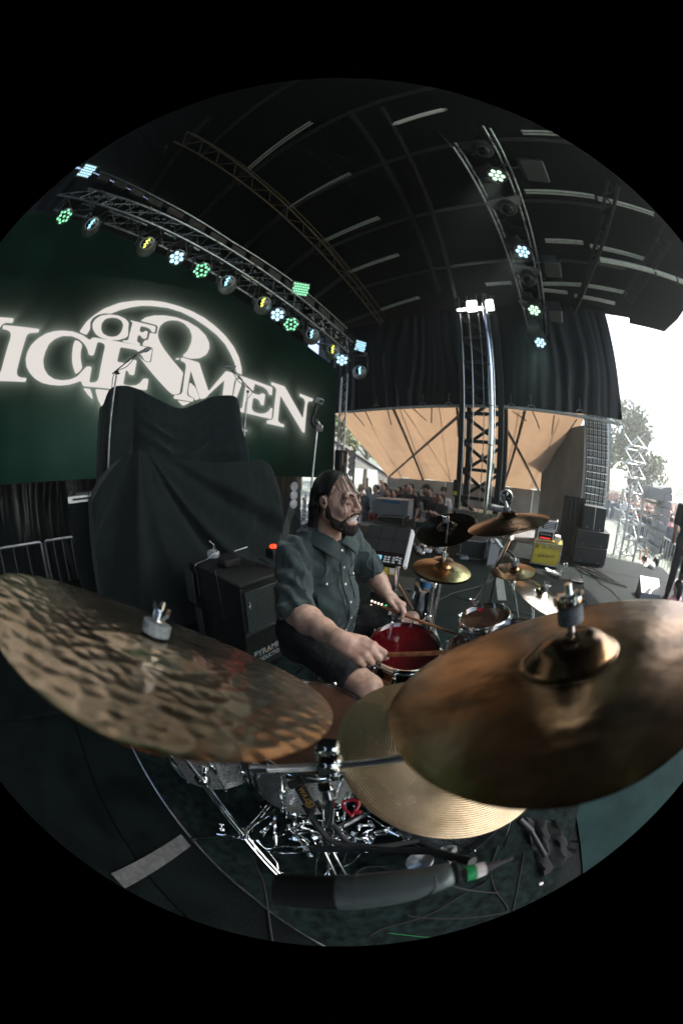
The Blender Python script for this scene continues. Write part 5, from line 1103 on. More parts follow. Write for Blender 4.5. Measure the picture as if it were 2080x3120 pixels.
# arms
SR, ER_, WR = (.80, .94, 1.02), (.733, .825, .835), (.657, .531, .878)
SL, EL_, WL = (1.22, .94, 1.02), (1.285, .83, .85), (1.218, .698, .794)
sd.cap(SR, ER_, .050, .053, .03); sd.chain([ER_, lerp(ER_, WR, .3), lerp(ER_, WR, .65), WR], [.053, .055, .041, .031], .02)
sd.cap(SL, EL_, .048, .049, .03); sd.chain([EL_, lerp(EL_, WL, .3), lerp(EL_, WL, .65), WL], [.048, .049, .038, .029], .02)
def hand(W, f, n, side, sc=1.0, curl=1.0):
    W = Vector(W); f = Vector(f).normalized(); n = Vector(n); n = (n - f * n.dot(f)).normalized(); t = n.cross(f) * side
    P = lambda a, b, c: np.array(W + (f * a + t * b + n * c) * sc)
    sd.cap(P(-.01, 0, 0), P(.03, 0, .002), .030 * sc, .030 * sc, .015)
    kn = {'i': P(.095, .029, .006), 'm': P(.099, .009, .012), 'r': P(.093, -.012, .009), 'p': P(.083, -.031, .002)}
    for key, b0 in (('i', .018), ('m', .006), ('r', -.007), ('p', -.019)): sd.cap(P(.012, b0, .0), kn[key], .018 * sc, .0148 * sc, .010)
    sd.ell(P(.055, 0, -.008), (.034 * sc, .034 * sc, .018 * sc), .012, np.array(frame(n, t)))
    sd.ell(P(.036, .026, -.012), (.022 * sc, .017 * sc, .018 * sc), .012, np.array(frame(f, t)))
    for key, (a1, c1), (a2, c2), (a3, c3), L, r in (('i', (.036, -.015), (.010, -.023), (-.010, -.017), 1.0, .0108), ('m', (.030, -.024), (-.006, -.028), (-.022, -.006), 1.02, .0108), ('r', (.024, -.028), (-.012, -.025), (-.022, -.002), .95, .0102), ('p', (.018, -.026), (-.012, -.018), (-.017, -.001), .85, .0092)):
        K = Vector(kn[key]); dt = .000 if key != 'i' else .002
        p1 = K + (f * a1 + n * c1 + t * dt) * L * sc; p2 = p1 + (f * a2 + n * c2) * L * sc; p3 = p2 + (f * a3 + n * c3) * L * sc
        sd.ell(np.array(K + n * .003), (.0128 * sc,) * 3, .006)
        sd.cap(K, p1, .0128 * sc, r * sc, .004); sd.cap(p1, p2, r * sc, r * .92 * sc, .003); sd.cap(p2, p3, r * .9 * sc, r * .78 * sc, .003)
    b0, b1, b2, b3 = P(.022, .026, -.006), P(.058, .043, -.010), P(.088, .042, -.014), P(.112, .031, -.019)
    sd.cap(b0, b1, .017 * sc, .0135 * sc, .008); sd.cap(b1, b2, .0128 * sc, .0112 * sc, .004); sd.cap(b2, b3, .0112 * sc, .0088 * sc, .003)
    return Vector(P(.108, .022, -.030)), Vector(P(.04, .0, -.036)), P
gR, buR, PR = hand(WR, (.16, -.96, -.16), (-.42, .12, .9), 1, 1.08)
gL, buL, PL_ = hand(WL, (-.12, -.90, -.26), (.40, .02, .9), -1, 1.0)
# legs
KR, KL = (.845, .53, .53), (1.47, .69, .53)
sd.chain([(.92, 1.0, .56), lerp((.92, 1.0, .56), KR, .5), KR], [.095, .085, .064], .03); sd.chain([KR, (.846, .545, .36), (.842, .53, .2), (.84, .52, .08)], [.060, .056, .043, .036], .02)
sd.chain([(1.10, 1.0, .56), lerp((1.10, 1.0, .56), KL, .5), KL], [.095, .083, .062], .03); sd.chain([KL, (1.50, .66, .36), (1.57, .60, .2), (1.60, .58, .09)], [.058, .056, .043, .036], .02)
sd.ell(np.array(KR) + (0, -.03, .02), (.045, .04, .045), .02); sd.ell(np.array(KL) + (.02, -.025, .02), (.045, .04, .045), .02)
body = sdf_obj(sd, 'body', 'skin', dr, None)
bvh_body = BVHTree.FromPolygons([tuple(v.co + dr.location) for v in body.data.vertices], [tuple(p.vertices) for p in body.data.polygons])
# nails
mat('nail', (.62, .40, .33), .3)
for P, s in ((PR, 1), (PL_, -1)):
    g = MB(); c = Vector(P(.104, .034, -.008)); g.ball(c, .0058, 8, (1, 1, .5)); g.build('thumb_nail', 'nail', body)
# face pieces
g = MB()
for k in range(8):
    x = (k - 3.5) * .0066; g.box(h(x, -.0985 + abs(x) * .35, -.0605), (.0061, .006, .0095), bev=.0012)
for k in range(7):
    x = (k - 3) * .0060; g.box(h(x, -.0955 + abs(x) * .35, -.0708), (.0056, .006, .0085), bev=.0012)
g.build('teeth', 'teeth', body)
for s in (-1, 1):
    g = MB(); g.path([h(.018 * s, -.0945, .006), h(.026 * s, -.0965, .0035), h(.036 * s, -.0955, .003), h(.046 * s, -.091, .004), h(.052 * s, -.086, .007)], [.0010, .0016, .0018, .0016, .0008], 6); g.build('closed_eye', 'eye_line', body)
    g = MB(); g.path([h(.012 * s, -.098, .034), h(.024 * s, -.0985, .038), h(.038 * s, -.095, .041), h(.054 * s, -.083, .036)], [.003, .0048, .0045, .002], 6); g.build('eyebrow', 'hair_wet', body)
    g = MB(); g.ball(h(.086 * s, -.002, .0), .007, 8); g.path(smoothline([h(.088 * s, .0, .004), h(.092 * s, .01, .028), h(.088 * s, .035, .0), h(.07 * s, .06, -.08)], 14), .0013, 5); g.build('ear_monitor', 'black_rubber', body)
# beard
b = SDF(h(-.12, -.16, -.19), h(.12, .08, .03), .003)
for s in (-1, 1):
    b.chain([h(.071 * s, -.004, -.010), h(.067 * s, -.012, -.050), h(.052 * s, -.045, -.088), h(.022 * s, -.076, -.112), h(0, -.084, -.118)], [.010, .018, .025, .024, .024], .012)
    b.cap(h(.046 * s, -.075, -.085), h(0, -.092, -.100), .013, .013, .010); b.cap(h(.042 * s, -.082, -.068), h(.046 * s, -.07, -.09), .008, .014, .010)
    b.cap(h(.038 * s, -.089, -.062), h(.024 * s, -.101, -.046), .006, .0075, .006); b.cap(h(.024 * s, -.101, -.046), h(.003 * s, -.1085, -.040), .0075, .0065, .005)
b.ell(h(0, -.112, -.066), (.028, .020, .0135), .004, cut=True)
sdf_obj(b, 'beard', 'beard', body, lambda V: -.0045 + .0035 * nz3(V, 300) + .003 * nz3(V, 110, 3))
# hair: wet long mass plus loose strands over the face
hr = SDF(h(-.17, -.14, -.32), h(.17, .2, .16), .0045)
hr.ell(h(0, .034, .044), (.087, .094, .092), .02)
hr.ell(h(0, -.085, -.015), (.064, .075, .105), .012, cut=True)
for s in (-1, 1):
    for dx, dy, dz, l in ((.066, .070, -.02, .19), (.054, .092, -.03, .23), (.028, .108, -.02, .24)):
        hr.chain([h(dx * s * .9, dy, dz + .06), h(dx * s, dy, dz), h(dx * s * 1.05, dy + .012, dz - l * .5), h((dx + .012) * s, dy + .006, dz - l)], [.020, .022, .016, .005], .014)
hr.ell(h(-.079, .006, -.002), (.018, .024, .034), .006, cut=True)
hr.ell(h(.079, .006, -.002), (.018, .024, .034), .006, cut=True)
hair = sdf_obj(hr, 'hair', 'hair_wet', dr, lambda V: .0020 * np.sin(np.arctan2(V[:, 1] - H[1], V[:, 0] - H[0]) * 84 + 5 * nz3(V, 16)) * np.clip((.13 - (V[:, 2] - H[2] - .0)) * 9, .15, 1))
g = MB(); rn = random.Random(21)
def onface(x, z, lift):
    r = bvh_body.ray_cast(Vector(h(x, -.4, z)), Vector((0, 1, 0)), .5)
    if r[0] is None: return None
    return r[0] + Vector((0, -1, 0)) * lift
for i in range(30):
    x0 = rn.uniform(-.074, .040); x = x0; z = rn.uniform(.085, .112); zend = rn.uniform(-.15, .0) if rn.random() < .75 else rn.uniform(-.02, .03); pts = []; vx = rn.uniform(-.10, .35) * (1 if rn.random() < .7 else -1); w1 = rn.uniform(0, 6)
    pts.append(Vector(h(x * .7, -.035, .125)))
    while z > zend:
        p = onface(max(-.075, min(.075, x)), max(z, -.115), rn.uniform(.002, .006))
        if p is not None: pts.append(Vector((p.x, p.y, H[2] + z)))
        z -= .016; x += vx * .016 + .003 * math.sin(w1 + z * 60)
        x = max(-.082, min(.082, x))
    if len(pts) > 3:
        L = smoothline(pts, len(pts) * 2); r0 = rn.choice((.0005, .0007, .0010, .0015, .0007)); g.path(L, [r0 * (1 - .6 * k / len(L)) for k in range(len(L))], 5)
for i in range(46):
    s = rn.choice((-1, -1, 1)); a = rn.uniform(.0, 1.0); p0 = h(s * (.080 - .03 * a), .035 + .06 * a, .03 - .05 * a); L_ = rn.uniform(.16, .32)
    pts = [Vector(p0) + Vector((s * .012 * math.sin(3 * t), .01 * math.sin(5 * t + i) + .015 * t, -L_ * t)) + Vector((rn.uniform(-.004, .004), rn.uniform(-.006, .006), 0)) for t in (0, .25, .5, .75, 1)]
    L = smoothline(pts, 12); g.path(L, [.0018 * (1 - .7 * k / 12) for k in range(12)], 5)
o = g.build('hair_strand', 'hair_wet', hair); o['kind'] = 'stuff'
# shirt
sh = SDF((.58, .60, .48), (1.46, 1.22, 1.2), .0058)
sh.ell((1.01, .958, .97), (.197, .130, .155), .03); sh.ell((1.01, .930, .75), (.190, .160, .20), .06); sh.ell((1.01, .95, .60), (.20, .15, .10), .05)
sh.cap((.84, .955, 1.045), (1.18, .955, 1.045), .070, .070, .04); sh.cap((.94, .965, 1.09), (1.08, .965, 1.09), .055, .055, .03)
sh.cap((.815, .945, 1.03), lerp(SR, ER_, .92), .076, .080, .04); sh.cap((1.205, .945, 1.03), lerp(SL, EL_, .85), .074, .074, .04)
ax_r = np.array(ER_) - np.array(SR); ax_r /= np.linalg.norm(ax_r); ax_l = np.array(EL_) - np.array(SL); ax_l /= np.linalg.norm(ax_l)
sh.cap(np.array(lerp(SR, ER_, .98)), np.array(ER_) + ax_r * .06, .062, .07, .012, cut=True); sh.cap(np.array(lerp(SL, EL_, .95)), np.array(EL_) + ax_l * .06, .060, .07, .012, cut=True)
sh.cap((1.01, .93, 1.12), (1.01, .90, 1.25), .062, .075, .015, cut=True)
def folds(V):
    d = .005 * nz3(V * np.array((1, 1, .35)), 14) + .0035 * nz3(V * np.array((1, 1, .6)), 34, 5)
    cr = nz3(V * np.array((1, .8, .45)), 10, 11); d += .007 * np.exp(-(cr / .07) ** 2) - .004; cr = nz3(V * np.array((.6, .8, 1)), 15, 31); d += .005 * np.exp(-(cr / .06) ** 2)
    arm = np.clip((np.abs(V[:, 0] - 1.01) - .17) * 9, 0, 1)
    d += arm * .0045 * np.sin((V[:, 2] * 1.0 + V[:, 1] * .6) * 70 + 6 * nz3(V, 9, 2))
    low = np.clip((.72 - V[:, 2]) * 6, 0, 1); d += low * .009 * np.sin(V[:, 2] * 95 + 5 * nz3(V, 8, 9))
    side_ = np.clip((1.01 - V[:, 0]) * 5, 0, 1); d += side_ * .006 * np.sin((V[:, 2] * .8 + V[:, 0] * 1.4) * 60 + 5 * nz3(V, 7, 4))
    return d
shirt = sdf_obj(sh, 'shirt', 'shirt', dr, folds)
bvh = BVHTree.FromPolygons([tuple(v.co + dr.location) for v in shirt.data.vertices], [tuple(p.vertices) for p in shirt.data.polygons])
def on(x, z, lift=.003, y0=.4):
    r = bvh.ray_cast(Vector((x, y0, z)), Vector((0, 1, 0)), 1.0)
    return (r[0] + r[1] * lift) if r[0] is not None else Vector((x, .8, z))
def patch(x0, x1, z0, z1, nx, nz_, lift, shape=None):
    g = MB(); g.grid([[on(x0 + (x1 - x0) * i / nx, (z0 + (z1 - z0) * j / nz_) if shape is None else shape(i / nx, j / nz_), lift) for j in range(nz_ + 1)] for i in range(nx + 1)]); return g
patch(1.000, 1.034, .57, 1.075, 3, 34, .0035).build('placket', 'shirt', shirt)
g = MB(); g.path([on(.999, .57 + .505 * k / 30, .0035) for k in range(31)], .002, 4); g.build('placket_seam', 'shirt_seam', shirt)
for z in (1.045, .965, .885, .805, .725, .645):
    g = MB(); p = on(1.017, z, .005); q = on(1.022, z, .005) - p; nn_ = (on(1.017, z + .01, 0) - on(1.017, z - .01, 0)).cross(Vector((1, 0, 0))) * -1; g.cyl(p, nn_ if nn_.length > 1e-5 else (0, -1, 0), .0058, .003, 12); g.build('button', 'white_plastic', shirt)
for x0, x1 in ((.87, .972), (1.062, 1.155)):
    patch(x0, x1, .80, .925, 8, 10, .0028, lambda u, v, : .80 + .125 * v - (.012 * (1 - abs(2 * u - 1)) * (1 - v))).build('pocket', 'shirt', shirt)
    fl = patch(x0 - .002, x1 + .002, .905, .945, 8, 4, .0055, lambda u, v: .945 - (1 - v) * (.034 + .014 * (1 - abs(2 * u - 1)))); fl.build('pocket_flap', 'shirt', shirt)
    g = MB(); xm = (x0 + x1) / 2; g.path([on(x0 + (x1 - x0) * k / 12, .945 - (.034 + .014 * (1 - abs(2 * k / 12 - 1))), .0056) for k in range(13)], .0022, 4); g.path([on(x0, .905 - .1 * k / 8, .0035) for k in range(9)], .0018, 4); g.path([on(x1, .905 - .1 * k / 8, .0035) for k in range(9)], .0018, 4); g.build('pocket_seam', 'shirt_seam', shirt)
    g = MB(); g.cyl(on(xm, .908, .008), (0, -1, .1), .0055, .003, 12); g.build('button', 'white_plastic', shirt)
# collar
for s in (-1, 1):
    g = MB(); A = [Vector((1.012 + s * .008, .846, 1.078)), Vector((1.012 + s * .055, .858, 1.112)), Vector((1.012 + s * .086, .920, 1.138)), Vector((1.012 + s * .070, .995, 1.150)), Vector((1.012, 1.020, 1.155))]
    Bq = [Vector((1.012 + s * .062, .795, 1.022)), Vector((1.012 + s * .112, .828, 1.060)), Vector((1.012 + s * .138, .915, 1.098)), Vector((1.012 + s * .105, 1.03, 1.112)), Vector((1.012, 1.065, 1.112))]
    A2, B2 = smoothline(A, 14), smoothline(Bq, 14); g.grid([[a, a.lerp(b_, .33) + Vector((0, -.004, .004)), a.lerp(b_, .66) + Vector((0, -.004, .003)), b_] for a, b_ in zip(A2, B2)]); g.grid([[a - Vector((0, -.004, .003)), b_ - Vector((0, -.004, .003))] for a, b_ in zip(A2, B2)]); g.build('collar', 'shirt', shirt)
# shorts
so_ = SDF((.66, .50, .40), (1.62, 1.24, .74), .0062)
so_.cap((.92, 1.02, .585), (1.10, 1.02, .585), .125, .125, .05)
so_.cap((.915, 1.0, .57), lerp((.92, 1.0, .56), KR, .78), .112, .098, .04); so_.cap((1.105, 1.0, .57), lerp((1.10, 1.0, .56), KL, .76), .112, .096, .04)
dR = np.array(KR) - np.array((.92, 1.0, .56)); dR /= np.linalg.norm(dR); dL = np.array(KL) - np.array((1.10, 1.0, .56)); dL /= np.linalg.norm(dL)
so_.cap(np.array(lerp((.92, 1.0, .56), KR, .90)), np.array(KR) + dR * .1, .078, .085, .01, cut=True); so_.cap(np.array(lerp((1.10, 1.0, .56), KL, .88)), np.array(KL) + dL * .1, .076, .085, .01, cut=True)
shorts = sdf_obj(so_, 'shorts', 'shorts', dr, lambda V: .006 * nz3(V * np.array((1, .6, 1)), 18) + .003 * nz3(V, 44, 5))
g = MB(); g.box((1.30, .72, .655), (.02, .012, .03), Euler((0, .2, -.7)).to_matrix(), bev=.003); g.build('leg_tag', 'white_tape', shorts)
for (x, y), a in (((.84, .46), 0), ((1.61, .50), .25)):
    s2 = SDF((x - .2, y - .25, -.01), (x + .2, y + .25, .2), .007); s2.cap((x, y + .08, .05), (x + .3 * a * .3, y - .10, .035), .042, .036, .03); s2.cap((x, y + .07, .06), (x, y + .07, .11), .045, .042, .03); sdf_obj(s2, 'shoe', 'shoe', dr)
def stick(label, p0, p1, butt, thing_group='drumsticks'):
    p0, p1 = Vector(p0), Vector(p1); d = (p1 - p0).normalized(); a = p0 - d * butt; L = (p1 - a).length
    g = MB(); g.lathe([(.003, 0), (.0065, .004), (.0078, .012), (.0078, L * .70), (.0050, L * .955), (.0038, L * .968), (.0055, L * .978), (.0052, L * .99), (.002, L)], a, d, 14); return single('drumstick', g, 'wood', label, 'drumstick', thing_group, origin=tuple(a))
gtip = Vector((0.811,0.054,0.959))
stick('brown drumstick gripped in the near hand above the red snare', gR, gR + (gtip - gR).normalized() * .34, .08)
ltip = Vector((1.23,0.425,0.705))
stick('dark drumstick in the far hand slanting down towards the snare rim', gL, gL + (ltip - gL).normalized() * .31, .09)

# ================= gear on the stage =================
mat('cloth_black', (.0080, .0155, .0148), .8, 0, .2, noise=.2, nscale=10, bump=.25, bscale=300, sheen=.12)
mat('cloth_black2', (.0058, .0115, .0108), .8, 0, .2, noise=.25, nscale=10, bump=.25, bscale=300, sheen=.1)
def drape(name, label, ridge, zb, depth, fold, nf, m, seed=1, flare=.12, back=.5, n=260, ny=60, peak=None):
    rnd = random.Random(seed); a_, b_, c_, d_ = (rnd.uniform(0, 6) for _ in range(4)); L = smoothline(ridge, n); g = MB(); P = []; an = 0; RID = [(rnd.random(), rnd.uniform(.026, .07), rnd.choice((-1, 1, 1)) * rnd.uniform(.4, 1.1)) for _ in range(nf)]
    for i, p in enumerate(L):
        u = i / (n - 1); row = []
        for j in range(6): t = j / 6; row.append((p.x, p.y + depth * (1 - t), p.z - .02 * math.sin(t * 3.14) - .05 * (1 - t)))
        zt = p.z; zbot = zb(u)
        for j in range(ny + 1):
            v = j / ny; z = zt + (zbot - zt) * v; amp = fold * min(1, .12 + v * 1.5)
            if peak is None:                            # two posts with a swag hanging between them
                w_ = max(0, 1 - ((u - .53) / .27) ** 2); ph1 = 0
                for (uk, wk, ak) in RID: ph1 += ak * math.exp(-((u - uk - .02 * math.sin(3 * v + uk * 20)) / wk) ** 2)
                sag = v - .42 + 1.5 * (u - .53) ** 2; sw = sum(ak * math.exp(-((sag - o_) / .035) ** 2) for o_, ak in ((-.22, .8), (-.1, 1.1), (.03, .9), (.2, .5))) * math.exp(-max(0, v - .55) * 6)
                d = amp * ((1 - w_) * ph1 * 1.5 + w_ * (sw * 1.2 + .25 * ph1))
            else:
                dx = p.x - peak[0]; dz = peak[1] - z + .10; an = math.atan2(dx, dz); ph1 = 0
                for (uk, wk, ak) in RID: ph1 += ak * math.exp(-((an - (uk * 2.3 - .75) - .05 * math.sin(2.2 * v + uk * 30)) / (wk * 2.0)) ** 2)
                d = amp * ph1 * 1.5 * math.exp(-.25 * abs(an))
            d += .022 * mnoise.noise(Vector((p.x * 5, z * 3, seed))) + .05 * mnoise.noise(Vector((p.x * 1.7, z * 1.6, seed + 5))) + .006 * mnoise.noise(Vector((p.x * 14, z * 9, seed + 8)))
            ph = an * 5 if peak else u * 30
            row.append((p.x + (u - .5) * flare * v + (0 if peak else .4 * amp * math.cos(ph)), p.y - .02 - flare * .9 * v ** .8 - d - .03 * math.sin(min(1, v * 6) * 1.57), z))
        P.append(row)
    g.grid(P)
    for e in (0, -1):                                   # the cloth also falls over the two ends
        col = P[e]; s = -1 if e == 0 else 1
        g.grid([[(q[0] + s * .05 * (k / 6) * (1 - k / 6) * 2, q[1] + (L[e].y + depth - q[1]) * k / 6, q[2]) for q in col[6:]] for k in range(7)])
    return single(name, g, m, label, 'cover cloth')
drape('cover_cloth', 'black cloth thrown over tall gear in front of the band logo, upper of the two', [(0.215,3.6,2.07), (0.296,3.6,2.254), (0.488,3.6,2.286), (0.672,3.6,2.255), (0.811,3.6,2.186), (1.01,3.6,2.098), (1.232,3.6,2.043), (1.436,3.6,2.114), (1.676,3.6,2.223), (1.917,3.6,2.252), (2.045,3.6,2.193), (2.095,3.6,1.999)], lambda u: .9 + .1 * math.sin(u * 9), .5, .085, 17, 'cloth_black', 2, .12)
drape('cover_cloth', 'black cloth covering a big drum riser behind the drummer, lower of the two', [(0.074,2.5,1.16), (0.191,2.5,1.315), (0.365,2.5,1.477), (0.491,2.5,1.519), (0.617,2.5,1.487), (0.9,2.5,1.432), (1.244,2.5,1.393), (1.525,2.5,1.409), (1.717,2.5,1.417), (1.849,2.5,1.329), (1.957,2.5,1.106)], lambda u: .03, .9, .075, 19, 'cloth_black2', 5, .12, peak=(0.491, 1.519))
# amplifier cabinet with a bright edge
t = thing('amplifier_cabinet', 'black covered cabinet with bright metal top edge left of the cloth covered riser', 'cabinet', (.08, 3.6, 0))
g = MB(); g.box((.10, 3.62, .53), (.56, .62, 1.06), bev=.015); g.build('cabinet', 'cloth_black2', t)
g = MB(); g.box((.10, 3.30, 1.10), (.58, .035, .075), bev=.006); g.box((-.17, 3.60, 1.10), (.035, .62, .075), bev=.006); g.build('edge_trim', 'alu', t)
g = MB(); g.box((.10, 3.285, 1.10), (.46, .006, .022)); g.build('slot', 'black_metal', t, smooth=False)
g = MB(); g.poly([(-.12, 3.36, 1.075), (.22, 3.36, 1.075), (.26, 3.9, 1.09), (-.10, 3.9, 1.09)], (0, 0, .02)); g.build('top_plate', 'grey_plastic', t, smooth=False)
# crowd barriers behind the stage
mat('barrier_galv', (.55, .57, .57), .4, .8, noise=.15, nscale=10)
def barrier(label, x0, x1, y, ztop, zlow=GZ, nb=5, group='steel crowd barriers behind the stage'):
    t = thing('crowd_barrier', label, 'barrier', ((x0 + x1) / 2, y, GZ), group=group)
    g = MB(); g.path([(x0, y, zlow), (x0, y, ztop - .03), (x0 + .03, y, ztop), (x1 - .03, y, ztop), (x1, y, ztop - .03), (x1, y, zlow)], .028, 8); g.build('frame', 'barrier_galv', t)
    for i in range(1, nb): x = x0 + (x1 - x0) * i / nb; g = MB(); g.tube((x, y, zlow + .15), (x, y, ztop), .012, 6); g.build('bar', 'barrier_galv', t)
    g = MB(); g.tube((x0, y, zlow + .15), (x1, y, zlow + .15), .016, 6); g.build('bottom_rail', 'barrier_galv', t)
barrier('galvanised crowd barrier at the far left picture edge', -4.799, -1.04, 5.9, 0.163, nb=11)
barrier('short visible crowd barrier beside the black covered cabinet', -0.957, -0.957 + 2.2, 5.9, 0.169, nb=11)
barrier('small looking crowd barrier seen between the cloth and the drummer head', 5.94, 5.94 + 2.2, 7.2, -0.154, nb=9)
# microphone boom stands in front of the screen
def boom_stand(label, pole, boom, micp, r=.011):
    t = thing('microphone_stand', label, 'mic stand', (pole[0][0], pole[0][1], 0), group='microphone stands before the screen')
    g = MB(); g.tube(pole[0], pole[1], r, 8); g.build('pole', 'galv', t)
    g = MB(); g.tube(boom[0], boom[1], r * .7, 8); g.build('boom', 'black_metal', t)
    g = MB(); clamp_block(g, pole[1], .03); g.build('boom_clamp', 'black_metal', t)
    d = (Vector(micp[1]) - Vector(micp[0])).normalized(); g = MB(); g.lathe([(.008, 0), (.014, .02), (.020, .10), (.026, .11), (.027, .15), (.015, .185), (.001, .19)], micp[0], d, 14); g.build('microphone', 'grey_plastic', t)
    g = MB(); a = Vector(boom[0]).lerp(Vector(boom[1]), .1); b = Vector(boom[1]); g.path(smoothline([b, b.lerp(a, .4) - Vector((0, 0, .06)), a - Vector((0, 0, .02)), Vector(pole[1]) - Vector((.03, 0, .25)), Vector(pole[1]).lerp(Vector(pole[0]), .5) + Vector((.025, 0, 0))], 24), .005, 5); g.build('cable', 'black_rubber', t)
    for a in (.5, 2.6, 4.7): g = MB(); g.tube((pole[0][0], pole[0][1], .22), (pole[0][0] + .32 * math.cos(a), pole[0][1] + .32 * math.sin(a), .012), .009, 6); g.build('leg', 'black_metal', t)
pA0 = (0.279,3.3,1.335)
boom_stand('microphone boom stand left of the upper black cloth, against the logo', [(pA0[0], 3.3, .1), (0.317,3.3,2.36)], [(0.263,3.3,2.347), (0.515,3.3,2.582)], [(0.502,3.3,2.581), (0.56,3.3,2.61)])
pB0 = (2.339,3.9,1.509)
boom_stand('thin microphone boom stand right of the upper black cloth, mic pointing left', [(pB0[0], 3.9, .1), (2.385,3.9,2.426)], [(2.5,3.9,2.416), (2.061,3.9,2.724)], [(2.144,3.9,2.787), (1.944,3.9,2.742)])
t = thing('action_camera', 'small action camera on a knobbly arm and tall pole behind the drummer', 'camera', (1.506,1.536,0.987))
g = MB(); g.tube((1.545,1.555,1.639), (1.5,1.56,1.054), .0075, 8); g.build('pole', 'galv', t)
g = MB(); L = smoothline([(1.543,1.554,1.657), (1.519,1.573,1.687), (1.511,1.574,1.728), (1.517,1.561,1.773), (1.518,1.549,1.819)], 13)
for p in L: g.ball(p, .014, 8)
g.build('arm', 'black_metal', t)['kind'] = 'stuff'
cp_ = Vector((1.526,1.532,1.857)); fr = frame(Vector((0, 0, 1.45)) - cp_, (0, 0, 1)); rz_ = Matrix.Rotation(R(-20), 3, 'Z')
g = MB(); g.box(cp_, (.048, .064, .03), fr @ rz_, bev=.006); g.build('camera_body', 'grey_plastic', t)
g = MB(); g.cyl(cp_ + fr @ rz_ @ Vector((.004, -.018, .017)), fr @ Vector((0, 0, 1)), .011, .012, 14); g.build('lens', 'black_metal', t)
g = MB(); g.box((1.543,1.548,1.704), (.05, .02, .03), fr @ Matrix.Rotation(R(35), 3, 'Z'), bev=.004); g.box((1.554,1.543,1.662), (.05, .05, .03), fr, bev=.004); g.build('clamp', 'steel', t)
# lamp column, stacked chrome hardware under the screen
for (xs_, ys_, nm, lb) in ((600, (1580, 1722, 1858), 'lamp_batten', 'short column of three round white lamps below the screen, left of the pole'),):
    t = thing(nm, lb, 'stage light', (4.859,5.6,0.241))
    for p in ((4.865,5.6,0.733), (4.862,5.6,0.516), (4.858,5.6,0.306)): g = MB(); g.lathe([(.09, .05), (.115, 0), (.10, -.01), (.001, -.03)], p, (0, 1, 0), 16); g.build('lamp', 'white_plastic', t)
    g = MB(); g.tube((4.949,5.62,0.881), (4.965,5.62,-0.056), .02, 6); g.build('post', 'black_metal', t)
for lb, pa, pb in (('bundle of chrome stands under the screen left of the camera pole', (3.749,4.0,0.8), (3.733,4.0,0.331)), ('bundle of chrome stands under the screen right of the camera pole', (3.928,4.0,0.847), (3.937,4.0,0.425))):
    t = thing('folded_stands', lb, 'folded stands', (pb[0], pb[1], 0)); rn = random.Random(len(lb))
    for k in range(4):
        o_ = Vector((rn.uniform(-.06, .06), rn.uniform(-.05, .05), 0)); g = MB(); g.tube(Vector(pa) + o_ - Vector((0, 0, rn.random() * .15)), Vector((pb[0], pb[1], .05)) + o_ * 1.3, .013, 7)
        for q in range(4): clamp_block(g, Vector(pa).lerp(Vector((pb[0], pb[1], .05)), .1 + .2 * q + .1 * rn.random()) + o_, .03)
        g.build('stand', 'chrome', t)
# light column beside the tent opening
t = thing('lamp_column', 'dark column of four round stage lamps beside the tent opening', 'stage light', (8.841,7.0,0.427))
for p in ((8.775,7.0,1.643), (8.777,7.0,1.399), (8.779,7.0,1.168), (8.797,7.0,0.929)): g = MB(); g.lathe([(.11, .12), (.13, .02), (.13, -.02), (.10, -.01), (.001, -.005)], p, (.6, .75, 0), 14); g.build('lamp', 'grey_plastic', t)
q0, q1 = (9.001,7.05,1.873), (9.003,7.05,0.604)
g = MB(); g.tube(q0, (q1[0], q1[1], GZ), .04, 6); g.build('post', 'black_metal', t)
# ladder truss leg at the screen end
t = thing('truss_leg', 'pale vertical lattice leg at the right end of the video screen', 'truss', (5.75, 5.0, GZ))
qa, qb, qc, qd = (5.959,5.0,3.69), (5.915,5.0,1.564), (5.918,5.15,3.596), (5.813,5.15,1.11)
for a, b in ((qa, (qb[0], qb[1], GZ)), (qc, (qd[0], qd[1], GZ))): g = MB(); g.tube(a, b, .025, 8); g.build('truss_chord', 'alu', t)
g = MB()
for i in range(9): g.tube(lerp(qa, qb, i / 9), lerp(qc, qd, i / 9), .012, 5); g.tube(lerp(qa, qb, i / 9), lerp(qc, qd, (i + .9) / 9), .009, 5)
g.build('truss_lattice', 'alu', t)['kind'] = 'stuff'
t = thing('cable_dimmer', 'black rack box strapped to the lattice leg above the drummer head', 'rack box', (5.791,4.9,1.063))
g = MB(); g.box((5.729,4.9,1.28), (.28, .2, .75), bev=.02); g.build('box', 'black_paint', t); g = MB(); g.box((5.649,4.78,1.437), (.05, .02, .3)); g.box((5.76,4.78,1.194), (.03, .02, .3)); g.build('handle', 'steel', t)

# ---------------- rental flight case with lettering ----------------
CA = Vector((.828, 1.435, 0)); cx_ = Vector((.348, .034, 0)); cy_ = Vector((-.097, .557, 0)); xh, yh = cx_.normalized(), cy_.normalized()
t = thing('flight_case', 'black flight case with white rental company lettering behind the drummer', 'flight case', CA + (cx_ + cy_) / 2)
g = MB(); g.poly([CA + Vector((0, 0, .04)), CA + cx_ + Vector((0, 0, .04)), CA + cx_ + cy_ + Vector((0, 0, .04)), CA + cy_ + Vector((0, 0, .04))], (0, 0, .65)); cs = g.build('case_body', 'black_paint', t, smooth=False)
rot = Matrix((xh, yh, Vector((0, 0, 1)))).transposed(); cc = CA + (cx_ + cy_) / 2
mat('case_panel', (.045, .058, .055), .6, noise=.3, nscale=60)
g = MB(); g.box(cc + Vector((0, 0, .705)), (cx_.length + .012, cy_.length + .012, .03), rot, bev=.008); g.build('lid', 'black_rubber', t)
nrm_f = xh.cross(Vector((0, 0, 1)))
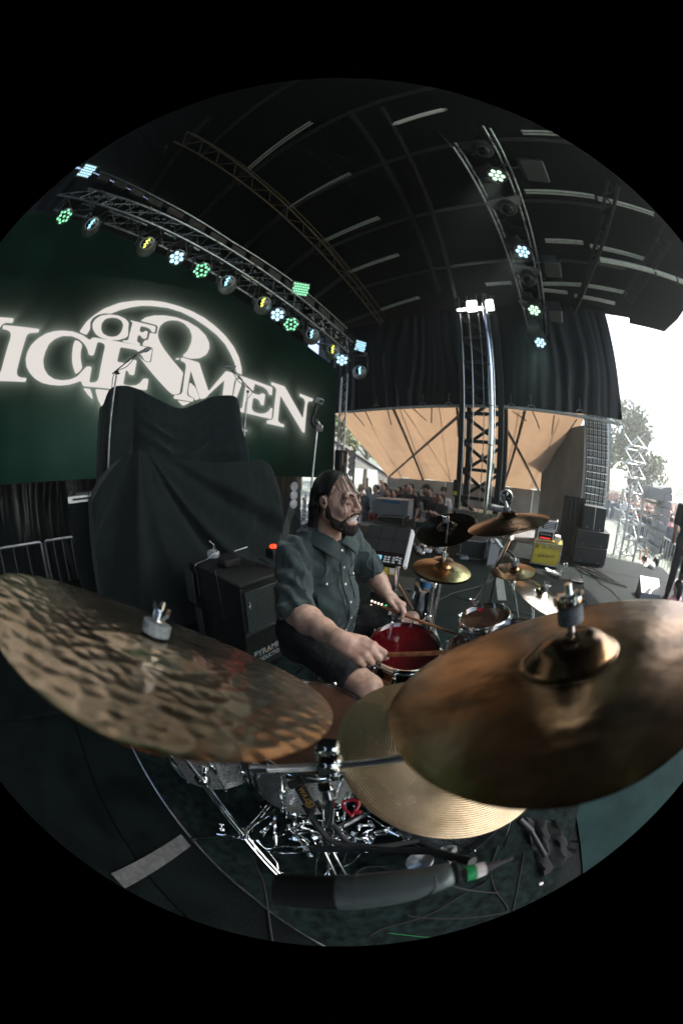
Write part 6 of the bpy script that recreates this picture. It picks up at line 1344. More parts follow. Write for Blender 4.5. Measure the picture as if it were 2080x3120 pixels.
g = MB(); g.box(CA + cx_ * .52 + nrm_f * .004 + Vector((0, 0, .52)), (cx_.length * .88, .008, .28), rot, bev=.003); g.build('front_panel', 'case_panel', t)
g = MB(); g.box(CA + cx_ * .5 + nrm_f * .006 + Vector((0, 0, .362)), (cx_.length, .012, .012), rot); g.build('edge_strip', 'steel', t, smooth=False)
g = MB(); g.box(CA + cx_ * .85 + nrm_f * .016 + Vector((0, 0, .60)), (.025, .025, .08), rot, bev=.006); g.tube(CA + cx_ * .85 + nrm_f * .03 + Vector((0, 0, .66)), CA + cx_ * .85 + nrm_f * .02 + Vector((0, 0, .40)), .01, 8); g.build('latch', 'black_metal', t)
g = MB(); g.box(CA + cx_ * .16 + nrm_f * .012 + Vector((0, 0, .57)), (.004, .004, .05), rot); g.box(CA + cx_ * .16 + nrm_f * .012 + Vector((0, 0, .565)), (.02, .004, .005), rot); g.build('chalk_mark', 'white_tape', t, smooth=False)
for k in (0, 1): g = MB(); g.box(CA + cx_ * k + nrm_f * .002 + Vector((0, 0, .37)), (.02, .02, .64), rot, bev=.004); g.build('corner_strip', 'black_metal', t)
mat('case_print', (.55, .60, .60), .5)
lettering('PYRAMID', .07, CA + cx_ * .55 + nrm_f * .004 + Vector((0, 0, .175)), xh, (0, 0, 1), 'case_print', t, width=.27)
lettering('PRODUCTIONS', .05, CA + cx_ * .55 + nrm_f * .004 + Vector((0, 0, .115)), xh, (0, 0, 1), 'case_print', t, width=.29)
g = MB(); g.poly([CA + cx_ * .50 + nrm_f * .0055 + Vector((0, 0, .155)), CA + cx_ * .53 + nrm_f * .0055 + Vector((0, 0, .2)), CA + cx_ * .56 + nrm_f * .0055 + Vector((0, 0, .155)), CA + cx_ * .545 + nrm_f * .0055 + Vector((0, 0, .155)), CA + cx_ * .53 + nrm_f * .0055 + Vector((0, 0, .18)), CA + cx_ * .515 + nrm_f * .0055 + Vector((0, 0, .155))]); g.build('orange_letter_accent', 'orange_print', t, smooth=False)
g = MB(); zz1 = Vector((0, 0, .70)); b0 = CA + cy_ * 1.0 - xh * .06
g.box(CA + cy_ * .9 - xh * .045 + Vector((0, 0, .56)), (.008, .10, .25), rot, bev=.003); g.box(CA + cy_ * .8 - xh * .04 + Vector((0, 0, .30)), (.008, .08, .22), rot, bev=.003); g.build('side_bracket', 'case_panel', t)
t = thing('push_button', 'glowing red push button on a small black box atop the flight case', 'push button', (1.286,1.702,0.72))
bp_ = Vector((1.297,1.716,0.72))
g = MB(); g.box(bp_ + Vector((0, 0, .035)), (.09, .08, .07), rot, bev=.006); g.build('box', 'black_paint', t); g = MB(); g.lathe([(.036, .07), (.036, .078), (.001, .080)], bp_, (0, 0, 1), 24); g.build('bezel', 'black_metal', t)
g = MB(); g.lathe([(.030, .076), (.030, .088), (.024, .097), (.001, .100)], bp_, (0, 0, 1), 24); g.build('button', 'red_light', t)
g = MB(); g.tube(bp_ + rot @ Vector((.0, -.045, .072)), bp_ + rot @ Vector((.05, -.045, .072)), .003, 6); g.build('edge_glint', 'steel', t)
t = thing('glass_ashtray', 'chunky clear glass block with a clip and cable on the flight case', 'glass block', (0.916,1.955,0.73))
ap = Vector((0.924,1.971,0.73)); mat('glass_block', (.62, .68, .66), .08, 0, .8, trans=.55)
g = MB(); g.lathe([(.045, 0), (.05, .008), (.05, .035), (.042, .045), (.03, .04), (.001, .038)], ap, (0, 0, 1), 10); g.build('block', 'glass_block', t)
g = MB(); g.path([ap + Vector((0, 0, .04)), ap + Vector((.012, 0, .09)), ap + Vector((-.02, .01, .12))], .004, 6); g.build('clip', 'white_tape', t)
g = MB(); g.path(smoothline([ap + Vector((.01, 0, .085)), ap + Vector((0, -.04, .05)), (0.851,1.923,0.74), (0.724,1.856,0.74), CA + cy_ * .8 - xh * .012 + Vector((0, 0, .66)), CA + cy_ * .8 - xh * .01 + Vector((0, 0, .5))], 30), .0026, 6); g.build('cable', 'galv', t)
g = MB(); g.path(smoothline([CA + cx_ * .1 + cy_ * .5 + Vector((0, 0, .725)), CA + cy_ * .4 + Vector((0, 0, .735)) - xh * .005, CA + cy_ * .36 + Vector((0, 0, .6)) - xh * .008, CA + cy_ * .33 + Vector((0, 0, .42)) - xh * .008], 20), .0022, 5); single('loose_cable', g, 'galv', 'thin pale cable hanging down the left side of the flight case', 'cable')
g = MB(); rn = random.Random(8)
for k in range(5): p = CA + cx_ * rn.uniform(.25, .8) + cy_ * rn.uniform(.2, .7) + Vector((0, 0, .735)); g.path(smoothline([p, p + Vector((.06, .05, .03 * rn.random())), p + Vector((.1, -.03, 0)), p + Vector((.16, .02, .0))], 14), .004, 5)
g.box(cc + Vector((.0, .05, .745)), (.14, .1, .05), rot, bev=.01); single('cable_heap', g, 'black_rubber', 'dark heap of cables and a pouch on top of the flight case', 'cable heap')
g = MB(); a = Vector((1.109,1.97,0.74)); b = Vector((1.215,1.948,0.76)); g.tube(a, b, .005, 8); single('drum_key_rod', g, 'steel', 'thin bright rod lying on the rear of the flight case', 'rod')

# ---------------- sampling pad, rack unit, bottle, bag ----------------
TL_, TR_, BR_ = (Vector(v) for v in ((1.433,0.988,1.077), (1.486,0.742,1.088), (1.339,0.697,0.92))); u_ = TR_ - TL_; v_ = BR_ - TR_; nn_ = u_.cross(v_).normalized(); nn_ = nn_ if nn_.dot(Vector((0, 0, 1.45)) - TR_) > 0 else -nn_
t = thing('sampling_pad', 'black electronic drum pad with six squares, buttons and small screen', 'drum pad', TL_ + u_ * .5 + v_)
P_ = lambda a, b, c=0: TL_ + u_ * a + v_ * b + nn_ * c
g = MB(); g.poly([P_(0, 0, -.045), P_(1, 0, -.045), P_(1, 1, -.045), P_(0, 1, -.045)], nn_ * .045); g.build('pad_case', 'black_paint', t, smooth=False)
g = MB(); g.poly([P_(1.002, 0, -.046), P_(1.05, .02, -.05), P_(1.05, .96, -.05), P_(1.002, 1, -.046)], nn_ * .044); g.build('side_cheek', 'white_plastic', t, smooth=False)
for i in range(3):
    for j in range(2): g = MB(); g.poly([P_(.02 + .325 * i, .02 + .35 * j, .0), P_(.335 + .325 * i, .02 + .35 * j, 0), P_(.335 + .325 * i, .36 + .35 * j, 0), P_(.02 + .325 * i, .36 + .35 * j, 0)], nn_ * .006); g.build('pad', 'black_rubber', t, smooth=False)
for i in range(3): g = MB(); g.poly([P_(.02 + .325 * i, .735, .002), P_(.335 + .325 * i, .735, .002), P_(.335 + .325 * i, .742, .002), P_(.02 + .325 * i, .742, .002)], nn_ * .002); g.build('red_line', mat('dim_red', (.12, .01, .01), .4) if i == 0 else 'dim_red', t, smooth=False)
emis('lcd', (.25, .62, .8), .35)
g = MB(); g.poly([P_(.32, .80, 0), P_(.50, .80, 0), P_(.50, .90, 0), P_(.32, .90, 0)], nn_ * .003); g.build('display', 'lcd', t, smooth=False)
btn = [(.12, .80), (.06, .86), (.14, .86), (.06, .92), (.14, .92), (.28, .945), (.36, .945), (.44, .945), (.56, .81), (.64, .81), (.56, .87), (.64, .87), (.56, .93), (.64, .93), (.75, .81), (.82, .79), (.89, .81), (.82, .85), (.75, .87), (.89, .87), (.75, .93), (.89, .93)]
for a, b in btn: g = MB(); w_ = .05 if b < .93 else .062; g.poly([P_(a, b, 0), P_(a + w_, b, 0), P_(a + w_, b + .03, 0), P_(a, b + .03, 0)], nn_ * .005); g.build('button', 'white_plastic', t, smooth=False)
sp = BR_ - u_ * .1; g = MB(); g.tube(sp, (sp.x, sp.y, .02), .014, 10); g.build('stand_tube', 'chrome', t)
t = thing('rack_unit', 'black rack unit with small red, white and green lights under the far hand', 'rack unit', (2.788,1.54,0.0))
ra, rb, rc = Vector((1.823,1.173,0.45)), Vector((1.889,0.872,0.34)), Vector((2.26,1.0,0.45))
fa, fb = Vector((1.812,1.194,0.46)), Vector((1.912,0.916,0.46)); fa.z = fb.z = .46; dv = (fb - fa).cross(Vector((0, 0, 1))).normalized(); dv = dv if dv.dot(Vector((0, 0, 1.45)) - fa) < 0 else -dv; dv.z = 0
g = MB(); g.poly([fa - Vector((0, 0, .32)), fb - Vector((0, 0, .32)), fb, fa], dv * .42); g.build('rack_body', 'black_paint', t, smooth=False)
g = MB()
for k in range(9): q = (fa - Vector((0, 0, .30))).lerp(fb - Vector((0, 0, .30)), k / 8); g.box(q - dv * .004, (.028, .006, .008), frame(dv, (fb - fa)))
g.build('vent_row', 'steel', t, smooth=False)
emis('led_red', (1, .05, .03), 1.2); emis('led_warm', (1, .82, .6), 1.0); emis('led_green', (.05, 1, .4), .8)
for (px, py), mm in (((856.308,1369.365), 'led_warm'), ((855.096,1375.423), 'led_warm'), ((864.096,1372.308), 'led_warm'), ((862.019,1377.5), 'led_red'), ((867.212,1378.885), 'led_red'), ((871.885,1374.731), 'led_warm'), ((879.846,1376.981), 'led_warm'), ((890.577,1379.231), 'led_green')): pass
for q, mm in (((1.827,1.178,0.419), 'led_warm'), ): pass
LE = [(.06, .16, 'led_warm'), (.05, .24, 'led_warm'), (.15, .17, 'led_warm'), (.13, .26, 'led_red'), (.19, .27, 'led_red'), (.24, .18, 'led_warm'), (.33, .19, 'led_warm'), (.45, .2, 'led_green')]
for a, b, mm in LE: g = MB(); g.cyl(fa.lerp(fb, a) - Vector((0, 0, b * .5)) - dv * .003, dv, .008 if mm != 'led_red' else .010, .006, 10); g.build('indicator_light', mm, t)
g = MB(); q = Vector((2.131,0.984,0.4)); g.path([(2.022,0.991,0.47), (2.03,0.925,0.46), (1.946,0.898,0.44)], .008, 7); g.build('handle', 'steel', t)
g = MB(); p0, p1 = Vector((1.425,0.775,0.793)), Vector((1.394,0.632,0.666)); g.lathe([(.003, 0), (.0075, .01), (.0078, (p1 - p0).length), (.001, (p1 - p0).length + .002)], p0, p1 - p0, 12); single('drumstick', g, mat('stick_tan', (.34, .17, .08), .4, noise=.4, nscale=30), 'spare tan drumstick leaning on the rack unit behind the far hand', 'drumstick', 'drumsticks')
def bottle(label, p, hgt=.2, r=.033, lab=True):
    t = thing('water_bottle', label, 'bottle', p, group='plastic water bottles'); g = MB(); g.lathe([(r * .9, 0), (r, .01), (r, hgt * .62), (r * .8, hgt * .78), (r * .38, hgt * .9), (r * .38, hgt * .94)], p, (0, 0, 1), 16); g.build('bottle_body', 'clear', t)
    g = MB(); g.lathe([(r * .42, hgt * .93), (r * .42, hgt), (.001, hgt)], p, (0, 0, 1), 12); g.build('cap', 'white_plastic', t)
    if lab: g = MB(); g.lathe([(r * 1.02, hgt * .2), (r * 1.02, hgt * .5)], p, (0, 0, 1), 16, ); g.build('label', 'blue_label', t)
bottle('big clear water bottle with blue label beside the hi-hat stand', (2.396,0.99,0.33), .19, .052)
g = MB(); q0, q1 = Vector((2.361,1.045,0.3)), Vector((2.533,0.937,0.3)); P = []
for i in range(14):
    row = []
    for j in range(12): a = q0.lerp(q1, i / 13); a.z = .31 - .31 * j / 11; row.append((a.x - .02 * math.sin(i * 1.1) - .05 * j / 11, a.y - .03 * math.cos(i * 1.7 + j * .3) - .06 * j / 11, a.z))
    P.append(row)
g.grid(P); dd = Vector((.18, .16, 0)); g.grid([[tuple(Vector(r[0])) , tuple(Vector(r[0]) + dd)] for r in P]); single('black_bag', g, 'satin', 'shiny black bag standing between rack unit and hi-hat', 'bag')

# ---------------- across the stage ----------------
def case_box(label, face, depth, m, cat='flight case', name='flight_case', frm='alu', dirv=(1, 0, 0), edge=.02, group=None):
    f = [Vector(p) for p in face]; d = Vector(dirv) * depth; t = thing(name, label, cat, (f[2] + f[3]) / 2 + d / 2, group=group)
    g = MB(); g.poly(f[::-1], d); g.build('case_body', m, t, smooth=False)
    if frm:
        g = MB(); n_ = Vector(dirv) * -.004
        for i in range(4): a, b = f[i] + n_, f[(i + 1) % 4] + n_; dd = b - a; g.box((a + b) / 2, (.012, edge, dd.length + edge), frame(dd, dirv))
        for i in range(4): a = f[i]; g.box(a + d / 2, (edge, edge, depth), frame(d, (0, 0, 1)))
        g.build('edge_trim', frm, t, smooth=False)
    return t, f
t, f = case_box('yellow flight case with black script lettering on the stage floor', [(5.10, .205, .375), (5.17, -.30, .40), (5.17, -.30, .035), (5.10, .21, .035)], .42, 'yellow', edge=.022)
lettering('Backline Super Stars', .07, (f[0] + f[1] + f[2] + f[3]) / 4 + Vector((-.012, 0, -.02)), f[1] - f[0], (0, 0, 1), 'black_metal', t, shear=.3, width=.31)
for k in range(4): q = f[0].lerp(f[1], .14 + .24 * k) + Vector((-.014, 0, -.05)); g = MB(); g.box(q, (.012, .035, .04), bev=.003); g.build('latch', 'steel', t)
g = MB(); g.box((5.14, -.05, .335), (.012, .50, .012)); g.build('lid_strip', 'alu', t, smooth=False)
for y in (.16, -.25): g = MB(); g.cyl((5.2, y, .018), (0, 1, 0), .018, .02, 12); g.build('caster', 'black_rubber', t)
t, f = case_box('white framed effects rack with red readouts standing on the yellow case', [(5.24, .17, .56), (5.26, -.11, .575), (5.26, -.11, .42), (5.24, .17, .41)], .34, 'black_paint', 'rack', 'effects_rack', 'white_plastic')
for k in range(2):
    z = .455 + .06 * k; g = MB(); g.box((5.232, .03, z), (.012, .24, .05)); g.build('rack_module', 'black_metal', t, smooth=False)
    g = MB()
    for q in range(8): g.box((5.224, .12 - .025 * q, z), (.004, .012, .012))
    g.build('readout', 'led_red' if k == 0 else 'white_plastic', t, smooth=False)
t, f = case_box('upper effects rack with bright slots leaning at the top of the stack', [(5.26, .12, .73), (5.28, -.15, .74), (5.27, -.14, .60), (5.25, .14, .59)], .3, 'black_paint', 'rack', 'effects_rack', 'white_plastic')
for k in range(4): g = MB(); g.box((5.255, -.01, .625 + .028 * k), (.01, .2, .012)); g.build('bright_slot', 'white_plastic', t, smooth=False)
g = MB(); g.box((5.30, -.195, .465), (.16, .11, .11), bev=.008); single('small_box', g, 'white_tape', 'small beige box beside the effects rack on the yellow case', 'box')
def cabinet(label, face, depth, split):
    t, f = case_box(label, face, depth, 'black_paint', 'loudspeaker', 'loudspeaker', None)
    c = sum(f, Vector()) / 4
    g = MB(); ins = [c + (p - c) * .94 + Vector((-.006, 0, 0)) for p in f]; g.poly(ins[::-1], (.004, 0, 0)); g.build('grille', mat('grille_cloth', (.02, .023, .023), .6, bump=.6, bscale=500) if 'grille_cloth' not in MATS else 'grille_cloth', t, smooth=False)
    g = MB()
    if split == 'v': g.tube((f[0] + f[1]) / 2 + Vector((-.012, -.0, 0)), (f[2] + f[3]) / 2 + Vector((-.012, 0, 0)), .009, 6)
    g.tube(f[0] + Vector((-.01, 0, 0)), f[1] + Vector((-.01, 0, 0)), .008, 6); g.build('trim_bar', 'steel', t)
    for k in (.22, .78): q = f[3].lerp(f[2], k) + Vector((-.014, 0, .04)); g = MB(); g.cyl(q, (1, 0, 0), .012, .012, 10); g.build('corner_screw', 'steel', t)
    return t
cabinet('black loudspeaker with vertical bar, topmost of the stack at the stage corner', [(5.9,-0.684,1.045), (5.9,-1.16,1.046), (5.9,-1.175,0.614), (5.9,-0.695,0.627)], .5, 'v')
cabinet('black loudspeaker in the middle of the stack at the stage corner', [(5.85,-0.595,0.604), (5.85,-1.305,0.623), (5.85,-1.314,0.344), (5.85,-0.603,0.313)], .6, None)
cabinet('lowest black loudspeaker of the stack at the stage corner', [(5.85,-0.606,0.3), (5.85,-1.312,0.33), (5.85,-1.32,0.028), (5.85,-0.621,0.007)], .6, None)
t, f = case_box('grey faced monitor speaker on the floor between the cymbal stands', [(4.719,0.722,0.0)[:2] + (.34,), (4.592,0.891,0.0)[:2] + (.36,), (4.592,0.891,0.0), (4.719,0.722,0.0)][::-1], .35, 'grey_plastic', 'loudspeaker', 'monitor_speaker', 'black_metal', (.9, .2, 0), .008)
case_box('low dark amplifier case behind the black faced cymbal', [(4.658,1.389,0.0)[:2] + (.30,), (4.812,1.001,0.0)[:2] + (.30,), (4.812,1.001,0.0), (4.658,1.389,0.0)], .4, 'black_paint', 'flight case', 'amplifier_case', 'steel', (1, .1, 0))
t, f = case_box('second yellow flight case half hidden by the drum pad', [(3.012,2.003,0.0)[:2] + (.46,), (3.243,1.756,0.0)[:2] + (.46,), (3.243,1.756,0.0), (3.012,2.003,0.0)], .45, 'yellow', 'flight case', 'flight_case', 'alu', (.85, .5, 0))
g = MB(); g.tube(f[0].lerp(f[1], .4) + Vector((-.02, -.01, 0)), f[3].lerp(f[2], .4) + Vector((-.02, -.01, 0)), .008, 6); g.build('hanging_cable', 'black_rubber', t)
g = MB(); a, b = f[0].lerp(f[1], .68), f[0].lerp(f[1], .96); g.poly([a + Vector((-.01, -.01, -.02)), b + Vector((-.01, -.01, -.02)), b + Vector((-.01, -.01, -.40)), a + Vector((-.01, -.01, -.40))]); g.build('cream_panel', 'white_tape', t, smooth=False)
# road cases and desk at the back of the tent side
t, f = case_box('teal edged mixing desk case in front of the backstage crowd', [(6.5,4.346,0.463), (6.5,3.394,0.521), (6.5,3.4,0.031), (6.5,4.376,0.095)], .5, 'grey_plastic', 'mixing desk', 'mixing_desk', 'steel', (1, .2, 0))
g = MB(); g.box((f[0] + f[1]) / 2 + Vector((-.02, 0, -.05)), (.02, .5, .06), Euler((0, 0, .1)).to_matrix()); g.build('screen_strip', 'blue_label', t, smooth=False)
case_box('metal edged open road case below the mixing desk', [(6.2,4.042,0.086), (6.2,3.331,0.168), (6.2,3.337,-0.122), (6.2,4.056,-0.19)], .5, 'black_paint', 'flight case', 'road_case', 'alu', (1, .2, 0))
case_box('low metal edged case with bottle beside the backstage crowd', [(6.2,3.023,0.132), (6.2,2.701,0.157), (6.2,2.684,-0.006), (6.2,3.006,-0.035)], .4, 'black_paint', 'flight case', 'road_case', 'alu', (1, .2, 0))
bottle('small clear bottle standing on the low metal edged case', (6.3,2.865,0.159), .22, .035, False)
# fan and boom mic
t = thing('stage_fan', 'round black fan with pale rim beside the lift tower', 'fan', (6.0,0.955,0.965))
c = Vector((6.0,0.955,0.965)); g = MB(); g.path([c + Vector((0, .13 * math.cos(a * .3927), .13 * math.sin(a * .3927))) for a in range(16)], .014, 6, closed=True); g.build('rim', 'galv', t)
g = MB(); g.lathe([(.12, .04), (.12, .0), (.04, .02), (.001, .05)], c, (1, 0, 0), 20); g.build('drum', 'black_metal', t)
for k in range(4): a = k * 1.57 + .4; g = MB(); g.poly([c + Vector((-.005, .02 * math.cos(a), .02 * math.sin(a))), c + Vector((-.005, .11 * math.cos(a - .3), .11 * math.sin(a - .3))), c + Vector((.02, .11 * math.cos(a + .3), .11 * math.sin(a + .3)))]); g.build('blade', 'steel', t)
g = MB(); g.tube(c - Vector((0, 0, .13)), (c.x, c.y, 0), .02, 8); g.build('stand', 'black_metal', t)
t = thing('boom_microphone', 'white and black boom microphone reaching over the small splash cymbal', 'microphone', (4.814,0.592,0.0))
g = MB(); g.tube((2.788,0.499,0.825), (2.688,0.402,0.779), .016, 8); g.build('tube_end', 'white_plastic', t)
g = MB(); g.path(smoothline([(2.688,0.402,0.779), (2.597,0.307,0.779), (2.497,0.232,0.765), (2.444,0.194,0.75)], 12), .011, 8); g.build('boom', 'black_metal', t)
q = Vector((2.683,0.412,0.761)); g = MB(); g.tube(q, (q.x, q.y, .02), .012, 8); g.ball((q.x, q.y, .03), .12, 10, (1, 1, .25)); g.build('stand', 'black_metal', t)
# clutter: pedals and adapters, towel, bottles, set list, cables
rn = random.Random(31)
clx = [(480, 600), (520, 630), (560, 610), (600, 640), (640, 620), (690, 640), (540, 660), (610, 680), (720, 660), (580, 650), (660, 650), (500, 640)]
CL = [(4.661,2.263,0.03), (4.526,2.088,0.03), (4.753,2.117,0.03), (4.573,1.938,0.03), (4.702,1.904,0.03), (4.675,1.778,0.03), (4.365,1.963,0.03), (4.899,1.802,0.03), (4.625,1.383,0.03), (4.618,1.294,0.03)]
WHO = ['leftmost', 'second', 'third', 'fourth', 'fifth', 'sixth', 'nearest', 'hi-hat side', 'second last', 'last']
for i, p in enumerate(CL):
    t = thing('effect_pedal', '%s small effect pedal in the cluttered row on the floor behind the hi-hat' % WHO[i], 'effect pedal', p, rn.uniform(-1, 1), 'effect pedals behind the hi-hat'); g = MB(); g.box((0, 0, 0), (.10, .14, .05), bev=.01); g.build('pedal_box', ('black_paint', 'grey_plastic', 'steel', 'white_plastic')[i % 4], t, local=True)
    for q in ((.02, .03, .035), (-.025, .03, .032), (0, -.04, .03)): g = MB(); g.cyl(q, (0, 0, 1), .013, .02, 10); g.build('knob', 'steel', t, local=True)
g = MB(); P = []; a0, a1 = (4.867,-0.077,0.03), (4.709,-0.343,0.03)
for i in range(12):
    p = lerp(a0, a1, i / 11); P.append([(p[0] + .1 * (j / 7 - .5) + .01 * math.sin(i * 2), p[1], .025 + .035 * abs(math.sin(i * 1.3 + j * .9)) + .01 * math.sin(j * 2.2)) for j in range(8)])
g.grid(P); single('white_towel', g, 'white_plastic', 'crumpled white towel on the stage floor before the yellow case', 'towel')
bottle('clear bottle just right of the white towel, left of the pair', (4.825,-0.379,0.0), .2, .032, False); bottle('clear bottle just right of the white towel, right of the pair', (4.882,-0.429,0.0), .2, .032, False)
t = thing('setlist_board', 'small black tray with pale print lying on the open stage floor', 'tray', (4.703,-0.652,0.0))
g = MB(); g.poly([(4.724,-0.512,0.012), (4.591,-0.557,0.012), (4.626,-0.772,0.012), (4.772,-0.752,0.012)][::-1], (0, 0, .02)); g.build('tray', 'black_paint', t, smooth=False)
g = MB()
for k in range(6): q = Vector(lerp((4.603,-0.551,0.036), (4.607,-0.724,0.036), k / 5)); g.box(q, (.02, .03, .003))
g.build('pale_print', 'white_tape', t, smooth=False)
for k in range(9):
    rn2 = random.Random(50 + k); a = lerp((5.55,-0.58,0.01), (5.557,-0.948,0.01), rn2.random()); b = lerp((5.074,-1.343,0.01), (4.866,-1.668,0.01), rn2.random())
    mid = Vector(a).lerp(Vector(b), .5) + Vector((rn2.uniform(-.25, .25), rn2.uniform(-.2, .2), .004 * k)); g = MB(); g.path(smoothline([a, Vector(a).lerp(mid, .5) + Vector((rn2.uniform(-.1, .1), .08, .004 * k)), mid, b], 26), .010, 5); single('stage_cable', g, 'black_rubber', 'black cable in the thick bundle spilling from the loudspeaker stack', 'cable', 'cables spilling from the loudspeaker stack')
g = MB(); g.path(smoothline([(5.242,-1.019,0.008), (4.848,-1.091,0.008), (4.578,-1.272,0.008), (4.298,-1.356,0.008), (4.088,-1.444,0.008)], 30), .007, 6); single('stage_cable', g, 'black_rubber', 'single black cable snaking over the pale floor towards the stage edge', 'cable')
g = MB(); g.path(smoothline([(3.123,1.625,0.008), (2.822,1.122,0.008), (3.241,0.953,0.008), (3.688,0.723,0.008), (4.049,0.631,0.008)], 30), .007, 6); single('stage_cable', g, 'black_rubber', 'black cable crossing the floor behind the hi-hat stand', 'cable')
# stage wedge at the front edge
t = thing('wedge_monitor', 'pale sunlit wedge monitor at the front edge of the stage', 'loudspeaker', (4.381,-2.002,0.0))
w0 = Vector((4.444,-1.805,0.0)); w1 = Vector((4.448,-2.214,0.0))
d = (w1 - w0); nd = Vector((0, 0, 1)).cross(d).normalized(); nd = nd if nd.dot(w0) < 0 else -nd
g = MB(); g.poly([w0, w0 - nd * .30, w0 - nd * .30 + Vector((0, 0, .26)), w0 + Vector((0, 0, .10))], d); g.build('cabinet', 'grey_plastic', t, smooth=False)
g = MB(); g.cyl(w0 - nd * .16 + d * .5 + Vector((0, 0, .185)), (nd + Vector((0, 0, 1.7))), .10, .012, 20); g.build('grille', 'galv', t)

# ================= beyond the stage =================
# back of a side video wall: a grid of panels with bright latches
vw = thing('video_wall', 'tall back of a side video wall with rows of bright latches', 'video screen', (8, -1.2, GZ))
va, vb, vc, vd = (8.0,-0.903,2.996), (8.0,-1.466,2.929), (8.0,-1.498,0.958), (8.0,-0.849,0.325)
yl, yr = -.86, -1.47; zt_, zb_ = 3.3, -.2; nx_, nz_ = 5, 20; pwid, phei = (yl - yr) / nx_, (zt_ - zb_) / nz_
mat('panel_frame', (.055, .062, .06), .4, .3); mat('latch_white', (.8, .82, .8), .3, .3)
pm = MB(); pm.box((0, 0, 0), (.04, pwid * .96, phei * .96)); pm.box((-.025, 0, 0), (.02, pwid * .5, phei * .6)); lm = MB()
for y in (-.3, .3): lm.ball((-.035, y * pwid, phei * .42), pwid * .13, 6); lm.box((-.035, y * pwid, 0), (.01, pwid * .08, phei * .5))
p0_ = None
for i in range(nx_):
    for j in range(nz_):
        loc = Vector((8.0, yl - (i + .5) * pwid, zb_ + (j + .5) * phei)) - vw.location
        if p0_ is None: p0_ = pm.build('video_panel', 'panel_frame', vw, smooth=False, local=True); p0_.location = loc; l0_ = lm.build('latch', 'latch_white', p0_, local=True)
        else: q = p0_.copy(); COL.objects.link(q); q.parent = vw; q.location = loc; l_ = l0_.copy(); COL.objects.link(l_); l_.parent = q
for y in (yl + .03, yr - .03): g = MB(); g.box((8.1, y, 1.1), (.06, .06, 4.4)); g.build('support_mast', 'steel', vw, smooth=False)
# main PA tower
pa = thing('speaker_tower', 'scaffold tower carrying a long hanging line of loudspeakers by the crowd', 'speaker tower', (11.0,-3.638) + (GZ,))
mat('scaffold', (.45, .46, .45), .45, .6); mat('array_grey', (.22, .23, .23), .6)
sc = [(11.0,-3.055,1.463), (11.0,-3.673,1.845)]; sb = [(11.0,-3.109,-0.973), (11.0,-3.858,-0.864)]
PO = []
for dx in (0, 1.2):
    for a, b in zip(sc, sb): g = MB(); g.tube((11 + dx, a[1], a[2]), (11 + dx, a[1] , GZ), .05, 8); g.build('scaffold_post', 'scaffold', pa); PO.append((11 + dx, a[1], a[2]))
g = MB()
for k in range(8):
    z = GZ + .3 + k * .52
    for (i, j) in ((0, 1), (2, 3), (0, 2), (1, 3)): g.tube((PO[i][0], PO[i][1], z), (PO[j][0], PO[j][1], z), .03, 6); g.tube((PO[i][0], PO[i][1], z), (PO[j][0], PO[j][1], z + .52), .022, 5)
g.build('scaffold_brace', 'scaffold', pa)['kind'] = 'stuff'
ar = [(11.2,-4.669,1.81), (11.2,-4.775,1.418), (11.2,-4.714,0.961), (11.2,-4.645,0.501), (11.2,-4.567,0.035), (11.2,-4.45,-0.423)]
for k in range(9):
    p = Vector(interp(ar, (k + .5) / 9)); q = Vector(interp(ar, (k + .95) / 9)); a = math.atan2(q.y - p.y, p.z - q.z); g = MB(); g.box(p, (.9, .42, (Vector(ar[0]) - Vector(ar[-1])).length / 9 * .96), Euler((a, 0, 0)).to_matrix(), bev=.03); g.build('array_speaker', 'array_grey', pa)
g = MB(); q = Vector((11.2,-4.167,1.511)); g.box(q, (.9, .75, .42), bev=.02); g.build('top_speaker', 'array_grey', pa)
for k in range(5): z = q.z - .3 - .42 * k; g = MB(); g.tube((11.2, q.y + .35, z), (11.2, q.y - .45 + .04 * k, z - .05), .05, 6); g.build('crossarm', 'scaffold', pa)
g = MB()
for p in ((11.0,-2.757,0.876), (11.0,-2.893,0.914), (11.0,-2.761,0.796), (11.0,-2.908,0.818)): g.cyl(p, (1, .3, 0), .08, .08, 10)
g.build('flood_lamp', 'white_plastic', pa)['kind'] = 'stuff'
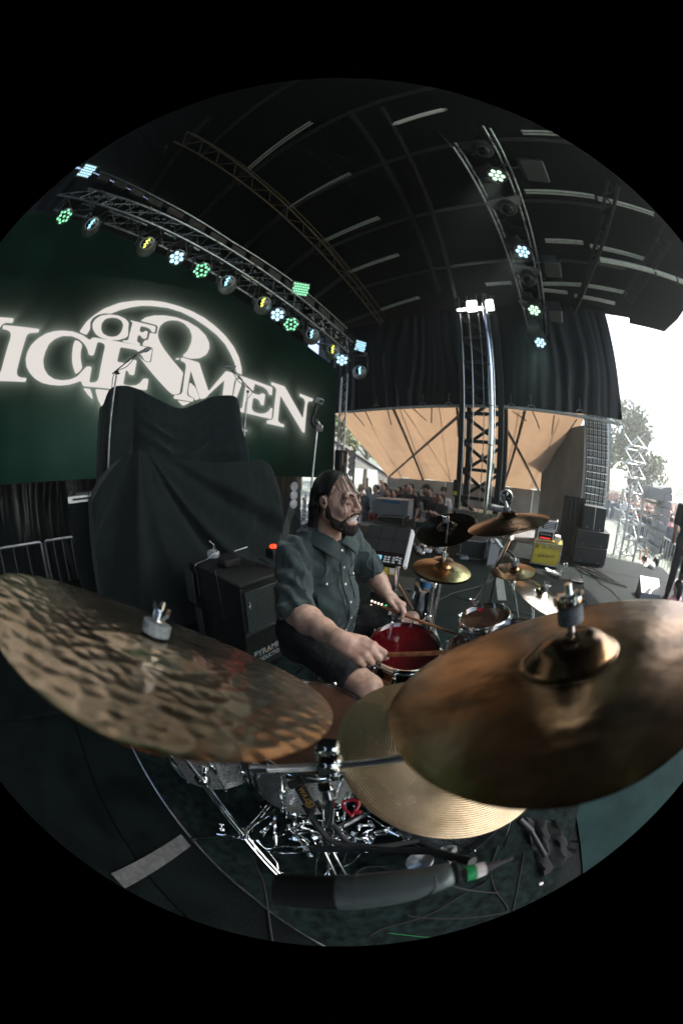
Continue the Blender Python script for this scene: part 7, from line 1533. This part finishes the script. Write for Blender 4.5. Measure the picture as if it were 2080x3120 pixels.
# trees
def leafm(name, c, c2): return mat(name, c, .6, 0, .3, noise=.5, nscale=.6, col2=c2)
leafm('leaf_a', (.045, .075, .025), (.10, .14, .045)); leafm('leaf_b', (.09, .11, .04), (.17, .18, .08)); mat('bark', (.09, .065, .045), .9, noise=.4, nscale=6, bump=.6, bscale=20)
def tree(label, x, y, hgt, rad, m, seed, n=1500, name='leafy_tree', cb=.35, ls=.16, group='trees beyond the stage'):
    rn = random.Random(seed); t = thing(name, label, 'tree', (x, y, GZ), group=group)
    g = MB(); top = Vector((x + rn.uniform(-.3, .3), y + rn.uniform(-.3, .3), GZ + hgt * .8)); g.path([(x, y, GZ - .1), (x + .05, y, GZ + hgt * .35), tuple(top)], [hgt * .028, hgt * .02, hgt * .006], 8)
    cl = []
    for k in range(11):
        a = rn.uniform(0, 6.28); z = GZ + hgt * rn.uniform(cb, .8); st = Vector((x, y, z - hgt * .08)); en = Vector((x + rad * .75 * math.cos(a) * rn.uniform(.4, 1), y + rad * .75 * math.sin(a) * rn.uniform(.4, 1), z + hgt * rn.uniform(.02, .15))); g.path([st, st.lerp(en, .5) + Vector((0, 0, .1)), en], [hgt * .010, hgt * .006, .01], 5); cl.append((en, rad * rn.uniform(.3, .52)))
    cl.append((top, rad * .45)); g.build('trunk', 'bark', t)
    g = MB()
    for k in range(n):
        c, r_ = rn.choice(cl); v = Vector((rn.gauss(0, 1), rn.gauss(0, 1), rn.gauss(0, .8))).normalized() * r_ * rn.random() ** .4; p = c + v; q = Euler((rn.uniform(-1, 1), rn.uniform(-1, 1), rn.uniform(0, 6.28))).to_matrix(); s = ls * rn.uniform(.6, 1.5)
        g.poly([p + q @ Vector((-s, 0, 0)), p + q @ Vector((0, -s * .5, .02)), p + q @ Vector((s, 0, 0)), p + q @ Vector((0, s * .5, .03))])
    g.build('crown', m, t)
tree('tree with sunlit pale leaves seen through the tent opening, nearer one', 15, 14.3, 5.5, 2.2, 'leaf_b', 3, 1500); tree('tree with pale leaves filling the left of the tent opening', 15.5, 17.2, 6.5, 2.6, 'leaf_b', 4, 1500); tree('dark tree behind the pale ones in the tent opening', 22, 19, 8, 3.2, 'leaf_a', 5, 1500); tree('tall tree just right of the tent opening post', 20, 14.5, 7, 2.6, 'leaf_b', 15, 1300)
tree('large dark tree beside the side video wall', 30, -8.2, 11.5, 3.6, 'leaf_a', 6, 3200, ls=.24); tree('paler tree top behind the side video wall', 36, -6.8, 14, 4.2, 'leaf_a', 7, 3000, ls=.28); tree('low round tree right of the large dark tree', 34, -11.6, 7, 3.2, 'leaf_a', 8, 2000, ls=.24)
for k in range(9): tree('distant tree in the far tree line behind the audience', 92 + 6 * math.sin(k * 2.1), -48 - k * 9.5, 8 + 2 * math.sin(k * 1.7), 5.0, 'leaf_a', 20 + k, 420, ls=.7, group='far tree line')
# vendor tents
mat('tent_white', (.7, .69, .66), .7)
for k, (x, y, s) in enumerate(((34, -12.4, 3.4), (60, -27, 4), (64, -33, 4), (58, -38, 4))):
    t = thing('vendor_tent', ('white peaked vendor tent beside the large dark tree', 'white vendor tent far behind the audience, left one', 'white vendor tent far behind the audience, middle one', 'white vendor tent far behind the audience, right one')[k], 'tent', (x, y, GZ)); g = MB(); b = [(x - s / 2, y - s / 2, GZ + 2.3), (x + s / 2, y - s / 2, GZ + 2.3), (x + s / 2, y + s / 2, GZ + 2.3), (x - s / 2, y + s / 2, GZ + 2.3)]; ap_ = (x, y, GZ + 3.6)
    for i in range(4): g.poly([b[i], b[(i + 1) % 4], ap_]); g.poly([b[i], b[(i + 1) % 4], (b[(i + 1) % 4][0], b[(i + 1) % 4][1], GZ + 2.0), (b[i][0], b[i][1], GZ + 2.0)])
    g.build('roof', 'tent_white', t, smooth=False)
    for p in b: g = MB(); g.tube((p[0], p[1], GZ), p, .04, 6); g.build('post', 'scaffold', t)
# ---------------- people ----------------
SK = ['skin', mat('skin_tan', (.36, .20, .13), .55).name]
CLO = {'black': (.012, .012, .013), 'white': (.68, .67, .64), 'grey': (.22, .22, .21), 'red': (.38, .03, .03), 'blue': (.05, .10, .22), 'jeans': (.06, .09, .14), 'tan': (.35, .26, .17), 'pink': (.55, .25, .28)}
for k, v in CLO.items(): mat('cloth_' + k + '_p', v, .8, noise=.2, nscale=9)
def figure(pose):
    root = bpy.data.objects.new('person', None); COL.objects.link(root); vx = .02
    s = SDF((-.65, -.5, -.02), (.65, .5, 2.1), vx)
    s.ell((0, -.01, 1.62), (.078, .095, .115), .02); s.cap((0, .01, 1.5), (0, .01, 1.42), .055, .06, .03)
    arms = {'down': [((.20, 0, 1.38), (.25, .02, 1.10), (.25, -.06, .86)), ((-.20, 0, 1.38), (-.25, .02, 1.10), (-.25, -.06, .86))], 'up': [((.20, 0, 1.40), (.33, -.02, 1.62), (.25, -.08, 1.86)), ((-.20, 0, 1.40), (-.33, -.02, 1.62), (-.26, -.1, 1.88))], 'phone': [((.20, 0, 1.38), (.22, -.10, 1.12), (.07, -.30, 1.25)), ((-.20, 0, 1.38), (-.22, -.08, 1.12), (-.06, -.30, 1.22))]}[pose]
    for a in arms: s.cap(a[0], a[1], .052, .044, .03); s.cap(a[1], a[2], .043, .032, .02); s.ell(a[2], (.045, .04, .05), .02)
    for k in (-1, 1): s.cap((.10 * k, 0, .5), (.11 * k, .0, .08), .058, .045, .03)
    s.ell((0, 0, 1.2), (.15, .09, .26), .05); s.cap((-.16, 0, 1.38), (.16, 0, 1.38), .05, .05, .05); s.ell((0, 0, .92), (.13, .09, .14), .05)
    for k in (-1, 1): s.cap((.09 * k, 0, .9), (.10 * k, 0, .5), .07, .06, .04)
    b = sdf_obj(s, 'body', 'skin', root)
    s = SDF((-.6, -.4, .7), (.6, .4, 1.7), vx); s.ell((0, 0, 1.22), (.19, .125, .27), .05); s.cap((-.17, 0, 1.39), (.17, 0, 1.39), .07, .07, .05); s.ell((0, 0, .95), (.175, .125, .12), .05)
    for a in arms: s.cap(a[0], lerp(a[0], a[1], .75), .078, .068, .04)
    sh_ = sdf_obj(s, 'shirt', 'cloth_black_p', root, lambda V: .012 * nz3(V, 9))
    s = SDF((-.35, -.3, .0), (.35, .3, 1.05), vx)
    for k in (-1, 1): s.cap((.095 * k, 0, .9), (.11 * k, 0, .12), .095, .065, .04); s.cap((.11 * k, .03, .045), (.115 * k, -.12, .04), .05, .04, .03)
    s.cap((-.08, 0, .93), (.08, 0, .93), .11, .11, .04); sdf_obj(s, 'trousers', 'cloth_black_p', root, lambda V: .010 * nz3(V, 8))
    s = SDF((-.2, -.25, 1.3), (.2, .25, 1.85), .016); s.ell((0, .015, 1.655), (.088, .10, .098), .02); s.ell((0, -.10, 1.60), (.065, .06, .075), .02, cut=True)
    if pose != 'up': s.cap((0, .07, 1.60), (0, .075, 1.45), .065, .05, .03)
    sdf_obj(s, 'hair', 'hair_wet', root, lambda V: .006 * nz3(V, 30)); return root
FIG = {k: figure(k) for k in ('down', 'up', 'phone')}
USED = set()
def slotmat(o, m): o.material_slots[0].link = 'OBJECT'; o.material_slots[0].material = M[m]
def person(label, pos, face, pose, shirt, trousers, hair='hair_wet', skin='skin', hgt=1.75, hat=None, group=None, extra=None):
    r = FIG[pose] if pose not in USED else copy_tree(FIG[pose]); USED.add(pose)
    r.location = pos; k = hgt / 1.75; r.scale = (k, k, k); r.rotation_euler = (0, 0, face); tag(r, label, 'person', group)
    if 'group' in r.keys() and not group: del r['group']
    for c in r.children:
        b = c.name.split('.')[0]
        if b == 'shirt': slotmat(c, shirt)
        if b == 'trousers': slotmat(c, trousers)
        if b == 'hair': slotmat(c, hair)
        if b == 'body': slotmat(c, skin)
    if hat:
        g = MB(); g.lathe([(.098, 1.69), (.10, 1.74), (.06, 1.79), (.001, 1.80)], (0, .01, 0), (0, 0, 1), 14); g.poly([(-.08, -.07, 1.69), (.08, -.07, 1.69), (.06, -.2, 1.675), (-.06, -.2, 1.675)], (0, 0, .012)); g.build('cap', hat, r, local=True)
    return r
for pz in ('down', 'up', 'phone'): pass
def at_head(p, z): return p
BK = 'people watching from the tent'
back = [('blonde woman in black top and pale skirt seen from behind at the tent opening', (7.722,5.709,0.5), 1.2, 'down', 'cloth_tan_p', 'cloth_white_p', 'cloth_tan_p', 1.68, None),
 ('dark haired woman in black standing beside the blonde woman', (7.345,5.182,0.5), -1.9, 'down', 'cloth_black_p', 'cloth_black_p', 'hair_wet', 1.66, None),
 ('man in light grey shirt with both arms raised beside the mixing desk', (7.276,4.868,0.52), -1.7, 'up', 'cloth_grey_p', 'cloth_red_p', 'hair_wet', 1.76, None),
 ('person in dark clothes behind the left end of the mixing desk', (7.744,4.893,0.62), -1.6, 'down', 'cloth_black_p', 'cloth_black_p', 'hair_wet', 1.80, None),
 ('person in red top behind the mixing desk', (7.25,4.421,0.52), -1.6, 'down', 'cloth_red_p', 'cloth_jeans_p', 'hair_wet', 1.70, None),
 ('short person in pink behind the mixing desk', (7.457,4.364,0.48), -1.5, 'phone', 'cloth_pink_p', 'cloth_black_p', 'hair_wet', 1.66, None),
 ('person with dark hair between the pink top and the bearded man', (7.86,4.426,0.52), -1.6, 'down', 'cloth_black_p', 'cloth_jeans_p', 'hair_wet', 1.72, None),
 ('bearded man in black right of the mixing desk middle', (7.847,4.218,0.58), -1.7, 'down', 'cloth_black_p', 'cloth_black_p', 'hair_wet', 1.80, None),
 ('tallest curly haired person at the back of the crowd', (7.595,3.923,0.66), -1.6, 'down', 'cloth_black_p', 'cloth_jeans_p', 'hair_wet', 1.88, None),
 ('woman with long hair right of the curly haired person', (7.73,3.792,0.48), -1.8, 'down', 'cloth_grey_p', 'cloth_black_p', 'hair_wet', 1.66, None),
 ('big man in black cap and black shirt nearest in the backstage crowd', (8.017,3.621,0.5), -1.9, 'down', 'cloth_black_p', 'cloth_jeans_p', 'hair_wet', 1.82, 'cloth_black_p'),
 ('person half hidden behind the big man in the black cap', (8.031,3.508,0.6), -1.6, 'down', 'cloth_black_p', 'cloth_black_p', 'hair_wet', 1.78, None),
 ('man in a dark cap to the left behind the big man', (8.162,3.73,0.62), -1.6, 'down', 'cloth_grey_p', 'cloth_black_p', 'hair_wet', 1.80, 'cloth_black_p'),
 ('person in black filming with a phone, left of two', (7.715,3.187,0.44), -1.8, 'phone', 'cloth_black_p', 'cloth_black_p', 'hair_wet', 1.68, None),
 ('person in black filming with a phone, right of two', (7.645,2.981,0.44), -2.0, 'phone', 'cloth_black_p', 'cloth_blue_p', 'hair_wet', 1.68, None),
 ('man in white shirt and dark cap at the right of the backstage crowd', (8.666,3.337,0.55), -1.5, 'down', 'cloth_white_p', 'cloth_black_p', 'hair_wet', 1.76, 'cloth_black_p')]
for i, (lb, hp, fc, ps, sh_, tr_, hr_, hg, hat) in enumerate(back): person(lb, (hp[0], hp[1], GZ), fc, ps, sh_, tr_, hr_, SK[i % 3 == 1], hg, hat, BK)
FR = 'security and fans at the front barrier'
front = [('man in black shirt with light cap standing below the stage front', (6.6,-2.749,-0.064), 2.6, 'down', 'cloth_black_p', 'cloth_black_p', 1.78, 'cloth_white_p'), ('man in dark shirt left of the light capped man below the stage', (7.6,-2.746,-0.285), 2.9, 'down', 'cloth_grey_p', 'cloth_black_p', 1.74, 'cloth_white_p'), ('fan with raised arms just behind the front barrier', (8.6,-3.253,-0.265), 2.4, 'up', 'cloth_white_p', 'cloth_jeans_p', 1.72, None), ('fan in pale shirt behind the capped man at the barrier', (7.8,-3.354,-0.104), 2.5, 'down', 'cloth_tan_p', 'cloth_jeans_p', 1.72, None), ('fan in pink at the right picture edge below the stage', (4.6,-2.624,0.233), 2.2, 'down', 'cloth_pink_p', 'cloth_jeans_p', 1.7, None)]
for i, (lb, hp, fc, ps, sh_, tr_, hg, hat) in enumerate(front): person(lb, (hp[0], hp[1], hp[2] - hg * .925), fc, ps, sh_, tr_, 'hair_wet', SK[i % 2], hg, hat, FR)
gp_ = (4.703,-2.59,0.0)
person('tall dark figure with long hair on the stage edge at the far right', (gp_[0], gp_[1], 0.0), 1.2, 'down', 'cloth_black_p', 'cloth_black_p', 'hair_wet', 'skin', 1.72)
# front barrier
b0_, b1_ = (7.4,-2.611,-0.261), (6.2,-2.957,0.121)
t = thing('crowd_barrier', 'steel barrier between the stage front and the audience', 'barrier', (6, -4.6, GZ)); y_ = -4.9
g = MB(); g.tube((2.5, y_, .15), (22, y_, .15), .03, 8); g.tube((2.5, y_, -.8), (22, y_, -.8), .025, 6); g.build('rail', 'barrier_galv', t)
for k in range(60): x = 2.6 + k * .32; g = MB(); g.tube((x, y_, -.85), (x, y_, .15), .014, 5); g.build('bar', 'barrier_galv', t)
# the audience as a mass
g = MB(); fm = []; rn = random.Random(77); mats_ = ['cloth_black_p', 'cloth_white_p', 'cloth_grey_p', 'cloth_red_p', 'cloth_tan_p', 'cloth_jeans_p', 'skin', 'hair_wet', 'cloth_pink_p']
def crowd_fig(x, y, k, arm):
    s_ = 1.55 + .3 * rn.random(); c_ = rn.choice((0, 0, 1, 1, 1, 2, 3, 4, 5, 8)); a = rn.uniform(0, 6.28)
    n0 = len(g.f); g.lathe([(.10, .75 * s_ * .95), (.19, .95 * s_ * .8), (.21, 1.3 * s_ * .6), (.12, .86 * s_)], (x, y, GZ), (0, 0, 1), 6); fm.extend([c_] * (len(g.f) - n0))
    n0 = len(g.f); g.lathe([(.10, 0), (.15, .75 * s_)], (x, y, GZ), (0, 0, 1), 5); fm.extend([5] * (len(g.f) - n0))
    n0 = len(g.f); g.ball((x, y, GZ + s_ * .94), .105, 5); fm.extend([6 if rn.random() < .5 else 7] * (len(g.f) - n0))
    if arm:
        n0 = len(g.f)
        for q in (-1, 1): g.path([(x + q * .2 * math.cos(a), y + q * .2 * math.sin(a), GZ + s_ * .82), (x + q * .28 * math.cos(a), y + q * .28 * math.sin(a), GZ + s_ * 1.0), (x + q * .22 * math.cos(a), y + q * .22 * math.sin(a), GZ + s_ * 1.18)], .045, 4)
        fm.extend([6] * (len(g.f) - n0))
cnt = 0
while cnt < 2600:
    d = 6.5 + 75 * rn.random() ** 1.5; a = R(rn.uniform(-62, -9)); x, y = d * math.cos(a), d * math.sin(a)
    if y > -5.3 or (x > 9.5 and x < 13 and y > -6.5 and y < -3): continue
    crowd_fig(x, y, 1, rn.random() < .25); cnt += 1
ob = g.build('audience_crowd', mats_[0], None, smooth=True); ob['kind'] = 'stuff'
for m_ in mats_[1:]: ob.data.materials.append(M[m_])
ob.data.polygons.foreach_set('material_index', fm)

# ================= summer haze and stage smoke in the air =================
hm = bpy.data.materials.new('haze'); hm.use_nodes = True; n = hm.node_tree; n.nodes.remove(n.nodes['Principled BSDF'])
pv = n.nodes.new('ShaderNodeVolumePrincipled'); pv.inputs['Color'].default_value = (.89, .93, .90, 1); pv.inputs['Density'].default_value = .0042; pv.inputs['Anisotropy'].default_value = .6
n.links.new(pv.outputs[0], n.nodes['Material Output'].inputs['Volume'])
g = MB(); g.box((45, -25, 7.5), (130, 130, 21)); hz = g.build('haze', hm, None, smooth=False); hz['kind'] = 'stuff'
SC.cycles.volume_bounces = 1; SC.cycles.volume_step_rate = 4
